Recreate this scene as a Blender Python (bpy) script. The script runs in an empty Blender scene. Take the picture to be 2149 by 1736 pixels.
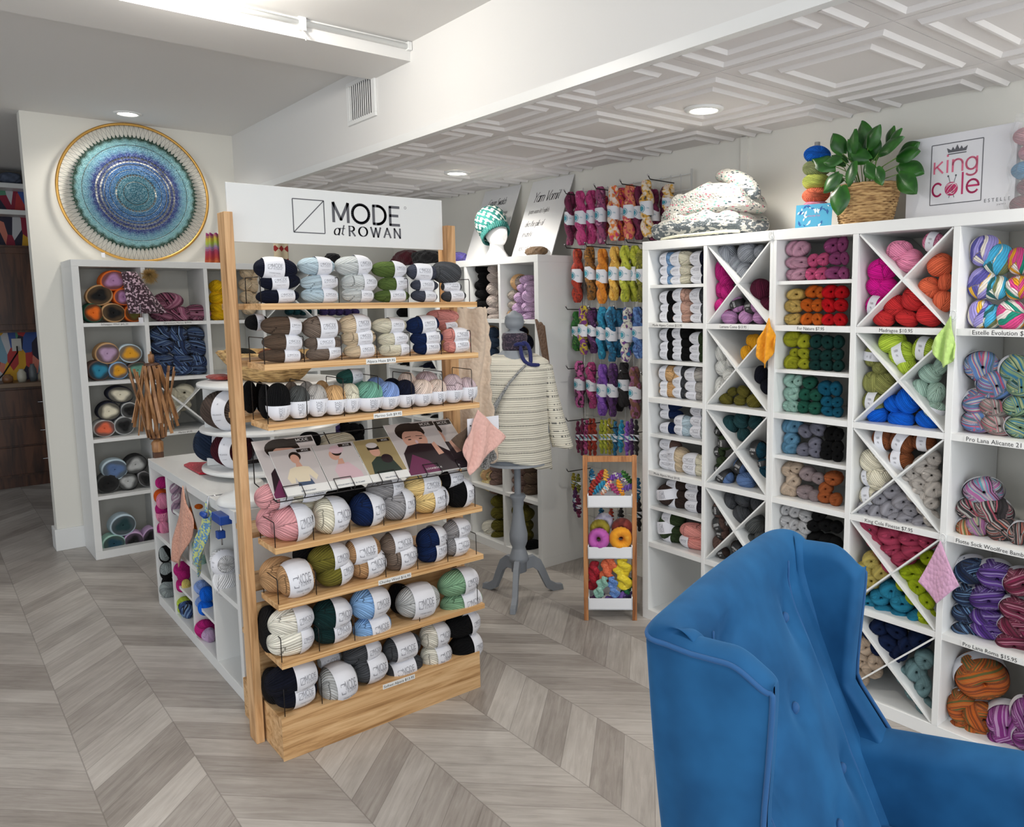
import bpy, math, random
import numpy as np
from mathutils import Vector, Matrix
random.seed(7)
SC = bpy.context.scene
COLL = SC.collection
# ------------------------------------------------------------------ camera
cam_d = bpy.data.cameras.new('camera'); cam = bpy.data.objects.new('camera', cam_d); COLL.objects.link(cam)
YAW, PITCH, ROLL, CH = 0.8625, 0.1202, -0.0092, 1.5467
FPX, PCX, PCY = 1656.46, 1229.34, 833.10
fw = Vector((-math.sin(YAW)*math.cos(PITCH), math.cos(YAW)*math.cos(PITCH), -math.sin(PITCH)))
rt = Vector((math.cos(YAW), math.sin(YAW), 0)); up = rt.cross(fw)
r2 = rt*math.cos(ROLL)+up*math.sin(ROLL); u2 = -rt*math.sin(ROLL)+up*math.cos(ROLL)
m = Matrix((r2, u2, -fw)).transposed().to_4x4(); m.translation = (0, 0, CH); cam.matrix_world = m
cam_d.sensor_fit = 'HORIZONTAL'; cam_d.sensor_width = 36; cam_d.lens = FPX*36/2149
cam_d.shift_x = (1074.5-PCX)/2149; cam_d.shift_y = (PCY-868)/2149; cam_d.clip_start = .02
SC.camera = cam
# ------------------------------------------------------------------ world, exposure, lights
SC.view_settings.view_transform = 'Standard'; SC.view_settings.look = 'None'
SC.view_settings.gamma = 1; SC.view_settings.use_curve_mapping = False
SC.view_settings.exposure = 0.55
W = bpy.data.worlds.new('daylight'); SC.world = W; W.use_nodes = True
W.node_tree.nodes['Background'].inputs[0].default_value = (.86, .93, 1, 1)
W.node_tree.nodes['Background'].inputs[1].default_value = 0.42
def area(name, loc, rot, sx, sy, power, col=(1, 1, 1), shape='RECTANGLE'):
    l = bpy.data.lights.new(name, 'AREA'); l.shape = shape; l.size = sx; l.size_y = sy; l.energy = power; l.color = col
    o = bpy.data.objects.new(name, l); o.location = loc; o.rotation_euler = rot; COLL.objects.link(o); return o
area('added_front_fill', (2.6, .6, 1.5), (0, math.radians(90), 0), 2.2, 4.0, 72, (.93, .97, 1))  # added soft light behind the camera
area('added_side_fill', (-1.5, -3.0, 1.6), (math.radians(90), 0, 0), 4.5, 2.0, 34, (.95, .97, 1))  # added fill panel out of view, there is no side window
LAMPS = [(-4.05, 2.50, 2.295, 11), (-2.14, 2.46, 2.295, 8), (-5.60, 1.136, 2.712, 8), (-2.98, .85, 2.712, 18), (-.9, .5, 2.712, 18), (-.4, 2.45, 2.295, 12)]  # first three lamps are in view, the last three are assumed
# ------------------------------------------------------------------ colour + materials
def lin(c):
    return tuple(((v/255)/12.92 if v/255 <= .04045 else ((v/255+.055)/1.055)**2.4) for v in c)
def rgba(c): return (*lin(c), 1)
MC = {}
def newmat(name):
    m = bpy.data.materials.new(name); m.use_nodes = True
    return m, m.node_tree, m.node_tree.nodes['Principled BSDF']
def mat(name, c, rough=.6, metal=0, emit=0, bump=0, bscale=200, sheen=0, spec=None, trans=0):
    if name in MC: return MC[name]
    m, nt, p = newmat(name)
    p.inputs['Base Color'].default_value = rgba(c); p.inputs['Roughness'].default_value = rough; p.inputs['Metallic'].default_value = metal
    if spec is not None: p.inputs['Specular IOR Level'].default_value = spec
    if trans: p.inputs['Transmission Weight'].default_value = trans
    if emit: p.inputs['Emission Color'].default_value = rgba(c); p.inputs['Emission Strength'].default_value = emit
    if sheen: p.inputs['Sheen Weight'].default_value = sheen
    if bump:
        t = nt.nodes.new('ShaderNodeTexNoise'); t.inputs['Scale'].default_value = bscale
        co = nt.nodes.new('ShaderNodeTexCoord'); nt.links.new(co.outputs['Object'], t.inputs['Vector'])
        b = nt.nodes.new('ShaderNodeBump'); b.inputs['Strength'].default_value = bump; b.inputs['Distance'].default_value = .002
        nt.links.new(t.outputs[0], b.inputs['Height']); nt.links.new(b.outputs[0], p.inputs['Normal'])
    MC[name] = m; return m
class N:
    def __init__(s, nt): s.nt = nt
    def n(s, t, **k):
        x = s.nt.nodes.new(t)
        for a, b in k.items(): setattr(x, a, b)
        return x
    def l(s, a, b): s.nt.links.new(a, b)
    def m(s, op, a, b=None, c=None):
        x = s.nt.nodes.new('ShaderNodeMath'); x.operation = op
        for i, v in enumerate((a, b, c)):
            if v is None: continue
            if isinstance(v, (int, float)): x.inputs[i].default_value = v
            else: s.nt.links.new(v, x.inputs[i])
        return x.outputs[0]
    def mix(s, f, a, b, bt='MIX'):
        x = s.nt.nodes.new('ShaderNodeMix'); x.data_type = 'RGBA'; x.blend_type = bt
        for i, v in ((0, f), (6, a), (7, b)):
            if isinstance(v, (int, float)): x.inputs[i].default_value = v
            elif isinstance(v, tuple): x.inputs[i].default_value = v
            else: s.nt.links.new(v, x.inputs[i])
        return x.outputs[2]
    def ramp(s, f, stops, interp='LINEAR'):
        x = s.nt.nodes.new('ShaderNodeValToRGB'); x.color_ramp.interpolation = interp
        e = x.color_ramp.elements
        while len(e) < len(stops): e.new(.5)
        for i, (p, c) in enumerate(stops): e[i].position = p; e[i].color = c
        s.nt.links.new(f, x.inputs[0]); return x.outputs[0]
# ---- yarn: colour of each ball is its object colour, strands are real relief in the mesh
def strand_bump(k, p, d=.0035):
    a = k.n('ShaderNodeAttribute', attribute_name='phase'); co = k.n('ShaderNodeTexCoord'); t = k.n('ShaderNodeTexNoise'); t.inputs['Scale'].default_value = 26; t.inputs['Detail'].default_value = 3
    k.l(co.outputs['Object'], t.inputs['Vector']); h = k.m('ABSOLUTE', k.m('SINE', k.m('MULTIPLY', a.outputs['Fac'], math.pi)))
    b = k.n('ShaderNodeBump'); b.inputs['Strength'].default_value = .9; b.inputs['Distance'].default_value = d
    k.l(k.m('ADD', h, k.m('MULTIPLY', t.outputs[0], .5)), b.inputs['Height']); k.l(b.outputs[0], p.inputs['Normal'])
def make_yarn():
    m, nt, p = newmat('yarn'); k = N(nt)
    oi = k.n('ShaderNodeObjectInfo'); at = k.n('ShaderNodeAttribute', attribute_name='strand')
    wn = k.n('ShaderNodeTexWhiteNoise', noise_dimensions='1D'); k.l(k.m('FLOOR', at.outputs['Fac']), wn.inputs['W'])
    f = k.m('ADD', k.m('MULTIPLY', wn.outputs['Value'], .34), .83)
    hs = k.n('ShaderNodeHueSaturation'); hs.inputs['Saturation'].default_value = 1.0; k.l(f, hs.inputs['Value']); k.l(oi.outputs['Color'], hs.inputs['Color'])
    k.l(hs.outputs[0], p.inputs['Base Color']); p.inputs['Roughness'].default_value = .85
    p.inputs['Sheen Weight'].default_value = .02; p.inputs['Specular IOR Level'].default_value = .12
    strand_bump(k, p)
    return m
def make_multi():
    m, nt, p = newmat('variegated_yarn'); k = N(nt)
    oi = k.n('ShaderNodeObjectInfo'); at = k.n('ShaderNodeAttribute', attribute_name='strand')
    co = k.n('ShaderNodeTexCoord'); no = k.n('ShaderNodeTexNoise'); no.inputs['Scale'].default_value = 2.2; no.inputs['Detail'].default_value = 1
    k.l(co.outputs['Object'], no.inputs['Vector'])
    w = k.m('ADD', k.m('MULTIPLY', at.outputs['Fac'], .55), k.m('ADD', k.m('MULTIPLY', no.outputs[0], 1.3), k.m('MULTIPLY', oi.outputs['Random'], 9)))
    wn = k.n('ShaderNodeTexWhiteNoise', noise_dimensions='1D'); k.l(k.m('FLOOR', w), wn.inputs['W'])
    v = wn.outputs['Value']; col = oi.outputs['Color']
    for i, th in ((2, .35), (3, .6), (4, .8)):
        a = k.n('ShaderNodeAttribute', attribute_type='OBJECT', attribute_name='c%d' % i)
        col = k.mix(k.m('GREATER_THAN', v, th), col, a.outputs['Color'])
    k.l(col, p.inputs['Base Color']); p.inputs['Roughness'].default_value = .85; p.inputs['Sheen Weight'].default_value = .1
    p.inputs['Specular IOR Level'].default_value = .2; strand_bump(k, p)
    return m
def make_dyed():
    m, nt, p = newmat('hand_dyed_yarn'); k = N(nt)
    oi = k.n('ShaderNodeObjectInfo'); co = k.n('ShaderNodeTexCoord')
    at = k.n('ShaderNodeAttribute', attribute_name='strand')
    wn = k.n('ShaderNodeTexWhiteNoise', noise_dimensions='1D'); k.l(k.m('FLOOR', at.outputs['Fac']), wn.inputs['W'])
    mp = k.n('ShaderNodeMapping'); k.l(co.outputs['Object'], mp.inputs['Vector'])
    cb = k.n('ShaderNodeCombineXYZ'); k.l(k.m('MULTIPLY', oi.outputs['Random'], 30), cb.inputs[0]); k.l(cb.outputs[0], mp.inputs['Location'])
    no = k.n('ShaderNodeTexNoise'); no.inputs['Scale'].default_value = 11; no.inputs['Detail'].default_value = 1.5
    k.l(mp.outputs[0], no.inputs['Vector']); col = oi.outputs['Color']
    v = k.m('ADD', no.outputs[0], k.m('MULTIPLY', wn.outputs['Value'], .06))
    for i, th in ((2, .50), (3, .62), (4, .38)):
        a = k.n('ShaderNodeAttribute', attribute_type='OBJECT', attribute_name='c%d' % i)
        s = k.m('SMOOTH_MIN', 1.0, k.m('MAXIMUM', k.m('MULTIPLY', k.m('SUBTRACT', v, th) if i < 4 else k.m('SUBTRACT', th, v), 14), 0), .05)
        col = k.mix(s, col, a.outputs['Color'])
    k.l(col, p.inputs['Base Color']); p.inputs['Roughness'].default_value = .75; p.inputs['Sheen Weight'].default_value = .1
    return m
def make_cake():
    m, nt, p = newmat('gradient_cake_yarn'); k = N(nt)
    oi = k.n('ShaderNodeObjectInfo'); co = k.n('ShaderNodeTexCoord'); s = k.n('ShaderNodeSeparateXYZ'); k.l(co.outputs['Object'], s.inputs[0])
    r = k.m('SQRT', k.m('ADD', k.m('MULTIPLY', s.outputs[0], s.outputs[0]), k.m('MULTIPLY', s.outputs[2], s.outputs[2])))
    ang = k.m('ARCTAN2', s.outputs[2], s.outputs[0])
    lob = k.m('MULTIPLY', k.m('SINE', k.m('ADD', k.m('MULTIPLY', ang, 3), k.m('MULTIPLY', oi.outputs['Random'], 20))), .05)
    lob2 = k.m('MULTIPLY', k.m('SINE', k.m('MULTIPLY', ang, 37)), .012)
    rr = k.m('ADD', k.m('ADD', r, lob), lob2)
    a2 = k.n('ShaderNodeAttribute', attribute_type='OBJECT', attribute_name='c2'); a3 = k.n('ShaderNodeAttribute', attribute_type='OBJECT', attribute_name='c3')
    f1 = k.m('MINIMUM', k.m('MAXIMUM', k.m('MULTIPLY', k.m('SUBTRACT', rr, .22), 7), 0), 1)
    f2 = k.m('MINIMUM', k.m('MAXIMUM', k.m('MULTIPLY', k.m('SUBTRACT', r, .425), 22), 0), 1)
    col = k.mix(f2, k.mix(f1, a2.outputs['Color'], a3.outputs['Color']), oi.outputs['Color'])
    k.l(col, p.inputs['Base Color']); p.inputs['Roughness'].default_value = .85
    return m
YARN, MULTIY, DYED, CAKE = make_yarn(), make_multi(), make_dyed(), make_cake()
WHITE = mat('white_laminate', (228, 229, 228), .38)
WALL = mat('wall_paint', (226, 224, 216), .85, bump=.05, bscale=60)
CEIL = mat('ceiling_paint', (222, 221, 219), .9)
TILE = mat('ceiling_tile', (224, 221, 220), .75)
PAPER = mat('band_paper', (226, 227, 234), .6)
INK = mat('grey_ink', (92, 92, 98), .7); LINK = mat('pale_grey_ink', (132, 132, 140), .7)
BLACKINK = mat('black_ink', (40, 40, 42), .7)
BLACKP = mat('black_band_paper', (34, 33, 34), .45)
WINK = mat('white_ink', (225, 225, 225), .6)
WIRE = mat('black_wire', (28, 24, 24), .4, metal=.3)
KRAFT = mat('kraft_paper', (190, 150, 104), .7)
def make_floor():
    m, nt, p = newmat('chevron_floor'); k = N(nt)
    g = k.n('ShaderNodeNewGeometry'); s = k.n('ShaderNodeSeparateXYZ'); k.l(g.outputs['Position'], s.inputs[0])
    X, Y = s.outputs[0], s.outputs[1]
    yy = k.m('DIVIDE', k.m('SUBTRACT', Y, .03), .3012)
    row = k.m('FLOOR', yy); fr = k.m('SUBTRACT', yy, row)
    par = k.m('ABSOLUTE', k.m('SUBTRACT', row, k.m('MULTIPLY', k.m('FLOOR', k.m('DIVIDE', row, 2)), 2)))
    sg = k.m('SUBTRACT', k.m('MULTIPLY', par, 2), 1)     # +1: odd rows
    tri = k.m('ADD', k.m('MULTIPLY', k.m('MULTIPLY', sg, fr), .3012), k.m('MULTIPLY', k.m('SUBTRACT', 1, par), .3012))
    u = k.m('DIVIDE', k.m('SUBTRACT', k.m('ADD', X, tri), -.0178), .148)
    ui = k.m('FLOOR', u); uf = k.m('SUBTRACT', u, ui)
    wn = k.n('ShaderNodeTexWhiteNoise', noise_dimensions='2D'); cb = k.n('ShaderNodeCombineXYZ'); k.l(ui, cb.inputs[0]); k.l(row, cb.inputs[1]); k.l(cb.outputs[0], wn.inputs['Vector'])
    # along / across plank coordinates
    al = k.m('SUBTRACT', X, k.m('MULTIPLY', sg, Y)); ac = k.m('ADD', X, k.m('MULTIPLY', sg, Y))
    c2 = k.n('ShaderNodeCombineXYZ'); k.l(k.m('MULTIPLY', al, 2.2), c2.inputs[0]); k.l(k.m('MULTIPLY', ac, 26), c2.inputs[1]); k.l(k.m('MULTIPLY', wn.outputs['Value'], 40), c2.inputs[2])
    n1 = k.n('ShaderNodeTexNoise'); n1.inputs['Scale'].default_value = 1.6; n1.inputs['Detail'].default_value = 6; n1.inputs['Roughness'].default_value = .65; n1.inputs['Distortion'].default_value = .6; k.l(c2.outputs[0], n1.inputs['Vector'])
    n2 = k.n('ShaderNodeTexNoise'); n2.inputs['Scale'].default_value = 5; n2.inputs['Detail'].default_value = 3; k.l(g.outputs['Position'], n2.inputs['Vector'])
    t = k.m('ADD', k.m('MULTIPLY', wn.outputs['Value'], .30), k.m('ADD', k.m('MULTIPLY', n1.outputs[0], .60), k.m('MULTIPLY', n2.outputs[0], .26)))
    col = k.ramp(t, [(.25, rgba((118, 111, 105))), (.45, rgba((152, 145, 139))), (.65, rgba((176, 170, 164))), (.9, rgba((202, 197, 191)))])
    e = k.m('MINIMUM', k.m('MINIMUM', uf, k.m('SUBTRACT', 1, uf)), k.m('MULTIPLY', k.m('MINIMUM', fr, k.m('SUBTRACT', 1, fr)), 2))
    seam = k.m('LESS_THAN', e, .012)
    col = k.mix(k.m('MULTIPLY', seam, .45), col, rgba((96, 90, 84)))
    k.l(col, p.inputs['Base Color']); p.inputs['Roughness'].default_value = .42; p.inputs['Specular IOR Level'].default_value = .4
    b = k.n('ShaderNodeBump'); b.inputs['Strength'].default_value = .12; b.inputs['Distance'].default_value = .001
    k.l(n1.outputs[0], b.inputs['Height']); k.l(b.outputs[0], p.inputs['Normal'])
    return m
def make_wood(name, cols, sc=(1, 9, 9), scale=3, rough=.5, knots=True):
    m, nt, p = newmat(name); k = N(nt); co = k.n('ShaderNodeTexCoord')
    mp = k.n('ShaderNodeMapping'); mp.inputs['Scale'].default_value = sc; k.l(co.outputs['Object'], mp.inputs['Vector'])
    n = k.n('ShaderNodeTexNoise'); n.inputs['Scale'].default_value = scale; n.inputs['Detail'].default_value = 7; n.inputs['Roughness'].default_value = .62; n.inputs['Distortion'].default_value = .8
    k.l(mp.outputs[0], n.inputs['Vector'])
    col = k.ramp(n.outputs[0], [(.34, rgba(cols[0])), (.46, rgba(cols[1])), (.62, rgba(cols[2]))])
    if knots:
        v = k.n('ShaderNodeTexVoronoi'); v.inputs['Scale'].default_value = 1.0
        m2 = k.n('ShaderNodeMapping'); m2.inputs['Scale'].default_value = tuple(x*.55+1.6 for x in sc); k.l(co.outputs['Object'], m2.inputs['Vector']); k.l(m2.outputs[0], v.inputs['Vector'])
        col = k.mix(k.m('MULTIPLY', k.m('LESS_THAN', v.outputs['Distance'], .06), .55), col, rgba((96, 58, 34)))
    k.l(col, p.inputs['Base Color']); p.inputs['Roughness'].default_value = rough
    return m
FLOOR = make_floor()
OAKY = make_wood('oak_along_y', [(160, 118, 72), (202, 158, 108), (224, 186, 138)], (9, .8, 14))
OAKZ = make_wood('oak_along_z', [(158, 114, 70), (198, 152, 104), (222, 180, 132)], (11, 11, .7))
PLY = make_wood('ply_edge', [(148, 100, 56), (204, 156, 100), (232, 196, 146)], (2, .5, 90), 2.2, knots=False)
TEAK = make_wood('cart_wood', [(128, 78, 44), (170, 112, 66), (196, 140, 90)], (14, 14, 1), 3, .5, False)
WALNUT = make_wood('walnut', [(44, 26, 18), (72, 44, 30), (100, 66, 44)], (12, 12, 1), 3, .45, False)
SWIFTW = make_wood('swift_wood', [(96, 62, 36), (142, 98, 60), (178, 132, 88)], (14, 14, 1.2), 3, .4, False)
DARKCAB = make_wood('dark_cabinet', [(44, 26, 18), (66, 40, 28), (92, 58, 40)], (8, 8, 1), 2, .35, False)
def make_knit(name, c1, c2=None, scale=(90, 90, 60), bumpd=.004, c2amt=.0, thresh=.55, nscale=30):
    if name in MC: return MC[name]
    m, nt, p = newmat(name); k = N(nt); co = k.n('ShaderNodeTexCoord')
    mp = k.n('ShaderNodeMapping'); mp.inputs['Scale'].default_value = scale; k.l(co.outputs['Object'], mp.inputs['Vector'])
    v = k.n('ShaderNodeTexVoronoi'); v.inputs['Scale'].default_value = 1; k.l(mp.outputs[0], v.inputs['Vector'])
    col = rgba(c1)
    if c2:
        n = k.n('ShaderNodeTexNoise'); n.inputs['Scale'].default_value = nscale; k.l(co.outputs['Object'], n.inputs['Vector'])
        col = k.mix(k.m('GREATER_THAN', n.outputs[0], thresh), rgba(c1), rgba(c2)); k.l(col, p.inputs['Base Color'])
    else: p.inputs['Base Color'].default_value = col
    p.inputs['Roughness'].default_value = .9; p.inputs['Sheen Weight'].default_value = .15
    b = k.n('ShaderNodeBump'); b.inputs['Strength'].default_value = .9; b.inputs['Distance'].default_value = bumpd; b.invert = True
    k.l(v.outputs['Distance'], b.inputs['Height']); k.l(b.outputs[0], p.inputs['Normal'])
    MC[name] = m; return m
# ------------------------------------------------------------------ mesh helpers
class MB:
    def __init__(s): s.v = []; s.f = []; s.mi = []
    def add(s, v, f, mi=0):
        o = len(s.v); s.v += [tuple(map(float, q)) for q in v]; s.f += [tuple(int(i)+o for i in q) for q in f]; s.mi += [mi]*len(f); return s
    def box(s, x0, x1, y0, y1, z0, z1, mi=0):
        return s.add([(x, y, z) for z in (z0, z1) for y in (y0, y1) for x in (x0, x1)],
            [(0, 2, 3, 1), (4, 5, 7, 6), (0, 1, 5, 4), (2, 6, 7, 3), (0, 4, 6, 2), (1, 3, 7, 5)], mi)
    def prism(s, pts, h0, h1, axis='z', mi=0):      # pts 2-D polygon
        n = len(pts); f3 = {'z': lambda a, b, h: (a, b, h), 'y': lambda a, b, h: (a, h, b), 'x': lambda a, b, h: (h, a, b)}[axis]
        v = [f3(a, b, h0) for a, b in pts]+[f3(a, b, h1) for a, b in pts]
        f = [tuple(range(n))[::-1], tuple(range(n, 2*n))]+[(i, (i+1) % n, n+(i+1) % n, n+i) for i in range(n)]
        return s.add(v, f, mi)
    def tube(s, pts, r, n=8, mi=0, closed=False, cap=True):
        P = [Vector(p) for p in pts]; L = len(P); rs = r if isinstance(r, (list, tuple)) else [r]*L
        v = []; f = []; ref = None
        for i, p in enumerate(P):
            t = (P[(i+1) % L]-P[i-1]) if closed else (P[min(i+1, L-1)]-P[max(i-1, 0)])
            if t.length < 1e-9: t = Vector((0, 0, 1))
            t.normalize()
            if ref is None: ref = Vector((0, 0, 1)) if abs(t.z) < .9 else Vector((1, 0, 0))
            a = t.cross(ref).normalized(); b = t.cross(a).normalized(); ref = -b if False else (a.cross(t)).normalized()
            for j in range(n):
                q = 2*math.pi*j/n; v.append(p+a*math.cos(q)*rs[i]+b*math.sin(q)*rs[i])
        for i in range(L if closed else L-1):
            for j in range(n):
                i2 = (i+1) % L; f.append((i*n+j, i*n+(j+1) % n, i2*n+(j+1) % n, i2*n+j))
        if not closed and cap: f += [tuple(range(n)), tuple(range((L-1)*n, L*n))[::-1]]
        return s.add(v, f, mi)
    def lathe(s, prof, c=(0, 0, 0), n=32, mi=0, axis='z'):
        v = []; f = []
        for r, z in prof:
            for j in range(n):
                q = 2*math.pi*j/n; a, b = r*math.cos(q), r*math.sin(q)
                v.append({'z': (c[0]+a, c[1]+b, c[2]+z), 'y': (c[0]+a, c[1]+z, c[2]+b), 'x': (c[0]+z, c[1]+a, c[2]+b)}[axis])
        for i in range(len(prof)-1):
            for j in range(n): f.append((i*n+j, i*n+(j+1) % n, (i+1)*n+(j+1) % n, (i+1)*n+j))
        return s.add(v, f, mi)
    def grid(s, fn, nu, nv, mi=0, cu=False, cv=False):
        v = [fn(i/(nu if cu else nu-1), j/(nv if cv else nv-1)) for i in range(nu) for j in range(nv)]
        f = [(i*nv+j, ((i+1) % nu)*nv+j, ((i+1) % nu)*nv+(j+1) % nv, i*nv+(j+1) % nv) for i in range(nu if cu else nu-1) for j in range(nv if cv else nv-1)]
        return s.add(v, f, mi)
    def mesh(s, name, mats, smooth=False, fixn=True):
        me = bpy.data.meshes.new(name); me.from_pydata(s.v, [], s.f)
        for q in (mats if isinstance(mats, (list, tuple)) else [mats]): me.materials.append(q)
        me.polygons.foreach_set('material_index', s.mi)
        if smooth: me.polygons.foreach_set('use_smooth', [True]*len(s.f))
        me.validate(); me.update()
        if fixn:
            import bmesh
            bm = bmesh.new(); bm.from_mesh(me); bmesh.ops.recalc_face_normals(bm, faces=bm.faces); bm.to_mesh(me); bm.free()
        return me
    def obj(s, name, mats, parent=None, smooth=False, bevel=0, loc=None, rot=None, solid=0, sub=0, label=None):
        o = bpy.data.objects.new(name, s.mesh(name, mats, smooth)); COLL.objects.link(o)
        if parent: o.parent = parent
        if loc: o.location = loc
        if rot: o.rotation_euler = rot
        if solid: q = o.modifiers.new('t', 'SOLIDIFY'); q.thickness = solid; q.offset = 0
        if bevel: q = o.modifiers.new('b', 'BEVEL'); q.width = bevel; q.segments = 2; q.limit_method = 'ANGLE'
        if sub: q = o.modifiers.new('s', 'SUBSURF'); q.levels = sub; q.render_levels = sub
        if label: o['label'] = label
        return o
def tag(o, label, cat, group=None):
    o['label'] = label; o['category'] = cat
    if group: o['group'] = group
    return o
def struct(o): o['kind'] = 'structure'; return o
def empty(name, loc=(0, 0, 0), rz=0, label=None, cat=None, group=None):
    o = bpy.data.objects.new(name, None); o.empty_display_size = .05; COLL.objects.link(o); o.location = loc; o.rotation_euler = (0, 0, rz)
    if label: tag(o, label, cat, group)
    return o
# ------------------------------------------------------------------ lettering
TC = {}
def text2d(s, size, align='CENTER', sx=1, shear=0):
    key = (s, size, align, sx, shear)
    if key in TC: return TC[key]
    c = bpy.data.curves.new('t', 'FONT'); c.body = s; c.size = size; c.align_x = align; c.align_y = 'CENTER'; c.resolution_u = 2; c.shear = shear; c.fill_mode = 'FRONT'
    o = bpy.data.objects.new('t', c); COLL.objects.link(o); bpy.context.view_layer.update()
    me = bpy.data.meshes.new_from_object(o.evaluated_get(bpy.context.evaluated_depsgraph_get()))
    v = [(q.co.x*sx, q.co.y) for q in me.vertices]; f = [tuple(p.vertices) for p in me.polygons]
    bpy.data.objects.remove(o); bpy.data.curves.remove(c); bpy.data.meshes.remove(me)
    TC[key] = (v, f); return v, f
def arc(cx, cy, rx, ry, a0, a1, n=14):
    return [(cx+rx*math.cos(math.radians(a0+(a1-a0)*i/n)), cy+ry*math.sin(math.radians(a0+(a1-a0)*i/n))) for i in range(n+1)]
# stroke alphabet: (advance, [polylines]) cap height 1, x-height .62
def GL():
    o = lambda x0=.05, w=.5: arc(x0+w/2, .31, w/2, .31, 0, 360, 22)
    g = {
     'M': (.95, [[(.08, 0), (.08, 1), (.47, .12), (.86, 1), (.86, 0)]]), 'O': (1.05, [arc(.52, .5, .46, .5, 0, 360, 30)]),
     'D': (.86, [[(.1, 0), (.1, 1), (.32, 1)]+arc(.32, .5, .46, .5, 90, -90, 18)+[(.1, 0)]]), 'E': (.68, [[(.62, 1), (.1, 1), (.1, 0), (.62, 0)], [(.1, .52), (.54, .52)]]),
     'R': (.76, [[(.1, 0), (.1, 1), (.36, 1)]+arc(.36, .75, .26, .25, 90, -90, 10)+[(.1, .5)], [(.34, .5), (.7, 0)]]),
     'W': (1.16, [[(.03, 1), (.32, 0), (.58, .95), (.84, 0), (1.12, 1)]]), 'A': (.82, [[(.03, 0), (.41, 1), (.79, 0)], [(.17, .35), (.65, .35)]]),
     'N': (.86, [[(.1, 0), (.1, 1), (.76, 0), (.76, 1)]]), 'G': (.88, [arc(.46, .5, .4, .5, 50, 330, 24)+[(.84, .3), (.84, .46), (.56, .46)]]),
     'S': (.64, [arc(.32, .75, .24, .25, 40, 260, 12)+arc(.32, .26, .25, .26, 80, -140, 12)]), 'Y': (.78, [[(.03, 1), (.4, .5), (.76, 1)], [(.4, .5), (.4, 0)]]),
     'V': (.8, [[(.03, 1), (.4, 0), (.77, 1)]]), 'J': (.4, [[(.3, 1), (.3, .1)]+arc(.15, .05, .15, .18, 0, -150, 8)]), 'T': (.7, [[(.02, 1), (.68, 1)], [(.35, 1), (.35, 0)]]), 'L': (.6, [[(.1, 1), (.1, 0), (.56, 0)]]),
     'a': (.62, [o(), [(.55, .62), (.55, 0)]]), 'o': (.62, [o()]), 'e': (.62, [[(.06, .33), (.55, .33)]+arc(.3, .31, .25, .31, 5, 320, 20)]), 'c': (.56, [arc(.3, .31, .25, .31, 45, 315, 18)]),
     'g': (.62, [o(), [(.55, .62), (.55, -.1)]+arc(.3, -.1, .25, .2, 0, -150, 10)]), 'u': (.6, [[(.07, .62), (.07, .25)]+arc(.3, .25, .23, .25, 180, 360, 10)+[(.53, .62)], [(.53, .62), (.53, 0)]]),
     'w': (.82, [[(.03, .62), (.22, 0), (.41, .58), (.6, 0), (.79, .62)]]), 't': (.38, [[(.18, .9), (.18, .12), (.34, .02)], [(.02, .62), (.36, .62)]]),
     'h': (.6, [[(.07, 1), (.07, 0)], [(.07, .35)]+arc(.3, .38, .23, .24, 180, 0, 10)+[(.53, 0)]]), 'n': (.6, [[(.07, .62), (.07, 0)], [(.07, .35)]+arc(.3, .38, .23, .24, 180, 0, 10)+[(.53, 0)]]),
     'r': (.4, [[(.07, .62), (.07, 0)], [(.07, .35)]+arc(.27, .38, .2, .24, 180, 60, 8)]), 'm': (.92, [[(.07, .62), (.07, 0)], [(.07, .35)]+arc(.27, .4, .19, .22, 180, 0, 8)+[(.46, 0)], [(.46, .35)]+arc(.66, .4, .19, .22, 180, 0, 8)+[(.85, 0)]]),
     'i': (.24, [[(.1, .62), (.1, 0)], [(.1, .84), (.1, .9)]]), 'k': (.56, [[(.07, 1), (.07, 0)], [(.5, .62), (.09, .26)], [(.22, .38), (.54, 0)]]), 'l': (.2, [[(.09, 1), (.09, 0)]]), 'p': (.62, [o(), [(.06, .62), (.06, -.32)]]),
     'f': (.36, [arc(.28, .82, .14, .17, 60, 180, 6)+[(.14, 0)], [(.01, .6), (.3, .6)]]), 's': (.46, [arc(.24, .47, .17, .15, 40, 260, 9)+arc(.24, .16, .18, .16, 80, -140, 9)]), 'y': (.56, [[(.03, .62), (.28, 0)], [(.53, .62), (.2, -.28), (.06, -.32)]]), 'v': (.56, [[(.03, .62), (.28, 0), (.53, .62)]]),
     ' ': (.34, []), '(': (.3, [arc(.35, .35, .25, .6, 130, 230, 8)]), ')': (.3, [arc(-.05, .35, .25, .6, 50, -50, 8)]), '-': (.36, [[(.04, .3), (.3, .3)]]), '.': (.2, [[(.07, 0), (.07, .05)]]),
     'K': (.7, [[(.08, .62), (.08, 0)], [(.5, .62), (.1, .27)], [(.22, .37), (.54, 0)]])}
    return g
GLY = GL()
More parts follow.
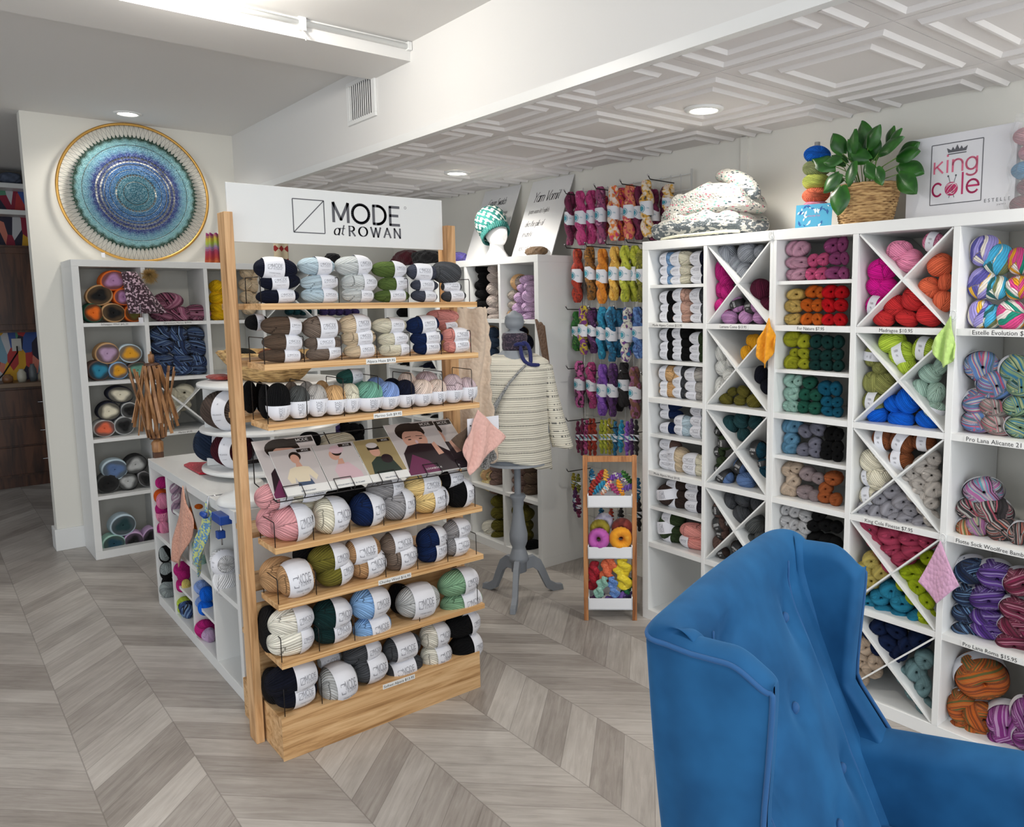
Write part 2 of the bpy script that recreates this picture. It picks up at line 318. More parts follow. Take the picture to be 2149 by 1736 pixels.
def stroke_text(s, size, w=.1, nib=None, track=0, shear=0, sx=1):
    """flat lettering: returns verts/faces in XY, left aligned, baseline 0. nib=(thick,thin,angle) gives pen contrast."""
    V = []; F = []; x = 0
    for ch in s:
        adv, pl = GLY.get(ch, GLY[' '])
        for line in pl:
            for (a, b), (c, d) in zip(line[:-1], line[1:]):
                a, c = a*sx, c*sx
                dx, dy = c-a, d-b; L = math.hypot(dx, dy)
                if L < 1e-6: continue
                if nib:
                    na = math.radians(nib[2]); cr = abs(dx/L*math.sin(na)-dy/L*math.cos(na)); hw = (nib[1]+(nib[0]-nib[1])*cr)/2
                else: hw = w/2
                px, py = -dy/L*hw, dx/L*hw; ex, ey = dx/L*hw*.6, dy/L*hw*.6
                o = len(V)
                for qx, qy in ((a-ex+px, b-ey+py), (a-ex-px, b-ey-py), (c+ex-px, d+ey-py), (c+ex+px, d+ey+py)): V.append(((x+qx+qy*shear)*size, qy*size))
                F.append((o, o+1, o+2, o+3))
                if nib and abs(dy) > .25 and abs(dx) < .35*abs(dy):     # serifs on stems
                    for (ex_, ey_) in ((a, b), (c, d)):
                        if min(abs(ey_-z) for z in (0, 1, .62, -.32)) < .02:
                            o = len(V); hh = nib[1]*.5
                            for qx, qy in ((ex_-.1*sx, ey_-hh), (ex_+.1*sx, ey_-hh), (ex_+.1*sx, ey_+hh), (ex_-.1*sx, ey_+hh)): V.append(((x+qx+qy*shear)*size, qy*size))
                            F.append((o, o+1, o+2, o+3))
        x += adv*sx+track
    return V, F, x*size
def place2d(mb, vf, P, U, V_, mi=0, eps=.0006):
    """put flat lettering on a plane through P with axes U (right), V_ (up)"""
    U = Vector(U); V_ = Vector(V_); n = U.cross(V_).normalized()*eps; P = Vector(P)
    mb.add([P+U*a+V_*b+n for a, b in vf[0]], vf[1], mi)
BALLS_TXT="""
@rack1;M;X;the wooden rack's top shelf
midnight navy;0.934;1.662;-2.645;0.139;0.068;-0.1;0.43;
midnight navy;0.945;1.621;-2.645;0.134;0.05;-0.03;0.42;
midnight navy;0.936;1.573;-2.645;0.143;0.044;0.16;0.38;
pale blue;1.07;1.674;-2.645;0.129;0.056;0.13;0.41;
pale blue;1.079;1.62;-2.645;0.136;0.047;0.18;0.43;
pale blue;1.079;1.575;-2.645;0.135;0.048;0.22;0.4;
silver grey;1.202;1.678;-2.645;0.135;0.065;0.25;0.45;
silver grey;1.22;1.619;-2.645;0.133;0.063;0.25;0.46;
silver grey;1.215;1.576;-2.645;0.121;0.049;0.19;0.41;
moss green;1.338;1.668;-2.645;0.134;0.055;0.24;0.41;
moss green;1.353;1.617;-2.645;0.125;0.048;0.19;0.46;
moss green;1.345;1.573;-2.645;0.14;0.043;0.11;0.43;
slate;1.471;1.66;-2.645;0.127;0.057;-0.03;0.49;
slate;1.479;1.612;-2.645;0.114;0.042;0.02;0.51;
slate;1.476;1.572;-2.645;0.111;0.042;0.16;0.47;
charcoal;1.574;1.661;-2.645;0.124;0.076;0;0;
charcoal;1.594;1.607;-2.645;0.087;0.038;-0.03;0.73;
charcoal;1.603;1.572;-2.645;0.109;0.042;0.03;0.57;
@rack2;M;X;the wooden rack's second shelf
dark brown;0.946;1.475;-2.645;0.139;0.059;0.25;0.28;
dark brown;0.946;1.421;-2.645;0.138;0.053;0.21;0.39;
dark brown;0.938;1.377;-2.645;0.149;0.042;0.18;0.37;
taupe brown;1.078;1.466;-2.645;0.135;0.073;0.09;0.45;
taupe brown;1.082;1.414;-2.645;0.138;0.046;0.01;0.43;
taupe brown;1.083;1.379;-2.645;0.131;0.046;0.25;0.39;
beige;1.198;1.473;-2.645;0.121;0.068;0.13;0.49;
beige;1.21;1.428;-2.645;0.127;0.059;0.11;0.47;
beige;1.216;1.382;-2.645;0.127;0.052;0.1;0.45;
cream;1.33;1.467;-2.645;0.139;0.051;0.17;0.38;
cream;1.343;1.417;-2.645;0.119;0.048;0.22;0.51;
cream;1.348;1.379;-2.645;0.128;0.046;0.29;0.38;
deep navy;1.465;1.466;-2.645;0.136;0.062;0.09;0.45;
deep navy;1.481;1.416;-2.645;0.135;0.053;0.12;0.46;
deep navy;1.482;1.38;-2.645;0.118;0.048;0.08;0.5;
salmon pink;1.596;1.494;-2.72;0.143;0.052;0;0;back
salmon pink;1.619;1.455;-2.72;0.084;0.037;0.11;0.64;back
salmon pink;1.607;1.422;-2.645;0.128;0.054;0.12;0.53;
salmon pink;1.61;1.382;-2.645;0.119;0.051;0.12;0.55;
black;0.888;1.488;-2.72;0.075;0.049;0.09;0.37;back
@rack3;M;X;the wooden rack's third shelf
black;0.917;1.225;-2.64;0.07;0.128;-0.28;0.43;V
dark grey;0.983;1.218;-2.64;0.066;0.115;-0.2;0.48;V
light grey;1.047;1.218;-2.64;0.065;0.113;-0.22;0.54;V
tan;1.11;1.214;-2.64;0.074;0.107;-0.21;0.49;V
cream;1.168;1.215;-2.64;0.061;0.108;-0.22;0.47;V
sea green;1.238;1.216;-2.64;0.089;0.11;-0.24;0.48;V
cornflower;1.31;1.213;-2.64;0.078;0.104;-0.26;0.49;V
midnight navy;1.38;1.214;-2.64;0.067;0.106;-0.24;0.51;V
shell pink;1.449;1.212;-2.64;0.075;0.103;-0.23;0.5;V
shell pink;1.513;1.21;-2.64;0.069;0.099;-0.21;0.49;V
mauve grey;1.583;1.218;-2.64;0.077;0.113;-0.25;0.45;V
mauve grey;1.646;1.209;-2.64;0.073;0.097;-0.15;0.54;V
@rack3b;M;X;back of the wooden rack's third shelf
black;0.901;1.221;-2.715;0.044;0.119;0;0;V
black;0.946;1.219;-2.715;0.044;0.116;0;0;V
taupe brown;0.989;1.222;-2.715;0.051;0.122;0;0;V
light grey;1.043;1.22;-2.715;0.056;0.119;0;0;V
tan;1.097;1.22;-2.715;0.053;0.118;0;0;V
teal green;1.202;1.284;-2.715;0.101;0.051;0.21;0.47;top
cream;1.183;1.216;-2.715;0.05;0.11;0;0;V
sea green;1.237;1.216;-2.715;0.056;0.109;0;0;V
cornflower;1.301;1.219;-2.715;0.072;0.116;0;0;V
midnight navy;1.366;1.215;-2.715;0.065;0.108;0;0;V
shell pink;1.43;1.224;-2.715;0.073;0.127;0;0;V
mauve grey;1.513;1.223;-2.715;0.093;0.124;0;0;V
@rack4;M;X;the wooden rack's shelf under the magazines
dusty pink;0.891;0.909;-2.655;0.128;0.085;0.25;0.5;
dusty pink;0.924;0.802;-2.73;0.143;0.111;0;0;back
dusty pink;0.947;0.804;-2.655;0.141;0.116;0.22;0.5;
cream;1.011;0.897;-2.655;0.112;0.053;0.11;0.73;
cream;1.044;0.822;-2.73;0.13;0.064;0;0;back
cream;1.083;0.805;-2.655;0.127;0.118;0.16;0.61;
deep navy;1.218;0.802;-2.655;0.13;0.112;0.2;0.56;
black;1.172;0.848;-2.73;0.163;0.073;0;0;back
mid grey;1.293;0.87;-2.655;0.145;0.076;0.28;0.44;
mid grey;1.338;0.801;-2.655;0.138;0.11;0.24;0.49;
straw;1.447;0.856;-2.655;0.155;0.081;0.15;0.51;
straw;1.477;0.795;-2.655;0.156;0.098;0.17;0.44;
black;1.572;0.86;-2.655;0.108;0.063;0.14;0.67;
black;1.605;0.799;-2.655;0.122;0.106;0.23;0.5;
@rack5;M;X;the wooden rack's third shelf from bottom
camel;0.918;0.608;-2.73;0.134;0.114;0;0;back
camel;0.947;0.608;-2.655;0.125;0.115;0.01;0.63;
olive;1.066;0.653;-2.655;0.145;0.097;0.25;0.5;
olive;1.086;0.6;-2.655;0.132;0.097;0.24;0.48;
camel;1.195;0.654;-2.655;0.131;0.095;-0.06;0.61;
camel;1.214;0.6;-2.655;0.132;0.098;0.09;0.59;
taupe brown;1.329;0.653;-2.655;0.13;0.083;0.09;0.6;
taupe brown;1.342;0.599;-2.655;0.131;0.096;0.17;0.62;
deep navy;1.478;0.639;-2.655;0.122;0.088;0.25;0.45;
deep navy;1.477;0.592;-2.655;0.125;0.083;0.22;0.51;
mid grey;1.589;0.653;-2.655;0.121;0.077;0.17;0.55;
mid grey;1.586;0.592;-2.655;0.11;0.082;0.11;0.67;
black;1.044;0.682;-2.73;0.087;0.072;0;0;back
black;1.009;0.658;-2.73;0.076;0.085;0;0;back
@rack6;M;X;the wooden rack's second shelf from bottom
off-white;0.923;0.462;-2.655;0.154;0.092;0.25;0.47;
off-white;0.918;0.396;-2.655;0.157;0.099;0.32;0.33;
bottle green;1.067;0.445;-2.655;0.141;0.105;0.22;0.53;
bottle green;1.068;0.39;-2.655;0.141;0.088;0.17;0.52;
sky blue;1.215;0.449;-2.655;0.151;0.106;0.16;0.48;
sky blue;1.219;0.354;-2.655;0.146;0.089;0.11;0.54;
pale grey;1.41;0.406;-2.655;0.173;0.121;-0.02;0.48;
sage green;1.591;0.435;-2.655;0.177;0.101;0.21;0.45;
sage green;1.604;0.349;-2.655;0.185;0.094;0.17;0.48;
black;0.869;0.423;-2.73;0.049;0.153;0;0;back
black;1.371;0.403;-2.73;0.073;0.114;0;0;back
@rack7;M;X;the wooden rack's base
blue-black;0.914;0.255;-2.655;0.183;0.106;0.18;0.44;
blue-black;0.925;0.2;-2.655;0.149;0.093;0.08;0.52;
pale grey;1.084;0.243;-2.73;0.095;0.059;-0.12;0.71;back
pale grey;1.078;0.184;-2.655;0.135;0.128;0.06;0.58;
graphite;1.175;0.272;-2.655;0.146;0.079;0.24;0.49;
graphite;1.201;0.204;-2.655;0.136;0.102;0.12;0.58;
graphite;1.335;0.241;-2.655;0.152;0.092;-0.01;0.55;
graphite;1.343;0.158;-2.655;0.147;0.082;-0.09;0.58;
off-white;1.478;0.247;-2.655;0.124;0.094;0.18;0.64;
off-white;1.48;0.164;-2.655;0.127;0.095;0.14;0.63;
black;1.604;0.256;-2.655;0.155;0.097;0.28;0.44;
black;1.618;0.158;-2.655;0.141;0.103;0.23;0.49;
black;0.875;0.212;-2.73;0.068;0.117;0;0;back
@rackb;M;X;far side of the wooden rack
black;0.908;1.22;-2.9;0.045;0.117;0;0;V
black;0.944;1.217;-2.9;0.029;0.113;0;0;V
@c1a;M;Y;top left cubby, right shelves
light blue;-2.565;1.739;2.72;0.107;0.058;-0.21;0.42;
light blue;-2.565;1.687;2.72;0.107;0.046;-0.21;0.42;
light blue;-2.564;1.643;2.72;0.108;0.043;-0.21;0.42;
cream;-2.485;1.737;2.72;0.131;0.063;-0.21;0.42;
cream;-2.485;1.683;2.72;0.131;0.045;-0.21;0.42;
cream;-2.485;1.642;2.72;0.131;0.042;-0.21;0.42;
midnight navy;-2.376;1.732;2.72;0.105;0.061;-0.16;0.53;
midnight navy;-2.375;1.68;2.72;0.104;0.045;-0.16;0.53;
midnight navy;-2.375;1.641;2.72;0.105;0.039;-0.16;0.53;
@c1b;M;Y;second cubby down, leftmost column of right shelves
black;-2.561;1.561;2.72;0.115;0.058;-0.21;0.42;
black;-2.56;1.513;2.72;0.116;0.039;-0.21;0.42;
black;-2.561;1.474;2.72;0.115;0.054;-0.21;0.42;
rose beige;-2.475;1.571;2.72;0.121;0.06;-0.21;0.42;
rose beige;-2.474;1.513;2.72;0.121;0.057;-0.21;0.42;
rose beige;-2.474;1.468;2.72;0.121;0.042;-0.21;0.42;
graphite;-2.375;1.567;2.72;0.107;0.065;-0.16;0.53;
graphite;-2.374;1.51;2.72;0.108;0.047;-0.16;0.53;
graphite;-2.374;1.467;2.72;0.107;0.04;-0.16;0.53;
@c1c;M;Y;third cubby down, leftmost column of right shelves
black;-2.56;1.387;2.72;0.116;0.058;-0.21;0.42;
black;-2.56;1.334;2.72;0.116;0.044;-0.21;0.42;
black;-2.56;1.297;2.72;0.116;0.052;-0.21;0.42;
black;-2.478;1.398;2.72;0.123;0.054;-0.21;0.42;
black;-2.478;1.352;2.72;0.124;0.038;-0.21;0.42;
black;-2.478;1.318;2.72;0.123;0.033;-0.21;0.42;
black;-2.478;1.291;2.72;0.124;0.039;-0.21;0.42;
forest green;-2.374;1.376;2.72;0.11;0.053;-0.18;0.49;
forest green;-2.374;1.328;2.72;0.11;0.043;-0.18;0.49;
forest green;-2.373;1.292;2.72;0.11;0.042;-0.18;0.49;
@c1d;M;Y;fourth cubby down, leftmost column of right shelves
tan;-2.544;1.206;2.72;0.148;0.075;-0.27;0.29;
tan;-2.544;1.148;2.72;0.149;0.046;-0.27;0.29;
tan;-2.544;1.119;2.72;0.149;0.048;-0.27;0.29;
graphite;-2.481;1.22;2.72;0.106;0.048;-0.18;0.49;
graphite;-2.48;1.169;2.72;0.105;0.054;-0.18;0.49;
graphite;-2.48;1.121;2.72;0.106;0.051;-0.18;0.49;
light grey;-2.387;1.211;2.72;0.14;0.063;-0.22;0.41;
light grey;-2.386;1.155;2.72;0.14;0.05;-0.22;0.41;
light grey;-2.386;1.114;2.72;0.14;0.038;-0.22;0.41;
@c1e;M;Y;fifth cubby down, leftmost column of right shelves
deep navy;-2.554;1.056;2.72;0.129;0.044;-0.22;0.41;
deep navy;-2.553;1.013;2.72;0.13;0.043;-0.22;0.41;
deep navy;-2.553;0.946;2.72;0.13;0.05;-0.22;0.41;
deep navy;-2.554;0.941;2.72;0.129;0.039;-0.22;0.41;
pale blue;-2.466;0.987;2.72;0.111;0.054;-0.2;0.45;
pale blue;-2.466;0.947;2.72;0.111;0.053;-0.2;0.45;
silver grey;-2.378;1.043;2.72;0.091;0.045;-0.1;0.64;
silver grey;-2.377;0.996;2.72;0.091;0.048;-0.1;0.64;
silver grey;-2.377;0.949;2.72;0.092;0.056;-0.1;0.64;
@c1f;M;Y;sixth cubby down, leftmost column of right shelves
cocoa brown;-2.557;0.864;2.72;0.123;0.051;-0.16;0.52;
cocoa brown;-2.557;0.81;2.72;0.123;0.057;-0.16;0.52;
cocoa brown;-2.557;0.771;2.72;0.123;0.052;-0.16;0.52;
beige;-2.504;0.822;2.72;0.118;0.075;-0.22;0.41;
beige;-2.504;0.775;2.72;0.118;0.061;-0.22;0.41;
cream;-2.397;0.812;2.72;0.137;0.061;-0.16;0.53;
cream;-2.397;0.776;2.72;0.137;0.063;-0.16;0.53;
@c1g;M;Y;seventh cubby down, leftmost column of right shelves
espresso;-2.558;0.624;2.72;0.12;0.109;-0.09;0.67;R
espresso;-2.506;0.678;2.72;0.139;0.044;-0.22;0.41;
espresso;-2.505;0.634;2.72;0.14;0.044;-0.22;0.41;
espresso;-2.505;0.596;2.72;0.14;0.054;-0.22;0.41;
plum black;-2.39;0.689;2.72;0.125;0.037;-0.16;0.53;
plum black;-2.39;0.646;2.72;0.125;0.051;-0.16;0.53;
plum black;-2.389;0.596;2.72;0.125;0.053;-0.16;0.53;
@c1h;M;Y;lowest filled cubby, leftmost column of right shelves
forest green;-2.571;0.456;2.72;0.095;0.128;-0.02;0.86;R
forest green;-2.534;0.507;2.72;0.133;0.06;-0.22;0.41;
forest green;-2.534;0.452;2.72;0.134;0.048;-0.22;0.41;
forest green;-2.534;0.418;2.72;0.134;0.052;-0.22;0.41;
salmon pink;-2.4;0.475;2.72;0.151;0.077;0;0;
salmon pink;-2.401;0.424;2.72;0.155;0.063;-0.28;0.39;
@x1t;M;Y;upper wedge, second column diamond cubby, level one
heather grey;-2.216;1.733;2.71;0.083;0.1;0;0;F
heather grey;-2.163;1.699;2.71;0.07;0.082;0;0;F
heather grey;-2.106;1.745;2.71;0.081;0.084;0;0;F
heather grey;-2.118;1.667;2.71;0.07;0.07;0;0;F
heather grey;-2.043;1.745;2.71;0.051;0.051;0;0;F
@x1l;M;Y;left wedge, second column diamond cubby, level one
magenta;-2.238;1.674;2.71;0.066;0.096;0;0;F
magenta;-2.218;1.631;2.71;0.059;0.059;0;0;F
magenta;-2.242;1.591;2.71;0.057;0.075;0;0;F
magenta;-2.21;1.581;2.71;0.062;0.068;0;0;F
magenta;-2.237;1.519;2.71;0.069;0.072;0;0;F
@x1r;M;Y;right wedge, second column diamond cubby, level one
burgundy;-2.04;1.59;2.71;0.08;0.086;0;0;F
burgundy;-2.01;1.527;2.71;0.051;0.063;0;0;F
@x1b;M;Y;lower wedge, second column diamond cubby, level one
orchid;-2.201;1.473;2.71;0.083;0.054;0;0;F
orchid;-2.112;1.475;2.71;0.064;0.052;0;0;F
orchid;-2.041;1.473;2.71;0.054;0.049;0;0;F
orchid;-2.157;1.528;2.71;0.059;0.062;0;0;Fk
orchid;-2.084;1.519;2.71;0.069;0.052;0;0;Fk
@x2l;M;Y;left wedge, second column diamond cubby, level two
pearl grey;-2.242;1.315;2.71;0.054;0.075;0;0;F
pearl grey;-2.182;1.285;2.71;0.048;0.054;0;0;F
pearl grey;-2.231;1.252;2.71;0.069;0.066;0;0;F
pearl grey;-2.191;1.222;2.71;0.063;0.063;0;0;F
pearl grey;-2.241;1.171;2.71;0.061;0.085;0;0;F
@x2t;M;Y;upper wedge, second column diamond cubby, level two
gold;-2.081;1.377;2.71;0.044;0.049;0;0;F
gold;-2.06;1.372;2.71;0.046;0.064;0;0;F
gold;-2.102;1.321;2.71;0.056;0.067;0;0;F
@x2r;M;Y;right wedge, second column diamond cubby, level two
blue-black;-2.029;1.235;2.71;0.052;0.075;0;0;F
blue-black;-2.003;1.185;2.71;0.046;0.063;0;0;F
@x2b;M;Y;lower wedge, second column diamond cubby, level two
olive;-2.215;1.115;2.71;0.067;0.049;0;0;F
olive;-2.136;1.118;2.71;0.06;0.043;0;0;F
olive;-2.059;1.12;2.71;0.073;0.056;0;0;F
olive;-2.119;1.157;2.71;0.062;0.04;0;0;F
olive;-2.179;1.15;2.71;0.046;0.034;0;0;F
@x3t;M;Y;upper wedge, second column diamond cubby, level three
deep teal;-2.188;1.004;2.71;0.064;0.084;0;0;F
deep teal;-2.127;1.031;2.71;0.063;0.066;0;0;F
deep teal;-2.053;1.03;2.71;0.056;0.062;0;0;F
deep teal;-2.115;0.969;2.71;0.054;0.057;0;0;F
@x3l;M;Y;left wedge, second column diamond cubby, level three
forest green;-2.25;0.969;2.71;0.041;0.047;0;0;Fk
forest green;-2.216;0.921;2.71;0.061;0.067;0;0;Fk
forest green;-2.247;0.876;2.71;0.047;0.047;0;0;Fk
forest green;-2.233;0.835;2.71;0.047;0.044;0;0;F
forest green;-2.249;0.8;2.71;0.041;0.044;0;0;Fk
@x3r;M;Y;right wedge, second column diamond cubby, level three
petrol blue;-2.037;0.913;2.71;0.07;0.07;0;0;Fk
petrol blue;-2.012;0.857;2.71;0.039;0.045;0;0;Fk
petrol blue;-2.011;0.808;2.71;0.039;0.056;0;0;F
@x3b;M;Y;lower wedge, second column diamond cubby, level three
denim blue;-2.217;0.769;2.71;0.088;0.067;0;0;Fk
denim blue;-2.127;0.83;2.71;0.06;0.063;0;0;Fk
denim blue;-2.097;0.771;2.71;0.089;0.063;0;0;F
@x4t;M;Y;upper wedge, second column diamond cubby, level four
graphite;-2.182;0.667;2.71;0.058;0.082;0;0;F
graphite;-2.11;0.687;2.71;0.078;0.066;0;0;F
graphite;-2.036;0.677;2.71;0.054;0.065;0;0;F
graphite;-2.116;0.615;2.71;0.084;0.066;0;0;F
@x4l;M;Y;left wedge, second column diamond cubby, level four
cocoa brown;-2.24;0.612;2.71;0.063;0.074;0;0;Fk
cocoa brown;-2.236;0.544;2.71;0.071;0.068;0;0;Fk
cocoa brown;-2.184;0.565;2.71;0.041;0.047;0;0;Fk
cocoa brown;-2.241;0.457;2.71;0.06;0.069;0;0;F
cocoa brown;-2.225;0.505;2.71;0.059;0.05;0;0;Fk
@x4r;M;Y;right wedge, second column diamond cubby, level four
dark grey;-2.044;0.588;2.71;0.082;0.082;0;0;F
dark grey;-2.015;0.528;2.71;0.054;0.074;0;0;F
dark grey;-2.06;0.515;2.71;0.046;0.049;0;0;F
@x4b;M;Y;lower wedge, second column diamond cubby, level four
espresso;-2.22;0.417;2.71;0.059;0.048;0;0;Fk
espresso;-2.135;0.459;2.71;0.073;0.05;0;0;Fk
@e1;E;Y;top cubby down, third column of right shelves
pale mauve;-1.882;1.643;2.73;0.056;0.045;0;0;F
pale mauve;-1.858;1.646;2.73;0.06;0.049;0;0;F
pale mauve;-1.882;1.69;2.73;0.056;0.047;0;0;F
pale mauve;-1.853;1.692;2.73;0.063;0.044;0;0;F
pale mauve;-1.883;1.747;2.73;0.053;0.058;0;0;F
pale mauve;-1.858;1.746;2.73;0.06;0.057;0;0;F
bubblegum;-1.795;1.645;2.73;0.042;0.049;0;0;F
bubblegum;-1.752;1.645;2.73;0.043;0.048;0;0;F
bubblegum;-1.789;1.698;2.73;0.04;0.046;0;0;F
bubblegum;-1.745;1.7;2.73;0.042;0.045;0;0;F
plum;-1.701;1.645;2.73;0.058;0.049;0;0;F
plum;-1.652;1.644;2.73;0.031;0.047;0;0;F
plum;-1.691;1.701;2.73;0.047;0.045;0;0;F
plum;-1.65;1.699;2.73;0.026;0.044;0;0;F
plum;-1.711;1.75;2.73;0.053;0.055;0;0;F
plum;-1.661;1.753;2.73;0.031;0.055;0;0;F
@e2;E;Y;second cubby down, third column of right shelves
butter;-1.887;1.468;2.73;0.045;0.042;0;0;F
butter;-1.868;1.468;2.73;0.045;0.041;0;0;F
butter;-1.886;1.521;2.73;0.047;0.05;0;0;F
butter;-1.863;1.521;2.73;0.045;0.047;0;0;F
butter;-1.872;1.566;2.73;0.066;0.043;0;0;F
orange;-1.813;1.469;2.73;0.046;0.044;0;0;F
orange;-1.763;1.469;2.73;0.039;0.043;0;0;F
orange;-1.812;1.524;2.73;0.045;0.048;0;0;F
orange;-1.765;1.524;2.73;0.039;0.046;0;0;F
orange;-1.79;1.577;2.73;0.051;0.046;0;0;F
orange;-1.753;1.574;2.73;0.029;0.042;0;0;F
scarlet;-1.717;1.468;2.73;0.043;0.043;0;0;F
scarlet;-1.666;1.469;2.73;0.043;0.045;0;0;F
scarlet;-1.718;1.524;2.73;0.049;0.047;0;0;F
scarlet;-1.665;1.523;2.73;0.041;0.045;0;0;F
scarlet;-1.714;1.574;2.73;0.056;0.05;0;0;F
scarlet;-1.664;1.572;2.73;0.043;0.047;0;0;F
@e3;E;Y;third cubby down, third column of right shelves
chartreuse;-1.888;1.289;2.73;0.042;0.037;0;0;F
chartreuse;-1.875;1.293;2.73;0.045;0.045;0;0;F
chartreuse;-1.821;1.292;2.73;0.041;0.041;0;0;F
chartreuse;-1.882;1.298;2.73;0.056;0.054;0;0;F
chartreuse;-1.863;1.335;2.73;0.033;0.033;0;0;F
chartreuse;-1.822;1.332;2.73;0.041;0.041;0;0;F
chartreuse;-1.888;1.386;2.73;0.042;0.059;0;0;F
chartreuse;-1.88;1.39;2.73;0.058;0.058;0;0;F
chartreuse;-1.824;1.381;2.73;0.047;0.055;0;0;F
spruce;-1.769;1.291;2.73;0.041;0.041;0;0;F
spruce;-1.718;1.292;2.73;0.043;0.042;0;0;F
spruce;-1.665;1.292;2.73;0.034;0.041;0;0;F
spruce;-1.77;1.331;2.73;0.041;0.041;0;0;F
spruce;-1.72;1.331;2.73;0.043;0.04;0;0;F
spruce;-1.671;1.335;2.73;0.037;0.041;0;0;F
spruce;-1.769;1.383;2.73;0.046;0.048;0;0;F
spruce;-1.717;1.381;2.73;0.045;0.047;0;0;F
spruce;-1.667;1.384;2.73;0.034;0.047;0;0;F
@e4;E;Y;fourth cubby down, third column of right shelves
mint;-1.887;1.116;2.73;0.045;0.043;0;0;F
mint;-1.865;1.117;2.73;0.045;0.044;0;0;F
mint;-1.884;1.163;2.73;0.051;0.052;0;0;F
mint;-1.865;1.169;2.73;0.044;0.05;0;0;F
mint;-1.88;1.217;2.73;0.059;0.052;0;0;F
mint;-1.842;1.223;2.73;0.033;0.042;0;0;F
pine green;-1.816;1.12;2.73;0.042;0.05;0;0;F
pine green;-1.765;1.12;2.73;0.044;0.05;0;0;F
pine green;-1.811;1.169;2.73;0.044;0.049;0;0;F
pine green;-1.763;1.171;2.73;0.041;0.045;0;0;F
pine green;-1.794;1.218;2.73;0.047;0.045;0;0;F
teal blue;-1.708;1.113;2.73;0.046;0.037;0;0;F
teal blue;-1.661;1.114;2.73;0.032;0.037;0;0;F
teal blue;-1.711;1.149;2.73;0.044;0.04;0;0;F
teal blue;-1.666;1.152;2.73;0.035;0.038;0;0;F
teal blue;-1.722;1.201;2.73;0.049;0.054;0;0;F
teal blue;-1.673;1.203;2.73;0.036;0.053;0;0;F
@e5;E;Y;fifth cubby down, third column of right shelves
steel blue;-1.888;0.944;2.73;0.043;0.046;0;0;F
steel blue;-1.874;0.945;2.73;0.05;0.048;0;0;F
steel blue;-1.886;0.946;2.73;0.046;0.05;0;0;F
steel blue;-1.876;0.981;2.73;0.052;0.052;0;0;F
steel blue;-1.889;1.032;2.73;0.041;0.051;0;0;F
steel blue;-1.869;1.034;2.73;0.059;0.053;0;0;F
pewter;-1.814;0.943;2.73;0.045;0.045;0;0;F
pewter;-1.76;0.944;2.73;0.045;0.046;0;0;F
pewter;-1.814;0.944;2.73;0.047;0.047;0;0;F
pewter;-1.759;0.977;2.73;0.046;0.046;0;0;F
pewter;-1.809;1.021;2.73;0.047;0.047;0;0;F
pewter;-1.754;1.034;2.73;0.054;0.048;0;0;F
black;-1.707;0.943;2.73;0.045;0.043;0;0;F
black;-1.659;0.942;2.73;0.035;0.043;0;0;F
black;-1.702;0.974;2.73;0.046;0.046;0;0;F
black;-1.659;0.977;2.73;0.035;0.045;0;0;F
black;-1.692;1.024;2.73;0.05;0.049;0;0;F
black;-1.656;1.026;2.73;0.032;0.045;0;0;F
@e6;E;Y;sixth cubby down, third column of right shelves
sand;-1.889;0.764;2.73;0.04;0.037;0;0;F
sand;-1.868;0.771;2.73;0.048;0.052;0;0;F
sand;-1.882;0.771;2.73;0.055;0.053;0;0;F
sand;-1.862;0.812;2.73;0.048;0.053;0;0;F
sand;-1.88;0.852;2.73;0.06;0.055;0;0;F
sand;-1.842;0.866;2.73;0.042;0.04;0;0;F
mushroom;-1.804;0.767;2.73;0.05;0.044;0;0;F
mushroom;-1.756;0.765;2.73;0.037;0.041;0;0;F
mushroom;-1.807;0.77;2.73;0.059;0.05;0;0;F
mushroom;-1.754;0.766;2.73;0.04;0.042;0;0;F
mushroom;-1.796;0.847;2.73;0.055;0.053;0;0;F
mushroom;-1.743;0.838;2.73;0.043;0.045;0;0;F
rust;-1.711;0.77;2.73;0.046;0.05;0;0;F
rust;-1.661;0.767;2.73;0.039;0.044;0;0;F
rust;-1.709;0.805;2.73;0.044;0.046;0;0;F
rust;-1.663;0.767;2.73;0.04;0.044;0;0;F
rust;-1.68;0.848;2.73;0.057;0.049;0;0;F
@e7;E;Y;seventh cubby down, third column of right shelves
white;-1.882;0.594;2.73;0.055;0.049;0;0;F
white;-1.861;0.592;2.73;0.043;0.046;0;0;F
white;-1.817;0.587;2.73;0.045;0.037;0;0;F
white;-1.883;0.632;2.73;0.053;0.049;0;0;F
white;-1.848;0.629;2.73;0.04;0.04;0;0;F
white;-1.802;0.624;2.73;0.048;0.045;0;0;F
white;-1.887;0.683;2.73;0.045;0.04;0;0;F
white;-1.845;0.682;2.73;0.044;0.045;0;0;F
white;-1.797;0.674;2.73;0.049;0.045;0;0;F
black;-1.753;0.59;2.73;0.056;0.042;0;0;F
black;-1.694;0.591;2.73;0.055;0.044;0;0;F
black;-1.758;0.642;2.73;0.05;0.044;0;0;F
black;-1.704;0.653;2.73;0.049;0.044;0;0;F
black;-1.737;0.689;2.73;0.05;0.041;0;0;F
black;-1.657;0.591;2.73;0.043;0.043;0;0;F
black;-1.655;0.658;2.73;0.038;0.043;0;0;F
@y1t;M;Y;upper wedge, fourth column diamond cubby, level one
rose pink;-1.438;1.711;2.715;0.089;0.076;0;0;F
rose pink;-1.399;1.675;2.715;0.088;0.081;0;0;F
rose pink;-1.317;1.739;2.715;0.069;0.059;0;0.44;Fb
@y1l;M;Y;left wedge, fourth column diamond cubby, level one
hot pink;-1.503;1.651;2.715;0.099;0.081;0;0;F
hot pink;-1.519;1.592;2.715;0.076;0.068;0;0;F
hot pink;-1.482;1.586;2.715;0.073;0.065;0;0;F
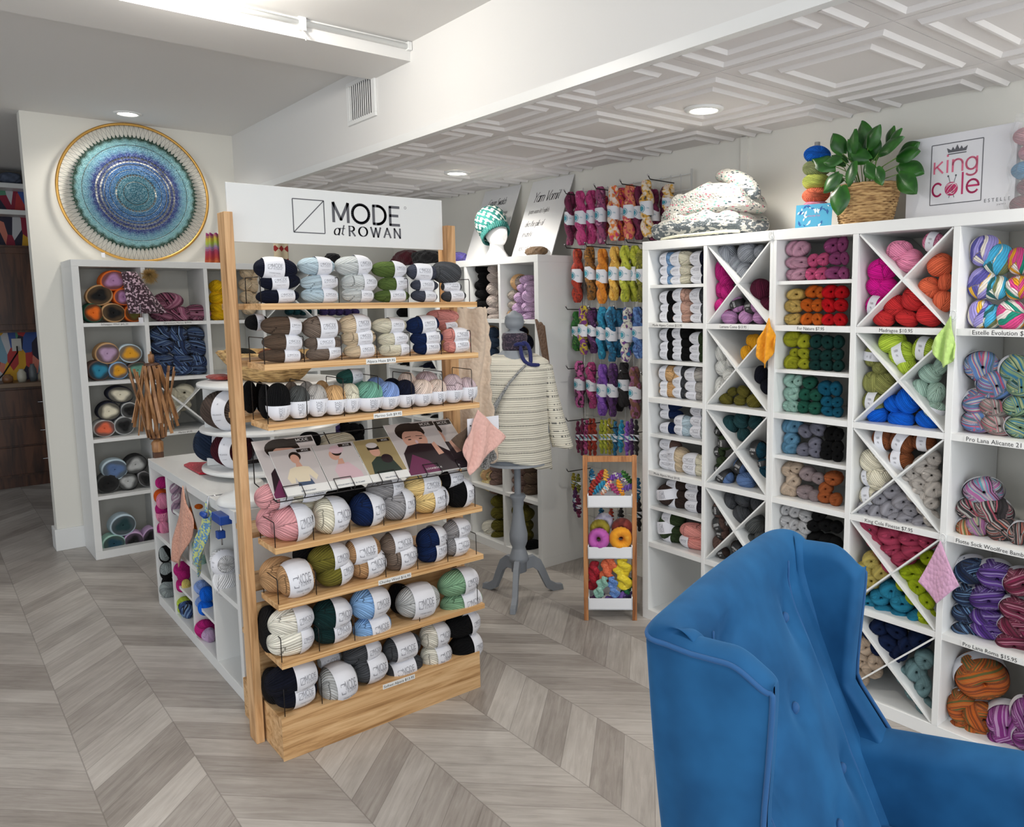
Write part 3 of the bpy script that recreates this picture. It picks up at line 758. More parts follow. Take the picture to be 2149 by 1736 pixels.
hot pink;-1.52;1.52;2.715;0.074;0.071;0;0.44;Fb
@y1r;M;Y;right wedge, fourth column diamond cubby, level one
coral;-1.291;1.66;2.715;0.078;0.076;0;0;F
coral;-1.271;1.602;2.715;0.044;0.061;0;0;F
coral;-1.324;1.581;2.715;0.07;0.072;0;0;F
coral;-1.277;1.534;2.715;0.064;0.076;0;0;F
@y1b;M;Y;lower wedge, fourth column diamond cubby, level one
brick red;-1.449;1.524;2.715;0.077;0.072;0;0;F
brick red;-1.378;1.547;2.715;0.078;0.078;0;0;F
brick red;-1.488;1.479;2.715;0.081;0.06;0;0;F
brick red;-1.401;1.477;2.715;0.079;0.055;0;0;F
brick red;-1.319;1.487;2.715;0.085;0.07;0;0;F
@y2t;M;Y;upper wedge, fourth column diamond cubby, level two
lime green;-1.453;1.389;2.715;0.095;0.075;0;0;F
lime green;-1.414;1.35;2.715;0.089;0.079;0;0.44;Fb
lime green;-1.334;1.371;2.715;0.073;0.073;0;0.44;Fb
lime green;-1.397;1.307;2.715;0.062;0.067;0;0;F
@y2l;M;Y;left wedge, fourth column diamond cubby, level two
khaki;-1.527;1.336;2.715;0.059;0.079;0;0.44;Fb
khaki;-1.496;1.292;2.715;0.058;0.048;0;0;F
khaki;-1.521;1.238;2.715;0.072;0.079;0;0;F
khaki;-1.476;1.236;2.715;0.073;0.073;0;0;F
khaki;-1.516;1.168;2.715;0.082;0.069;0;0.44;Fb
@y2r;M;Y;right wedge, fourth column diamond cubby, level two
sage mint;-1.273;1.314;2.715;0.043;0.062;0;0;F
sage mint;-1.308;1.285;2.715;0.077;0.06;0;0;F
sage mint;-1.343;1.224;2.715;0.061;0.076;0;0;F
sage mint;-1.286;1.219;2.715;0.055;0.074;0;0;F
sage mint;-1.288;1.157;2.715;0.06;0.07;0;0.44;Fb
@y2b;M;Y;lower wedge, fourth column diamond cubby, level two
royal blue;-1.501;1.119;2.715;0.077;0.059;0;0;F
royal blue;-1.441;1.168;2.715;0.063;0.058;0;0;F
royal blue;-1.383;1.184;2.715;0.084;0.084;0;0;F
royal blue;-1.409;1.113;2.715;0.097;0.054;0;0;F
royal blue;-1.311;1.12;2.715;0.083;0.056;0;0;F
@y3t;M;Y;upper wedge, fourth column diamond cubby, level three
chestnut;-1.476;1.028;2.715;0.074;0.074;0;0.44;Fb
chestnut;-1.4;1.029;2.715;0.09;0.07;0;0.44;Fb
chestnut;-1.32;1.038;2.715;0.081;0.054;0;0.44;Fb
chestnut;-1.404;0.962;2.715;0.09;0.07;0;0.44;Fb
@y3l;M;Y;left wedge, fourth column diamond cubby, level three
cream;-1.51;0.942;2.715;0.096;0.083;0;0;F
cream;-1.528;0.877;2.715;0.055;0.055;0;0.44;Fb
cream;-1.484;0.88;2.715;0.087;0.085;0;0;F
cream;-1.519;0.804;2.715;0.076;0.068;0;0.44;Fb
@y3r;E;Y;right wedge, fourth column diamond cubby, level three
oatmeal;-1.276;0.993;2.715;0.039;0.058;0;0;F
oatmeal;-1.311;0.961;2.715;0.068;0.061;0;0;F
oatmeal;-1.35;0.927;2.715;0.045;0.052;0;0;F
oatmeal;-1.285;0.928;2.715;0.051;0.051;0;0;F
oatmeal;-1.372;0.891;2.715;0.057;0.052;0;0;F
oatmeal;-1.321;0.893;2.715;0.044;0.049;0;0;F
oatmeal;-1.275;0.88;2.715;0.049;0.061;0;0;F
oatmeal;-1.334;0.849;2.715;0.062;0.057;0;0;F
oatmeal;-1.3;0.808;2.715;0.049;0.049;0;0;F
oatmeal;-1.276;0.832;2.715;0.041;0.043;0;0;F
oatmeal;-1.276;0.775;2.715;0.042;0.054;0;0;F
@y3b;E;Y;lower wedge, fourth column diamond cubby, level three
dove grey;-1.527;0.755;2.715;0.057;0.06;0;0;F
dove grey;-1.485;0.756;2.715;0.054;0.059;0;0;F
dove grey;-1.436;0.779;2.715;0.064;0.055;0;0;F
dove grey;-1.474;0.81;2.715;0.049;0.047;0;0;F
dove grey;-1.428;0.848;2.715;0.056;0.058;0;0;F
dove grey;-1.388;0.816;2.715;0.058;0.058;0;0;F
dove grey;-1.44;0.732;2.715;0.038;0.031;0;0;F
dove grey;-1.408;0.748;2.715;0.04;0.043;0;0;F
dove grey;-1.368;0.753;2.715;0.053;0.053;0;0;F
dove grey;-1.35;0.789;2.715;0.042;0.042;0;0;F
dove grey;-1.308;0.751;2.715;0.055;0.052;0;0;F
@y4t;E;Y;upper wedge, fourth column diamond cubby, level four
raspberry;-1.521;0.681;2.715;0.071;0.054;0;0;F
raspberry;-1.488;0.643;2.715;0.05;0.05;0;0;F
raspberry;-1.433;0.672;2.715;0.077;0.063;0;0;F
raspberry;-1.353;0.682;2.715;0.076;0.048;0;0;F
raspberry;-1.287;0.686;2.715;0.05;0.047;0;0;F
raspberry;-1.454;0.605;2.715;0.055;0.05;0;0;F
raspberry;-1.417;0.63;2.715;0.052;0.039;0;0;F
raspberry;-1.335;0.642;2.715;0.078;0.048;0;0;F
raspberry;-1.378;0.603;2.715;0.068;0.053;0;0;F
raspberry;-1.42;0.564;2.715;0.058;0.054;0;0;F
@y4l;E;Y;left wedge, fourth column diamond cubby, level four
lemon;-1.498;0.565;2.715;0.051;0.059;0;0;F
lemon;-1.524;0.52;2.715;0.05;0.057;0;0;F
lemon;-1.458;0.529;2.715;0.05;0.053;0;0;F
lemon;-1.498;0.486;2.715;0.059;0.054;0;0;F
lemon;-1.524;0.45;2.715;0.04;0.051;0;0;F
@y4r;E;Y;right wedge, fourth column diamond cubby, level four
acid green;-1.282;0.632;2.715;0.04;0.05;0;0;F
acid green;-1.343;0.561;2.715;0.079;0.057;0;0;F
acid green;-1.363;0.508;2.715;0.048;0.048;0;0;F
acid green;-1.318;0.515;2.715;0.051;0.057;0;0;F
acid green;-1.325;0.465;2.715;0.049;0.048;0;0;F
acid green;-1.28;0.467;2.715;0.047;0.051;0;0;F
acid green;-1.276;0.412;2.715;0.051;0.056;0;0;F
@y4b;E;Y;lower wedge, fourth column diamond cubby, level four
turquoise;-1.51;0.395;2.715;0.061;0.054;0;0;F
turquoise;-1.459;0.433;2.715;0.063;0.059;0;0;F
turquoise;-1.419;0.47;2.715;0.067;0.064;0;0;F
turquoise;-1.443;0.387;2.715;0.055;0.036;0;0;F
turquoise;-1.377;0.43;2.715;0.069;0.058;0;0;F
turquoise;-1.381;0.381;2.715;0.058;0.04;0;0;F
turquoise;-1.314;0.392;2.715;0.057;0.049;0;0;F
@y5t;E;Y;upper wedge, fourth column diamond cubby, level five
deep navy;-1.49;0.285;2.715;0.051;0.06;0;0;F
deep navy;-1.455;0.314;2.715;0.051;0.051;0;0;F
deep navy;-1.393;0.319;2.715;0.064;0.049;0;0;F
deep navy;-1.304;0.317;2.715;0.062;0.057;0;0;F
deep navy;-1.42;0.264;2.715;0.059;0.059;0;0;F
deep navy;-1.458;0.233;2.715;0.045;0.05;0;0;F
deep navy;-1.348;0.282;2.715;0.048;0.054;0;0;F
deep navy;-1.369;0.243;2.715;0.044;0.049;0;0;F
deep navy;-1.403;0.211;2.715;0.049;0.049;0;0;F
@y5l;E;Y;left wedge, fourth column diamond cubby, level five
sand;-1.537;0.228;2.715;0.035;0.055;0;0;F
sand;-1.508;0.222;2.715;0.053;0.06;0;0;F
sand;-1.526;0.162;2.715;0.055;0.056;0;0;F
sand;-1.463;0.175;2.715;0.05;0.061;0;0;F
sand;-1.482;0.133;2.715;0.06;0.056;0;0;F
sand;-1.523;0.087;2.715;0.051;0.055;0;0;F
@y5r;E;Y;right wedge, fourth column diamond cubby, level five
dusty teal;-1.279;0.249;2.715;0.051;0.067;0;0;F
dusty teal;-1.351;0.16;2.715;0.052;0.06;0;0;F
dusty teal;-1.311;0.192;2.715;0.057;0.074;0;0;F
dusty teal;-1.276;0.148;2.715;0.042;0.073;0;0;F
dusty teal;-1.31;0.112;2.715;0.057;0.057;0;0;F
dusty teal;-1.27;0.075;2.715;0.046;0.057;0;0;F
@s1;M;Y;top right cubby
lilac striped;-1.148;1.701;2.73;0.088;0.098;0;0;F
lilac striped;-1.15;1.595;2.73;0.085;0.103;0;0;F
lilac striped;-1.152;1.493;2.73;0.08;0.092;0;0;F
aqua striped;-1.105;1.67;2.73;0.084;0.098;0;0;F
aqua striped;-1.107;1.579;2.73;0.073;0.077;0;0;F
aqua striped;-1.121;1.486;2.73;0.071;0.078;0;0;F
multi striped;-1.041;1.663;2.73;0.064;0.085;0;0;F
multi striped;-1.041;1.578;2.73;0.069;0.074;0;0;F
multi striped;-1.056;1.49;2.73;0.084;0.086;0;0;F
@s2;E;Y;second cubby down, rightmost column
pink and blue;-1.145;1.317;2.73;0.096;0.091;0;0;F
pink and blue;-1.098;1.261;2.73;0.096;0.091;0;0;F
pink and blue;-1.145;1.197;2.73;0.096;0.078;0;0;F
pink and blue;-1.142;1.132;2.73;0.101;0.074;0;0;F
pink and grey;-1.098;1.182;2.73;0.08;0.06;0;0;F
pink and grey;-1.086;1.127;2.73;0.085;0.063;0;0;F
green and blue;-1.035;1.313;2.73;0.08;0.085;0;0;F
green and blue;-1.016;1.258;2.73;0.067;0.058;0;0;F
green and blue;-1.022;1.196;2.73;0.067;0.063;0;0;F
green and blue;-1.016;1.128;2.73;0.067;0.065;0;0;F
@s3;E;Y;third cubby down, rightmost column
pastel multi;-1.122;0.892;2.73;0.105;0.082;0;0;F
black and pink;-1.153;0.828;2.73;0.079;0.071;0;0;F
black and pink;-1.087;0.835;2.73;0.104;0.079;0;0;F
rust multi;-1.15;0.751;2.73;0.084;0.074;0;0;F
lilac multi;-1.127;0.777;2.73;0.066;0.064;0;0;F
black and coral;-1.053;0.78;2.73;0.076;0.069;0;0;F
black and coral;-0.99;0.779;2.73;0.054;0.068;0;0;F
@s4;E;Y;fourth cubby down, rightmost column
navy flecked;-1.145;0.609;2.73;0.095;0.08;0;0;F
navy flecked;-1.148;0.518;2.73;0.089;0.065;0;0;F
navy flecked;-1.147;0.453;2.73;0.091;0.062;0;0;F
navy flecked;-1.146;0.39;2.73;0.093;0.06;0;0;F
violet flecked;-1.066;0.612;2.73;0.098;0.085;0;0;F
violet flecked;-1.09;0.529;2.73;0.099;0.074;0;0;F
violet flecked;-1.085;0.462;2.73;0.097;0.06;0;0;F
violet flecked;-1.079;0.424;2.73;0.096;0.064;0;0;F
wine flecked;-0.986;0.61;2.73;0.086;0.081;0;0;F
wine flecked;-0.992;0.513;2.73;0.087;0.072;0;0;F
wine flecked;-0.993;0.456;2.73;0.087;0.064;0;0;F
wine flecked;-0.997;0.395;2.73;0.087;0.07;0;0;F
@s5;E;Y;bottom right cubby
orange flecked;-1.108;0.228;2.73;0.14;0.124;0;0.44;Fb
orange flecked;-1.146;0.105;2.73;0.093;0.109;0;0;F
orange flecked;-1.09;0.096;2.73;0.106;0.091;0;0;F
orange flecked;-1.146;0.031;2.73;0.093;0.072;0;0;F
orange flecked;-1.096;0.027;2.73;0.086;0.078;0;0;F
violet marled;-1.007;0.108;2.73;0.104;0.114;0;0;F
violet marled;-1.008;0.049;2.73;0.094;0.074;0;0;F
violet marled;-0.948;0.168;2.73;0.06;0.099;0;0;F
violet marled;-0.942;0.086;2.73;0.055;0.07;0;0;F
@f1;K;Y;top cubby, shelving behind the mannequin
black;-4.244;1.756;2.8;0.076;0.062;0;0;F
black;-4.221;1.707;2.8;0.062;0.055;0;0;F
black;-4.26;1.654;2.8;0.063;0.063;0;0;F
black;-4.23;1.659;2.8;0.069;0.076;0;0;F
black;-4.258;1.602;2.8;0.067;0.06;0;0;F
black;-4.226;1.597;2.8;0.062;0.062;0;0;F
black;-4.256;1.539;2.8;0.071;0.056;0;0;F
black;-4.229;1.532;2.8;0.07;0.059;0;0;F
black;-4.256;1.472;2.8;0.071;0.06;0;0;F
black;-4.232;1.466;2.8;0.077;0.059;0;0;F
@f2;K;Y;top cubby right side, shelving behind mannequin
oatmeal grey;-4.109;1.751;2.8;0.061;0.054;0;0;F
oatmeal grey;-4.118;1.697;2.8;0.065;0.061;0;0;F
oatmeal grey;-4.126;1.63;2.8;0.075;0.072;0;0;F
oatmeal grey;-4.129;1.555;2.8;0.075;0.072;0;0;F
oatmeal grey;-4.132;1.497;2.8;0.069;0.055;0;0;F
oatmeal grey;-4.121;1.453;2.8;0.062;0.048;0;0;F
@f3;K;Y;second top cubby, shelving behind the mannequin
greige;-3.87;1.664;2.8;0.079;0.079;0;0;F
greige;-3.9;1.587;2.8;0.073;0.058;0;0;F
greige;-3.9;1.531;2.8;0.073;0.05;0;0;F
greige;-3.894;1.471;2.8;0.086;0.06;0;0;F
@f4;K;Y;second top cubby right side, behind the mannequin
lilac;-3.776;1.675;2.8;0.065;0.052;0;0;F
lilac;-3.805;1.627;2.8;0.062;0.052;0;0;F
lilac;-3.739;1.636;2.8;0.045;0.058;0;0;F
lilac;-3.839;1.573;2.8;0.065;0.062;0;0;F
lilac;-3.757;1.582;2.8;0.058;0.071;0;0;F
lilac;-3.858;1.511;2.8;0.069;0.058;0;0;F
lilac;-3.764;1.518;2.8;0.061;0.055;0;0;F
lilac;-3.843;1.459;2.8;0.069;0.046;0;0;F
lilac;-3.755;1.463;2.8;0.052;0.045;0;0;F
@f5;K;Y;second row, shelving behind the mannequin
slate blue;-4.204;1.356;2.8;0.134;0.075;0;0;F
slate blue;-4.191;1.296;2.8;0.134;0.067;0;0;F
slate blue;-4.209;1.228;2.8;0.134;0.073;0;0;F
slate blue;-4.212;1.16;2.8;0.135;0.067;0;0;F
slate blue;-4.208;1.099;2.8;0.123;0.061;0;0;F
@f6;K;Y;second row, cubby behind the mannequin neck
midnight navy;-3.891;1.368;2.8;0.093;0.064;0;0;F
midnight navy;-3.886;1.31;2.8;0.105;0.07;0;0;F
midnight navy;-3.891;1.25;2.8;0.094;0.071;0;0;F
midnight navy;-3.826;1.302;2.8;0.069;0.092;0;0;F
@f7;K;Y;third row, shelving behind the mannequin
crimson;-4.219;1.006;2.8;0.092;0.062;0;0;F
crimson;-4.221;0.944;2.8;0.092;0.062;0;0;F
crimson;-4.224;0.881;2.8;0.093;0.062;0;0;F
crimson;-4.227;0.819;2.8;0.093;0.056;0;0;F
@f8;K;Y;fourth row, cubby left of mannequin stand
pale yellow;-4.243;0.435;2.8;0.101;0.063;0;0;F
pale yellow;-4.226;0.374;2.8;0.139;0.076;0;0;F
mocha;-4.137;0.505;2.8;0.076;0.061;0;0;F
mocha;-4.139;0.448;2.8;0.076;0.059;0;0;F
mocha;-4.141;0.398;2.8;0.076;0.059;0;0;F
mocha;-4.143;0.351;2.8;0.077;0.052;0;0;F
@f9;K;Y;fourth row, cubby behind mannequin stand
mocha;-3.89;0.531;2.8;0.096;0.09;0;0;F
mocha;-3.887;0.459;2.8;0.102;0.06;0;0;F
mocha;-3.887;0.397;2.8;0.102;0.072;0;0;F
dark brown;-3.774;0.561;2.8;0.07;0.07;0;0;F
dark brown;-3.773;0.49;2.8;0.081;0.07;0;0;F
dark brown;-3.775;0.418;2.8;0.082;0.07;0;0;F
dark brown;-3.78;0.352;2.8;0.082;0.047;0;0;F
@f10;K;Y;bottom row, cubby left of mannequin stand
off-white;-4.228;0.088;2.8;0.134;0.076;0;0;F
off-white;-4.225;0.022;2.8;0.14;0.077;0;0;F
off-white;-4.225;-0.044;2.8;0.141;0.077;0;0;F
olive;-4.133;0.279;2.8;0.08;0.068;0;0;F
olive;-4.131;0.204;2.8;0.087;0.074;0;0;F
olive;-4.135;0.12;2.8;0.081;0.068;0;0;F
olive;-4.137;0.049;2.8;0.077;0.062;0;0;F
olive;-4.135;-0.014;2.8;0.075;0.056;0;0;F
@f11;K;Y;bottom row, cubby behind mannequin stand
olive;-3.9;0.269;2.8;0.073;0.073;0;0;F
olive;-3.9;0.194;2.8;0.073;0.073;0;0;F
olive;-3.9;0.119;2.8;0.073;0.073;0;0;F
olive;-3.9;0.047;2.8;0.073;0.073;0;0;F
olive;-3.849;0.248;2.8;0.083;0.071;0;0;F
olive;-3.861;0.172;2.8;0.083;0.071;0;0;F
olive;-3.863;0.111;2.8;0.083;0.071;0;0;F
black;-3.785;0.068;2.8;0.071;0.059;0;0;F
@k1;C;X;top left cubby of hoop wall shelves
orange;0.983;1.7;-5.62;0.15;0.119;0;0;F|orchid
tan;0.907;1.611;-5.62;0.151;0.121;0;0;F|black
orange;1.029;1.601;-5.62;0.113;0.103;0;0;F|orchid
pine green;0.863;1.506;-5.62;0.111;0.117;0;0;F|orange
tan;0.972;1.505;-5.62;0.135;0.115;0;0;F|black
orange;1.081;1.501;-5.62;0.114;0.108;0;0;F|olive
@k2;C;X;second cubby of hoop wall shelves
tan;0.921;1.257;-5.62;0.14;0.128;0;0;F|lilac
pale blue;1.049;1.252;-5.62;0.135;0.115;0;0;F|gold
cocoa brown;0.867;1.156;-5.62;0.125;0.122;0;0;F|turquoise
light blue;0.972;1.149;-5.62;0.114;0.107;0;0;F|gold
cocoa brown;1.084;1.146;-5.62;0.135;0.103;0;0;F|sea green
@k3;C;X;third cubby of hoop wall shelves
midnight navy;0.973;0.999;-5.62;0.15;0.104;0;0;F|cream
midnight navy;0.905;0.901;-5.62;0.132;0.116;0;0;F|cream
pale grey;1.018;0.896;-5.62;0.102;0.102;0;0;F|black
pale grey;0.872;0.798;-5.62;0.126;0.107;0;0;F|coral
pale grey;0.98;0.804;-5.62;0.117;0.117;0;0;F|black
@k4;C;X;fourth cubby of hoop wall shelves
pale blue;0.912;0.534;-5.62;0.15;0.13;0;0;F|denim blue
black;1.028;0.55;-5.62;0.14;0.116;0;0;F|pale grey
dark grey;0.872;0.452;-5.62;0.132;0.121;0;0;F|black
black;0.981;0.449;-5.62;0.121;0.113;0;0;F|pale grey
mid grey;1.074;0.449;-5.62;0.078;0.115;0;0;F|black
@k5;C;X;bottom cubby of hoop wall shelves
pale blue;0.929;0.174;-5.62;0.152;0.134;0;0;F|deep teal
mint;0.873;0.066;-5.62;0.133;0.115;0;0;F|petrol blue
lilac;0.986;0.061;-5.62;0.117;0.117;0;0;F|black
lilac;1.068;0.066;-5.62;0.079;0.129;0;0;F|black
@k6;E;X;top second cubby, hoop wall shelves
pink marled;1.29;1.572;-5.62;0.141;0.104;0;0;F
pink marled;1.246;1.491;-5.62;0.114;0.088;0;0;F
pink marled;1.353;1.49;-5.62;0.119;0.086;0;0;F
pink marled;1.46;1.495;-5.62;0.136;0.096;0;0;F
@k7;E;X;second row second cubby, hoop wall shelves
blue marled;1.232;1.368;-5.62;0.111;0.085;0;0;F
blue marled;1.333;1.365;-5.62;0.112;0.086;0;0;F
blue marled;1.437;1.361;-5.62;0.093;0.08;0;0;F
blue marled;1.238;1.283;-5.62;0.117;0.089;0;0;F
blue marled;1.345;1.272;-5.62;0.119;0.095;0;0;F
blue marled;1.444;1.274;-5.62;0.107;0.1;0;0;F
blue marled;1.233;1.199;-5.62;0.115;0.084;0;0;F
blue marled;1.346;1.186;-5.62;0.119;0.082;0;0;F
blue marled;1.444;1.18;-5.62;0.107;0.08;0;0;F
blue marled;1.228;1.131;-5.62;0.115;0.072;0;0;F
blue marled;1.341;1.128;-5.62;0.117;0.066;0;0;F
blue marled;1.433;1.129;-5.62;0.107;0.067;0;0;F
@k8;E;X;diamond cubby of hoop wall shelves
cream;1.27;0.959;-5.62;0.079;0.103;0;0;F
cream;1.351;0.979;-5.62;0.096;0.104;0;0;F
cream;1.322;0.907;-5.62;0.096;0.082;0;0;F
cream;1.263;0.853;-5.62;0.079;0.09;0;0;F
@k9;K;X;top third cubby, hoop wall shelves
mustard yellow;1.588;1.666;-5.62;0.081;0.081;0;0;F
mustard yellow;1.632;1.66;-5.62;0.081;0.081;0;0;F
mustard yellow;1.583;1.592;-5.62;0.081;0.078;0;0;F
mustard yellow;1.64;1.585;-5.62;0.082;0.075;0;0;F
mustard yellow;1.585;1.525;-5.62;0.081;0.068;0;0;F
mustard yellow;1.636;1.518;-5.62;0.082;0.068;0;0;F
mustard yellow;1.588;1.475;-5.62;0.095;0.057;0;0;F
@k10;K;X;top fourth cubby, hoop wall shelves
beige;1.789;1.763;-5.62;0.083;0.069;0;0;F
beige;1.848;1.75;-5.62;0.083;0.07;0;0;F
beige;1.777;1.681;-5.62;0.083;0.076;0;0;F
beige;1.83;1.674;-5.62;0.097;0.076;0;0;F
beige;1.779;1.599;-5.62;0.083;0.069;0;0;F
beige;1.825;1.585;-5.62;0.084;0.07;0;0;F
beige;1.788;1.516;-5.62;0.083;0.062;0;0;F
@i1;M;Y;first upper cubby of white island
burnt orange;-4.409;0.58;0.915;0.052;0.063;0;0;F
burnt orange;-4.414;0.5;0.915;0.043;0.053;0;0;F
magenta;-4.364;0.658;0.915;0.046;0.051;0;0;F
magenta;-4.412;0.508;0.915;0.047;0.063;0;0;F
magenta;-4.411;0.409;0.915;0.048;0.064;0;0;F
rose pink;-4.38;0.56;0.915;0.046;0.072;0;0;F
rose pink;-4.408;0.48;0.915;0.047;0.062;0;0;F
rose pink;-4.393;0.419;0.915;0.036;0.062;0;0;F
@i2;M;Y;first lower cubby of white island
stone grey;-4.411;0.277;0.915;0.048;0.07;0;0;F
stone grey;-4.411;0.189;0.915;0.049;0.071;0;0;F
stone grey;-4.411;0.099;0.915;0.049;0.065;0;0;F
stone grey;-4.404;0.02;0.915;0.065;0.068;0;0;F
black;-4.412;0.273;0.915;0.047;0.079;0;0;F
black;-4.412;0.184;0.915;0.048;0.079;0;0;F
black;-4.414;0.116;0.915;0.042;0.063;0;0;F
black;-4.416;0.051;0.915;0.037;0.058;0;0;F
@i3;M;Y;second upper cubby of white island
mauve marled;-4.093;0.674;0.915;0.041;0.047;0;0;F
mauve marled;-4.084;0.631;0.915;0.039;0.044;0;0;F
mauve marled;-4.093;0.579;0.915;0.04;0.055;0;0;F
mauve marled;-4.095;0.434;0.915;0.035;0.06;0;0;F
@i4;M;Y;second middle cubby of white island
magenta;-4.085;0.276;0.915;0.058;0.062;0;0;F
magenta;-4.088;0.198;0.915;0.05;0.06;0;0;F
magenta;-4.067;0.253;0.915;0.044;0.049;0;0;F
lemon;-4.03;0.212;0.915;0.031;0.049;0;0;F
@i5;M;Y;second lower cubby of white island
lime green;-4.086;0.108;0.915;0.056;0.051;0;0;F
lime green;-4.089;0.052;0.915;0.049;0.049;0;0;F
lime green;-4.088;0.01;0.915;0.051;0.046;0;0;F
blue marled;-4.071;0.098;0.915;0.047;0.054;0;0;F
blue marled;-4.055;0.047;0.915;0.047;0.049;0;0;F
blue marled;-4.03;0.003;0.915;0.035;0.059;0;0;F
@i6;M;Y;third upper cubby of white island
orange;-3.721;0.643;0.915;0.052;0.054;0;0;F
orange;-3.745;0.582;0.915;0.046;0.046;0;0;F
mint;-3.746;0.472;0.915;0.045;0.051;0;0;F
mint;-3.746;0.419;0.915;0.045;0.047;0;0;F
mint;-3.745;0.384;0.915;0.046;0.046;0;0;F
@i7;M;Y;third middle cubby of white island
cornflower;-3.742;0.28;0.915;0.054;0.054;0;0;F
cornflower;-3.745;0.21;0.915;0.047;0.051;0;0;F
royal blue;-3.674;0.268;0.915;0.045;0.059;0;0;F
royal blue;-3.706;0.197;0.915;0.05;0.059;0;0;F
@i8;M;Y;third lower cubby of white island
magenta;-3.737;0.062;0.915;0.065;0.07;0;0;F
rose pink;-3.743;0.098;0.915;0.051;0.042;0;0;F
lilac;-3.693;0.049;0.915;0.055;0.046;0;0;F
lilac;-3.743;-0.021;0.915;0.051;0.042;0;0;F
lilac;-3.662;0.006;0.915;0.032;0.055;0;0;F
@i9;M;Y;fourth cubby of white island
white;-3.385;0.491;0.915;0.095;0.083;0;0;Fu
white;-3.404;0.378;0.915;0.054;0.066;0;0;F
white;-3.37;0.415;0.915;0.074;0.084;0;0;F
@g1;K;X;behind the rack between its upper shelves
dark teal;2.063;1.495;-5.62;0.048;0.041;0;0;F
dark teal;2.111;1.494;-5.62;0.049;0.042;0;0;F
dark teal;2.16;1.492;-5.62;0.049;0.042;0;0;F
dark teal;2.21;1.493;-5.62;0.049;0.042;0;0;F
dark teal;2.246;1.491;-5.62;0.042;0.042;0;0;F
@g2;K;X;behind the rack, right of the dark teal ones
deep violet;2.31;1.488;-5.62;0.057;0.043;0;0;F
deep violet;2.369;1.487;-5.62;0.057;0.043;0;0;F
deep violet;2.428;1.486;-5.62;0.057;0.043;0;0;F
deep violet;2.489;1.485;-5.62;0.058;0.043;0;0;F
deep violet;2.55;1.484;-5.62;0.058;0.044;0;0;F
deep violet;2.604;1.483;-5.62;0.044;0.044;0;0;F
@g3;K;Y;behind the rack under its top shelf
black;-5.457;1.477;2.8;0.073;0.066;0;0;F
black;-5.319;1.478;2.8;0.072;0.065;0;0;F
@g4;K;Y;behind the rack above its third shelf
black;-5.426;1.082;2.8;0.066;0.044;0;0;F
black;-5.303;1.089;2.8;0.065;0.043;0;0;F
black;-5.198;1.094;2.8;0.043;0.043;0;0;F
midnight navy;-5.068;1.102;2.8;0.056;0.049;0;0;F
midnight navy;-4.956;1.104;2.8;0.055;0.048;0;0;F
midnight navy;-4.861;1.106;2.8;0.048;0.048;0;0;F
@g5;K;X;behind the rack above the magazines
deep violet;2.356;0.638;-5.62;0.059;0.059;0;0;F
deep violet;2.363;0.587;-5.62;0.059;0.05;0;0;F
black;2.428;0.63;-5.62;0.08;0.07;0;0;F
black;2.5;0.612;-5.62;0.08;0.07;0;0;F
black;2.574;0.593;-5.62;0.071;0.081;0;0;F
black;2.435;0.558;-5.62;0.09;0.06;0;0;F
black;2.529;0.537;-5.62;0.091;0.071;0;0;F
@g6;K;Y;behind the rack, right above the magazines
black;-5.039;0.719;2.8;0.077;0.058;0;0;F
black;-4.887;0.73;2.8;0.075;0.057;0;0;F
@g7;M;X;the rack behind the slanted magazines
cream;1.232;1.012;-2.93;0.146;0.072;0;0;
@g8;M;X;the rack behind the slanted magazines
black;1.127;1.033;-2.93;0.082;0.061;0;0;
"""
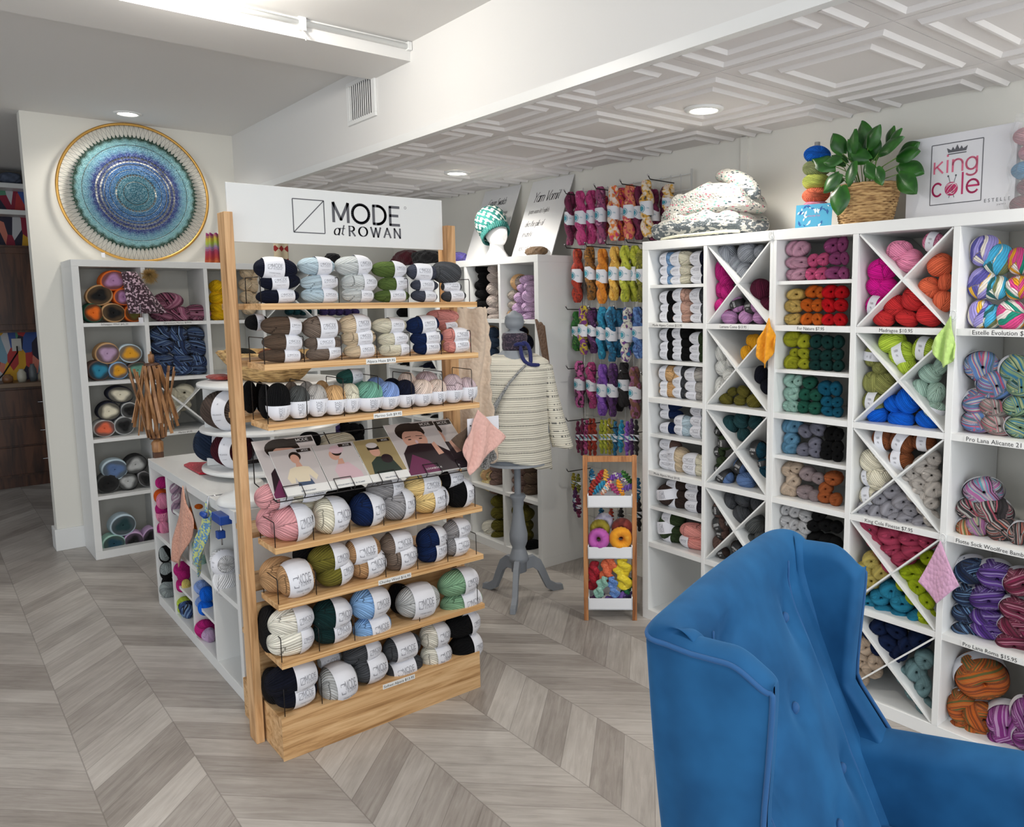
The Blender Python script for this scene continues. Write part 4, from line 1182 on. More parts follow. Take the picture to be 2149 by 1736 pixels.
COL={'slate blue':(58,74,96),'dark teal':(20,60,66),'deep violet':(62,50,96),'midnight navy':(16,20,38),'pale blue':(184,203,214),'silver grey':(196,200,200),'moss green':(84,104,52),'slate':(70,74,88),'charcoal':(72,74,78),'dark brown':(88,72,60),'taupe brown':(116,102,92),'beige':(200,180,152),'cream':(228,222,200),'deep navy':(16,34,72),'salmon pink':(226,150,142),'black':(9,9,11),'dark grey':(76,78,78),'light grey':(176,172,168),'tan':(196,156,110),'sea green':(106,158,140),'cornflower':(126,152,206),'shell pink':(218,198,186),'mauve grey':(190,170,176),'teal green':(40,82,76),'dusty pink':(206,146,150),'mid grey':(140,138,140),'straw':(222,192,130),'camel':(172,134,96),'olive':(98,92,36),'off-white':(236,232,218),'bottle green':(16,42,42),'sky blue':(136,178,226),'pale grey':(176,178,178),'sage green':(124,162,130),'blue-black':(12,14,26),'graphite':(66,68,72),'light blue':(130,168,208),'rose beige':(198,158,142),'forest green':(48,62,38),'cocoa brown':(96,74,68),'espresso':(54,42,38),'plum black':(40,34,42),'heather grey':(134,138,146),'magenta':(170,32,110),'burgundy':(74,20,42),'orchid':(190,140,186),'pearl grey':(206,206,202),'gold':(222,158,34),'deep teal':(32,64,68),'petrol blue':(24,66,84),'denim blue':(88,114,158),'pale mauve':(222,168,190),'bubblegum':(236,102,152),'plum':(150,70,120),'butter':(232,196,112),'orange':(244,118,32),'scarlet':(226,14,30),'chartreuse':(170,172,40),'spruce':(18,62,58),'mint':(164,204,190),'pine green':(32,92,74),'teal blue':(14,92,120),'steel blue':(98,146,176),'pewter':(126,126,142),'sand':(212,190,168),'mushroom':(160,144,146),'rust':(174,94,50),'white':(240,240,242),'rose pink':(222,134,166),'hot pink':(206,22,138),'coral':(228,108,74),'brick red':(200,50,52),'lime green':(174,198,68),'khaki':(136,138,80),'sage mint':(160,188,174),'royal blue':(14,96,208),'chestnut':(124,72,44),'oatmeal':(214,206,198),'dove grey':(168,166,174),'raspberry':(186,70,100),'lemon':(236,216,122),'acid green':(176,196,30),'turquoise':(44,138,172),'dusty teal':(120,152,156),'lilac':(188,158,192),'oatmeal grey':(176,164,158),'greige':(166,156,146),'crimson':(150,22,42),'pale yellow':(222,204,152),'mocha':(128,104,96),'mustard yellow':(232,184,24),'burnt orange':(206,84,28),'stone grey':(140,148,148)}
MULTI={'lilac striped':[(150,140,200),(236,226,214),(84,80,150),(226,176,60)],'aqua striped':[(70,170,210),(230,230,214),(30,92,92),(110,118,80)],'multi striped':[(206,70,130),(236,226,220),(214,150,30),(30,130,110)],'pink and blue':[(110,150,214),(232,112,150),(224,220,214),(90,120,140)],'pink and grey':[(150,140,136),(214,120,134),(214,206,200),(110,104,100)],'green and blue':[(150,184,140),(206,214,160),(60,140,180),(40,90,80)],'pastel multi':[(200,120,180),(110,180,200),(226,220,224),(80,70,80)],'black and pink':[(60,54,56),(206,96,116),(200,196,190),(40,36,38)],'rust multi':[(214,110,60),(226,190,150),(110,120,70),(180,60,50)],'lilac multi':[(190,130,180),(214,206,160),(120,150,130),(160,90,140)],'black and coral':[(60,56,56),(220,120,104),(200,190,186),(40,40,44)],'navy flecked':[(18,40,78),(26,60,110),(120,160,200),(12,26,50)],'violet flecked':[(84,40,140),(110,64,170),(170,150,210),(54,24,96)],'wine flecked':[(130,26,66),(160,40,90),(206,140,160),(90,16,44)],'orange flecked':[(206,102,28),(226,130,50),(110,104,50),(150,70,24)],'violet marled':[(146,48,140),(170,90,170),(206,160,206),(96,30,96)],'pink marled':[(170,96,126),(120,44,76),(44,20,30),(200,140,164)],'blue marled':[(50,76,126),(14,16,26),(120,150,190),(22,32,60)],'mauve marled':[(170,140,160),(120,100,120),(210,200,206),(150,120,140)]}
# ------------------------------------------------------------------ yarn ball meshes (unit size, axis = local X for balls, local Y for skeins/cakes)
def prof(t): return np.clip(1-np.abs(2*t)**2.5, 0, 1)**(1/2.1)
def wind(d, seed, nf=9, freq=26, amp=.02):
    """relief of bundles of strands wound over a ball; d = unit directions (n,3)"""
    rs = np.random.RandomState(seed); h = np.zeros(len(d)); st = np.zeros(len(d)); best = np.full(len(d), -9.)
    for k in range(nf):
        n = rs.normal(size=3); n[1] *= .35; n /= np.linalg.norm(n); off = rs.uniform(-.35, .35)
        s = d@n-off; w = rs.uniform(.18, .42); pr = k+1.5*rs.rand()-np.abs(s)/w*1.2
        ok = (np.abs(s) < w) & (pr > best)
        rid = s*freq; hh = amp*(.35+.9*np.sqrt(np.clip(1-(s/w)**2, 0, 1)))+amp*.5*np.abs(np.sin(rid*math.pi))
        h = np.where(ok, hh, h); st = np.where(ok, rid+k*50+200, st); best = np.where(ok, pr, best)
    return h, st
def mk(name, P, F, st, matl):
    me = bpy.data.meshes.new(name); me.from_pydata([tuple(p) for p in P.tolist()], [], F); me.materials.append(matl)
    me.polygons.foreach_set('use_smooth', [True]*len(F))
    for nm in ('strand', 'phase'):
        a = me.attributes.new(nm, 'FLOAT', 'POINT'); a.data.foreach_set('value', np.asarray(st, dtype=np.float32))
    me.update(); return me
def gridfaces(nu, nv):    # nu wraps
    return [(i*nv+j, ((i+1) % nu)*nv+j, ((i+1) % nu)*nv+j+1, i*nv+j+1) for i in range(nu) for j in range(nv-1)]
def ball_mesh(name, seed, matl, nu=120, nv=44, n=2.5, nst=30):
    rs = np.random.RandomState(seed); th = np.arange(nu)/nu*2*math.pi; a = np.linspace(-math.pi/2, math.pi/2, nv); t = .5*np.sin(a)
    T, TH = np.meshgrid(t, th); r = .5*np.clip(1-np.abs(2*T)**n, 0, 1)**(1/2.1)
    ph = np.zeros_like(T); best = np.full(T.shape, -9.); st = np.zeros_like(T)
    for k in range(5):
        c = rs.uniform(0, 2*math.pi); wd = rs.uniform(.7, 1.6); tl = rs.uniform(-.9, .9)
        dd = np.angle(np.exp(1j*(TH+tl*T*3-c))); pr = k*.6+rs.rand()-np.abs(dd)/wd*2
        if k == 0: pr = np.full(T.shape, -5.)
        q = (TH+tl*T*3)*nst/(2*math.pi)*(1 if k else 1); ok = pr > best
        ph = np.where(ok, q, ph); st = np.where(ok, q+k*60+100, st)
        best = np.where(ok, pr, best)
    lump = 1+.035*np.sin(TH*2+rs.rand()*6)+.025*np.sin(TH*3+T*5+rs.rand()*6)
    r = r*lump*(1+.030*np.abs(np.sin(ph*math.pi)))-.004*(best < -.5)
    P = np.stack([T+0*r, r*np.cos(TH), r*np.sin(TH)], -1).reshape(-1, 3)
    return mk(name, P, gridfaces(nu, nv), st.ravel(), matl)
def skein_mesh(name, seed, matl, nu=120, hole=.06):
    # barrel with a centre-pull hole facing local -Y
    prof_ = [(.03, -.18), (hole*.7, -.26), (hole, -.36), (hole*1.25, -.43), (.17, -.475), (.24, -.492), (.31, -.485), (.37, -.46), (.42, -.41), (.455, -.34), (.48, -.25), (.495, -.14), (.5, 0), (.495, .16), (.47, .3), (.42, .4), (.3, .47), (.12, .5), (.01, .5)]
    pts = np.array(prof_); s = np.r_[0, np.cumsum(np.linalg.norm(np.diff(pts, axis=0), axis=1))]; nv = 48
    q = np.linspace(0, s[-1], nv); R_ = np.interp(q, s, pts[:, 0]); Y_ = np.interp(q, s, pts[:, 1])
    th = np.arange(nu)/nu*2*math.pi; TH, R2 = np.meshgrid(th, R_, indexing='ij'); _, Y2 = np.meshgrid(th, Y_, indexing='ij')
    P = np.stack([R2*np.cos(TH), Y2, R2*np.sin(TH)], -1).reshape(-1, 3)
    D = P/np.maximum(np.linalg.norm(P, axis=1, keepdims=True), 1e-6)
    h, st = wind(D, seed, 10, 40 if seed > 8 else 26, .013 if seed > 8 else .024); rr = np.sqrt(P[:, 0]**2+P[:, 2]**2)
    rs = np.random.RandomState(seed+5); sq = 1+.04*np.cos(2*TH.ravel()+rs.rand()*6)+.03*np.sin(3*TH.ravel()+rs.rand()*6)
    P[:, 0] *= sq; P[:, 2] *= sq; w = np.clip((rr-hole*.9)/.08, 0, 1)[:, None]
    P = P+D*(h[:, None]-.02)*w
    return mk(name, P, gridfaces(nu, nv), st, matl)
def cake_mesh(name, seed):
    pts = np.array([(.015, -.42), (.05, -.46), (.12, -.485), (.3, -.5), (.42, -.495), (.47, -.47), (.497, -.4), (.5, -.2), (.5, .4), (.45, .5), (.01, .5)])
    s = np.r_[0, np.cumsum(np.linalg.norm(np.diff(pts, axis=0), axis=1))]; nv = 60; nu = 64
    q = np.linspace(0, s[-1], nv); R_ = np.interp(q, s, pts[:, 0]); Y_ = np.interp(q, s, pts[:, 1])
    th = np.arange(nu)/nu*2*math.pi; TH, R2 = np.meshgrid(th, R_, indexing='ij'); _, Y2 = np.meshgrid(th, Y_, indexing='ij'); rs = np.random.RandomState(seed)
    sq = 1+.03*np.cos(2*TH+rs.rand()*6)+.02*np.sin(3*TH+rs.rand()*6)
    front = Y2 < -.4; Y2 = Y2+np.where(front, .012*np.sin(R2*160), 0); R3 = R2*sq*np.where(front, 1, 1+.008*np.sin(Y2*90+TH*2))
    P = np.stack([R3*np.cos(TH), Y2, R3*np.sin(TH)], -1).reshape(-1, 3)
    return mk(name, P, gridfaces(nu, nv), np.zeros(len(P)), CAKE)
BALLS = [ball_mesh('yarn_ball', s, YARN) for s in range(6)]
PUFF = [ball_mesh('wool_hank', s+40, YARN, 80, 30, 2.1, 22) for s in range(4)]
BALLSM = [ball_mesh('striped_ball', s+20, MULTIY, nst=26) for s in range(3)]
SKEIN = [skein_mesh('yarn_skein', s, YARN) for s in range(6)]
SKEINM = [skein_mesh('variegated_skein', s+9, MULTIY, hole=.045) for s in range(4)]
CAKES = [cake_mesh('yarn_cake', s) for s in range(3)]
BC = {}
def band_mesh(bt, bw, kind, L=.14, D=.06):
    bt = round(bt*20)/20; bw = max(.14, round(bw*20)/20); key = (bt, bw, kind, round(L, 2), round(D, 2))
    if key in BC: return BC[key]
    t0, t1 = max(-.47, bt-bw/2), min(.47, bt+bw/2); mb = MB(); n = 40; ns = 6
    ts = np.linspace(t0, t1, ns); ra = prof(ts)*.5; rad = ra*1.065+.030
    rad = np.maximum(rad, np.linspace(rad[0], rad[-1], ns))
    def R_(t): return float(np.interp(t, ts, rad))
    v = [(ts[i], rad[i]*math.cos(a), rad[i]*math.sin(a)) for a in np.arange(n)/n*2*math.pi for i in range(ns)]
    mb.add(v, gridfaces(n, ns), 0)
    def txt(vf, ct, ca, ux=1):      # centre along axis ct (unit), angle ca up from front, metres -> unit
        V = []
        for a, b in vf[0]:
            t = ct+a/L; an = ca+b/(D/2); r = R_(t)+.012
            V.append((t, -r*math.cos(an), r*math.sin(an)))
        mb.add(V, vf[1], 1)
    bwm = (t1-t0)*L; c = (t0+t1)/2
    if kind == 'mode':
        u = bwm*.56; sz = u*.25
        vt, ft, w = stroke_text('MODE', sz, .11, track=.1); txt(([(a-w*.28, b-sz*.2) for a, b in vt], ft), c, .12)
        vt, ft, w = stroke_text('ROWAN', sz*.5, .10, track=.35); txt(([(a-w*.2, b) for a, b in vt], ft), c, -.13)
        s_ = sz*1.25; x0 = -u*.62; sq = MB()
        for (a, b, c2, d) in ((x0, -s_/2, x0+s_, -s_/2), (x0+s_, -s_/2, x0+s_, s_/2), (x0+s_, s_/2, x0, s_/2), (x0, s_/2, x0, -s_/2), (x0, -s_/2, x0+s_, s_/2)):
            l = math.hypot(c2-a, d-b); px, py = -(d-b)/l*sz*.05, (c2-a)/l*sz*.05
            sq.add([(a+px, b+py, 0), (a-px, b-py, 0), (c2-px, d-py, 0), (c2+px, d+py, 0)], [(0, 1, 2, 3)])
        txt(([(q[0], q[1]) for q in sq.v], sq.f), c, .1)
        txt(text2d('CHUNKY WOOL', sz*.42, sx=1.25), c, -.42); txt(text2d('50g', sz*.3), c, -.62)
    elif kind == 'lamana': txt(text2d('LAMANA', bwm*.2), c, .1); txt(text2d('COMO', bwm*.12), c, -.3)
    elif kind == 'big': txt(text2d('MELANGE', bwm*.16), c, -.1); txt(text2d('A', bwm*.2), c, .45); txt(text2d('CHUNKY', bwm*.1), c, -.4)
    else: txt(text2d('YARN', bwm*.16), c, .25); txt(text2d('100g', bwm*.12), c, -.1)
    mats = {'lamana': (BLACKP, WINK), 'kraft': (KRAFT, INK)}.get(kind, (PAPER, LINK))
    me = mb.mesh('paper_band', mats, True, False)
    BC[key] = me; return me
def child(name, me, parent, label=None):
    o = bpy.data.objects.new(name, me); COLL.objects.link(o); o.parent = parent
    if label: o['label'] = label
    return o
def setcol(o, col, gain=1.18):
    cs = MULTI.get(col) or [COL[col]]; g = lambda c: tuple(v*min(gain, .86/max(max(lin(c)), 1e-4)) for v in lin(c)); o.color = (*g(cs[0]), 1)
    if len(cs) > 1:
        for i, c in zip((2, 3, 4), cs[1:]): o['c%d' % i] = g(c)
ROWN = {1: [''], 2: ['upper', 'lower'], 3: ['top', 'middle', 'bottom'], 4: ['top', 'second', 'third', 'bottom'], 5: ['top', 'second', 'third', 'fourth', 'bottom']}
ORD = ['first', 'second', 'third', 'fourth', 'fifth', 'sixth', 'seventh', 'eighth', 'ninth', 'tenth']
def side(i, n): return {1: '', 2: ['left', 'right'][i % 2], 3: ['left', 'middle', 'right'][min(i, 2)]}.get(n, '%s from left' % ORD[min(i, 9)])
def positions(items):
    """items: [(lat, z, h)] of one colour in one cubby -> phrase for each"""
    idx = sorted(range(len(items)), key=lambda i: -items[i][1]); rows = []
    for i in idx:
        if rows and abs(items[rows[-1][0]][1]-items[i][1]) < items[i][2]*.5: rows[-1].append(i)
        else: rows.append([i])
    out = [None]*len(items); rn = ROWN.get(len(rows)) or [ORD[k]+' row' for k in range(len(rows))]
    for k, r in enumerate(rows):
        r.sort(key=lambda i: items[i][0])
        for j, i in enumerate(r):
            out[i] = ', '.join(x for x in (rn[k] if len(rows) <= 5 else ORD[min(k, 9)]+' row', side(j, len(r))) if x)
    return out
SHAPES = {'lilac striped': 'ball'}
rb = random.Random(3)
def build_balls():
    secs = []; cur = None
    for ln in BALLS_TXT.strip().split('\n'):
        if ln[0] == '@': cur = ln[1:].split(';')+[[]]; secs.append(cur)
        else:
            q = ln.split(';'); cur[4].append([q[0]]+[float(x) for x in q[1:8]]+[q[8]])
    for name, kind, face, where, items in secs:
        bycol = {}
        for i, q in enumerate(items): bycol.setdefault(q[0], []).append(i)
        ph = {}
        for c, ids in bycol.items():
            for i, p in zip(ids, positions([(items[i][1], items[i][2], items[i][5]) for i in ids])): ph[i] = p
        for i, (col, lat, z, dep, w, h, bt, bw, opt) in enumerate(items):
            o2 = opt.split('|'); opt = o2[0]; c2 = o2[1] if len(o2) > 1 else None
            rack = name.startswith('rack'); c1_ = name.startswith('c1')
            if name[0] == 'i': z = max(z, .052+h/2) if z < .2 else z; w *= 1.2; h *= 1.15
            multi = col in MULTI; band = None; jz = rb.uniform(-6, 6); jx = rb.uniform(-180, 180)
            if kind == 'C': me = rb.choice(CAKES); nm = 'yarn_cake'; noun = '%s and %s yarn cake' % (col, c2) if c2 else 'yarn cake'; sc = (w, .1, h); rot = (0, rb.uniform(-.5, .5), math.radians(jz)); noun_col = ''
            elif kind == 'E':
                me = rb.choice(SKEINM if multi else SKEIN); nm = 'yarn_skein'; big = name in('s2', 's3', 's4', 's5')
                d = min(w*1.25, .13) if not big else w*1.15; sc = (w*1.25, d, h*1.13); rot = (math.radians(rb.uniform(-6, 6)), rb.uniform(-.5, .5), math.radians(jz+(30 if face == 'Y' else -14)))
                if abs(w-h) > .35*h: rot = (rot[0], 0, rot[2])
                if name[0] == 's' or name in ('e1', 'k7'): band = 'ring'
                dep += d*.5-.055+.012 if face == 'Y' else -(d*.5-.055)
            elif kind == 'K': me = rb.choice(PUFF); nm = 'wool_hank'; sc = (w*1.08, .12, h*1.14); rot = (0, 0, 0)
            elif 'F' in opt:
                me = rb.choice(BALLSM if multi else BALLS); nm = 'wool_ball'
                if h > w*1.05: sc = (h*1.05, w*1.05, w*1.05); rot = (0, math.radians(90+rb.uniform(-22, 22)), math.radians(jz))
                else: sc = (w*1.06, h*1.05, h*1.08); rot = (0, math.radians(rb.uniform(-25, 25)), math.radians(jz))
                if 'b' in opt: band = 'plain'; bt, bw = 0, .42
                if 'k' in opt: band = 'lamana'; bt, bw = 0, .5
                if 'u' in opt: band = 'plain'; bt, bw = .3, .25
            elif 'V' in opt:
                me = rb.choice(BALLS); nm = 'yarn_ball'; sc = (h, w*1.1, w*1.04); rot = (0, math.radians(-90), 0)
                if bw: band = 'mode'
                if 'top' in opt: rot = (math.radians(0), math.radians(-20), 0); sc = (w, h, h); bt = .1
            elif 'R' in opt: me = rb.choice(BALLS); nm = 'yarn_ball'; sc = (h, w, w); rot = (0, math.radians(78), 0); bt, bw, band = -.05, .45, 'mode'
            else:
                me = rb.choice(BALLS); nm = 'yarn_ball'; sc = (w, h*1.1, h*1.03); rot = (0, math.radians(rb.uniform(-4, 4)), math.radians(jz*.5))
                if bw: band = 'mode'
                if c1_: rot = (0, rot[1], math.radians(12))
            o = bpy.data.objects.new(nm, me); COLL.objects.link(o); setcol(o, col, 1.4 if kind == 'E' else 1.22)
            if kind == 'C':
                o['c2'] = lin(COL[c2]); a = COL[col]; b = COL[c2]; o['c3'] = tuple((x+y)/2*.28 for x, y in zip(lin(a), lin(b)))
            pos = Vector((dep, lat, z)) if face == 'X' else Vector((lat, dep, z))
            R_ = Matrix.Rotation(math.radians(90) if face == 'X' else 0, 3, 'Z') @ Matrix.Rotation(rot[2], 3, 'Z') @ Matrix.Rotation(rot[1], 3, 'Y') @ Matrix.Rotation(rot[0], 3, 'X')
            if 'V' in opt and 'top' not in opt: R_ = R_ @ Matrix.Rotation(0, 3, 'X')
            o.matrix_world = Matrix.Translation(pos) @ R_.to_4x4() @ Matrix.Diagonal((*sc, 1))
            n0 = {'yarn_ball': 'yarn ball', 'wool_ball': 'yarn ball', 'yarn_skein': 'yarn skein', 'wool_hank': 'folded hank'}.get(nm)
            base = noun if kind == 'C' else '%s %s' % (col, n0)
            p = ph[i].replace('upper, ', 'upper ').replace('lower, ', 'lower ').replace('top, ', 'top ').replace('bottom, ', 'bottom ') if ' from ' not in ph[i] else ph[i]; lab = '%s, %s%s' % (base, (p+', ') if p else '', where)
            tag(o, ' '.join(lab.split()[:16]), 'yarn', 'yarn in '+where)
            if band == 'ring':
                b = bpy.data.objects.new('paper_band', RING); COLL.objects.link(b); b.parent = o
            elif band: child('paper_band', band_mesh(bt, bw, band), o, 'black printed paper band' if band == 'lamana' else 'white printed paper band')
            elif kind == 'K' and name in ('f3', 'f8', 'f5', 'f6') and i in (0, 3): child('paper_band', band_mesh(-.15 if i else .2, .3, 'kraft', .1, .06), o, 'brown kraft band')
            elif kind == 'C': pass
rg = MB(); rg.grid(lambda u, v: ((.515)*math.cos(u*2*math.pi), -.12+.36*v, (.515)*math.sin(u*2*math.pi)), 48, 3, cu=True)
RING = rg.mesh('paper_band', PAPER, True, False)
# ------------------------------------------------------------------ the room
Z_C, Z_L, Y_B, Y_W, X_H = 2.712, 2.297, 1.832, 3.03, -5.90
f = MB().box(-9.2, 3.5, -3.5, 3.4, -.05, 0).obj('floor', FLOOR); struct(f)
struct(MB().box(-9.2, 3.5, Y_W, Y_W+.1, 0, 2.9).obj('wall_right', WALL))
struct(MB().box(-2.40, -2.36, Y_W-.012, Y_W+.01, 0, Z_L).obj('trim_1', WALL))
struct(MB().box(X_H-.12, X_H, .62, Y_W, 0, Z_C+.05).obj('wall_back', WALL))
struct(MB().box(X_H-.135, X_H+.016, .604, .80, 0, .14).obj('baseboard_back', WHITE, bevel=.004))
struct(MB().box(-9.2, 3.5, -3.5, Y_B+.2, Z_C, Z_C+.1).obj('ceiling', CEIL))
struct(MB().box(X_H, 3.5, Y_B, Y_B+.028, Z_L-.002, Z_C+.05).obj('wall_bulkhead', CEIL))
struct(MB().box(X_H, 3.5, Y_B+.03, Y_W, Z_L+.045, Z_L+.3).obj('ceiling_void_shade', mat('painted_void_dark', (10, 10, 10), .9)))  # near-black box, its colour stands for the unlit space above the tiles
struct(MB().box(-3.72, -3.335, -3.5, Y_B, 2.632, Z_C+.02).obj('ceiling_beam', CEIL))
struct(MB().box(-9.2, -8.55, -3.5, 3.4, 0, 2.8).obj('wall_kitchen', mat('kitchen_wall', (120, 116, 110), .9)))
struct(MB().box(-9.2, 3.5, -3.6, -3.5, 0, .35).obj('wall_front', WALL))
struct(MB().box(X_H-.12, X_H, .62-.001, .62, 0, 2.7).obj('trim_3', WALL))
# tiled lower ceiling: one stepped coffer tile each
def tile_mesh(x0, x1, y0, y1, cx, cy):
    mb = MB(); g = .0015; mb.box(x0+g, x1-g, y0+g, y1+(.01 if y1 > 3 else -g), 0.004, .03)
    cl = lambda x, y: (min(max(x, x0+.003), x1-.003), min(max(y, y0+.003), y1-.003))
    for (ro, ri, h) in ((.258, .228, -.009), (.168, .142, -.008)):
        rr = [(ro, .004), (ro-.009, h), (ri+.009, h), (ri, .004)]; V = []
        for r, z in rr:
            for sx, sy in ((-1, -1), (1, -1), (1, 1), (-1, 1)): V.append((*cl(cx+sx*r, cy+sy*r), z))
        okj = [j for j in range(4) if ((cy-ri > y0, cx+ri < x1, cy+ri < y1, cx-ri > x0)[j])]
        mb.add(V, [(i*4+j, i*4+(j+1) % 4, (i+1)*4+(j+1) % 4, (i+1)*4+j) for i in range(3) for j in okj])
    return mb
k = 0; xs = [-1.168-.611*i for i in range(-5, 9)]
ys = [(Y_B+.028, 2.12), (2.12, 2.715), (2.715, Y_W)]
for j, (y0, y1) in enumerate(ys):
    for x1 in xs:
        x0 = max(x1-.611, X_H)
        if x1 < X_H+.02: continue
        cy = {0: 2.12-.2975, 1: 2.4175, 2: 3.0125}[j]
        o = tile_mesh(x0, x1, y0, y1 if j < 2 else Y_W-.004, (x1-.3055), cy).obj('ceiling_tile', TILE, loc=(0, 0, Z_L)); struct(o); o.name = 'ceiling_tile_%d' % k; k += 1
# thin edge trim under the bulkhead
struct(MB().box(X_H, 3.5, Y_B-.004, Y_B+.032, Z_L-.008, Z_L+.03).obj('trim_4', WHITE))
# air vent on the bulkhead
v = empty('air_vent', (-3.84, Y_B, 2.562), 0, 'white louvred air vent high on the bulkhead beside the beam', 'vent')
mb = MB()
for b in ((-.16, .16, .085, .105), (-.16, .16, -.105, -.085)): mb.box(b[0], b[1], -.012, 0, b[2], b[3])
mb.box(-.16, -.125, -.012, 0, -.085, .085).box(.125, .16, -.012, 0, -.085, .085); mb.obj('frame', WHITE, v, bevel=.002)
MB().box(-.125, .125, -.003, -.001, -.085, .085).obj('shade_backing', mat('painted_vent_shade', (22, 22, 22), .8), v)  # dark sheet, the shade in the gaps between slats put into its colour
for i in range(11):
    x = -.118+i*.0232; MB().box(x, x+.010, -.008, -.0055, -.085, .085).obj('slat', WHITE, v)
# curtain rail by the beam
r = empty('curtain_rail', (-3.325, 0, 2.69), 0, 'white round curtain rail running along the ceiling beam', 'rail')
MB().tube([(0, -3, 0), (0, 1.825, 0)], .012, 10).obj('rail', WHITE, r, True)
mb = MB().box(-.012, .012, 1.32, 1.35, -.03, .022); mb.tube([(0, 1.335, -.02), (.012, 1.335, -.045), (.02, 1.34, -.06), (.012, 1.345, -.068)], .004, 6); mb.obj('hook', WHITE, r, bevel=.001)
MB().box(-.014, .014, 1.81, 1.83, -.016, .02).obj('end_bracket', WHITE, r, bevel=.002)
# recessed ceiling lights
EM = mat('lamp_glow', (255, 246, 230), .5, emit=14)
for i, (x, y, z, pw) in enumerate(LAMPS):
    lab = ['round recessed ceiling light in the tiles behind the rack sign', 'round recessed ceiling light in the tiles above the knitted blanket', 'round recessed ceiling light above the blue mandala hoop', 'assumed round recessed ceiling light over the front of the rack', 'assumed round recessed ceiling light over the blue armchair', 'assumed round recessed ceiling light in the tiles at right'][i]
    e = empty('ceiling_light', (x, y, z), 0, lab, 'ceiling light')
    MB().lathe([(.052, -.002), (.056, -.008), (.072, -.007), (.078, -.001), (.078, .003), (.052, .003)], n=32).obj('trim_ring', WHITE, e, True)
    MB().lathe([(0.001, -.004), (.054, -.004), (.054, .0), (.001, .0)], n=28).obj('lens', EM, e, True)
    if i == 3:       # assumed surface mounted globe out of view: lights the beam face as well
        MB().lathe([(0, -.075), (.05, -.066), (.08, -.04), (.085, -.01), (.06, -.004)], n=32).obj('globe', EM, e, True)
        l = bpy.data.lights.new('assumed_globe_light', 'POINT'); l.energy = pw*.95
    else: l = bpy.data.lights.new('downlight', 'SPOT'); l.energy = pw*2.0; l.spot_size = math.radians(150); l.spot_blend = .6
    l.shadow_soft_size = .06; l.color = (1, .95, .87)
    lo = bpy.data.objects.new('downlight', l); COLL.objects.link(lo); lo.location = (0, 0, -.03 if i != 3 else -.11); lo.parent = e
# ------------------------------------------------------------------ white cube shelving
RZ = [.05, .391, .744, 1.094, 1.446]
def shelf_unit(name, loc, face, vx, zt, zsh, D, label, thick=.022, xcells=(), half=(), side=.038, vt=.02, prices=(), plinth=.05, hooks=()):
    """vx: x of partition left edges incl. outer panels [(x0,x1)...]; local: x along, y=0 front, +y back"""
    root = empty(name, loc, math.radians(90) if face == 'X' else 0, label, 'shelving')
    xa, xb = vx[0][0], vx[-1][1]
    MB().box(xa, xb, 0, D, zt-.04, zt).obj('top_panel', WHITE, root, bevel=.0015)
    MB().box(xa, xb, 0.001, D, .0, plinth).obj('base_panel', WHITE, root, bevel=.0015)
    for k, (a, b) in enumerate(vx): MB().box(a, b, .0005, D, plinth, zt-.04).obj('side_panel' if k in (0, len(vx)-1) else 'partition', WHITE, root, bevel=.001)
    for k in range(len(vx)-1):
        for z in zsh: MB().box(vx[k][1], vx[k+1][0], .002, D, z-thick, z).obj('shelf', WHITE, root)
    for (k, z) in half: MB().box(vx[k][1], vx[k+1][0], .012, D, z-.014, z).obj('half_shelf', WHITE, root)
    for (k, z0, z1) in xcells:
        a, b = vx[k][1]+.001, vx[k+1][0]-.001
        for s in (0, 1):
            (xa_, xb_) = (a, b) if s == 0 else (b, a); t = .006
            dx, dz = xb_-xa_, z1-z0; l = math.hypot(dx, dz); px, pz = -dz/l*t, dx/l*t
            y0, y1 = (.004, D-.004)
            if s == 0: parts = [(0, 1)]
            else: parts = [(0, .493), (.507, 1)]
            mb = MB()
            for (p, q) in parts:
                A_ = (xa_+dx*p, z0+dz*p); B_ = (xa_+dx*q, z0+dz*q)
                pts = [(max(a, min(b, u)), max(z0, min(z1, w))) for u, w in ((A_[0]+px, A_[1]+pz), (A_[0]-px, A_[1]-pz), (B_[0]-px, B_[1]-pz), (B_[0]+px, B_[1]+pz))]
                mb.prism(pts, y0, y1, 'y')
            mb.obj('diagonal_divider', WHITE, root)
    for (x, z, txt, sz) in prices:
        vf = text2d(txt, sz); w = max(q[0] for q in vf[0])-min(q[0] for q in vf[0])
        mb = MB().box(x-w/2-.006, x+w/2+.006, -.0005, .0012, z-.010, z+.010, 0)
        place2d(mb, vf, (x, -.0006, z), (1, 0, 0), (0, 0, 1), 1); mb.obj('price_label', (mat('label_card', (232, 232, 230), .6), BLACKINK), root, label='printed price label')
    for (x, z) in hooks:
        mb = MB(); mb.tube([(x+.011*math.cos(q), -.003, z+.016*math.sin(q)) for q in np.linspace(0, 6.2, 14)], .0014, 6, closed=True); mb.box(x-.004, x+.004, -.005, 0, z-.012, z-.002)
        mb.obj('clear_hook', mat('clear_plastic', (225, 228, 228), .2), root)
    return root
BF = 2.634
V = [(-2.661, -2.622), (-2.287, -2.268), (-1.94, -1.925)]
V2 = [(-1.9245, -1.909), (-1.577, -1.555), (-1.213, -1.19), (-.845, -.823), (-.478, -.456), (-.1, -.062)]
rel = lambda L: [(a, b) for a, b in L]
HA = [(0, .568), (0, .92), (0, 1.27), (0, 1.62)]
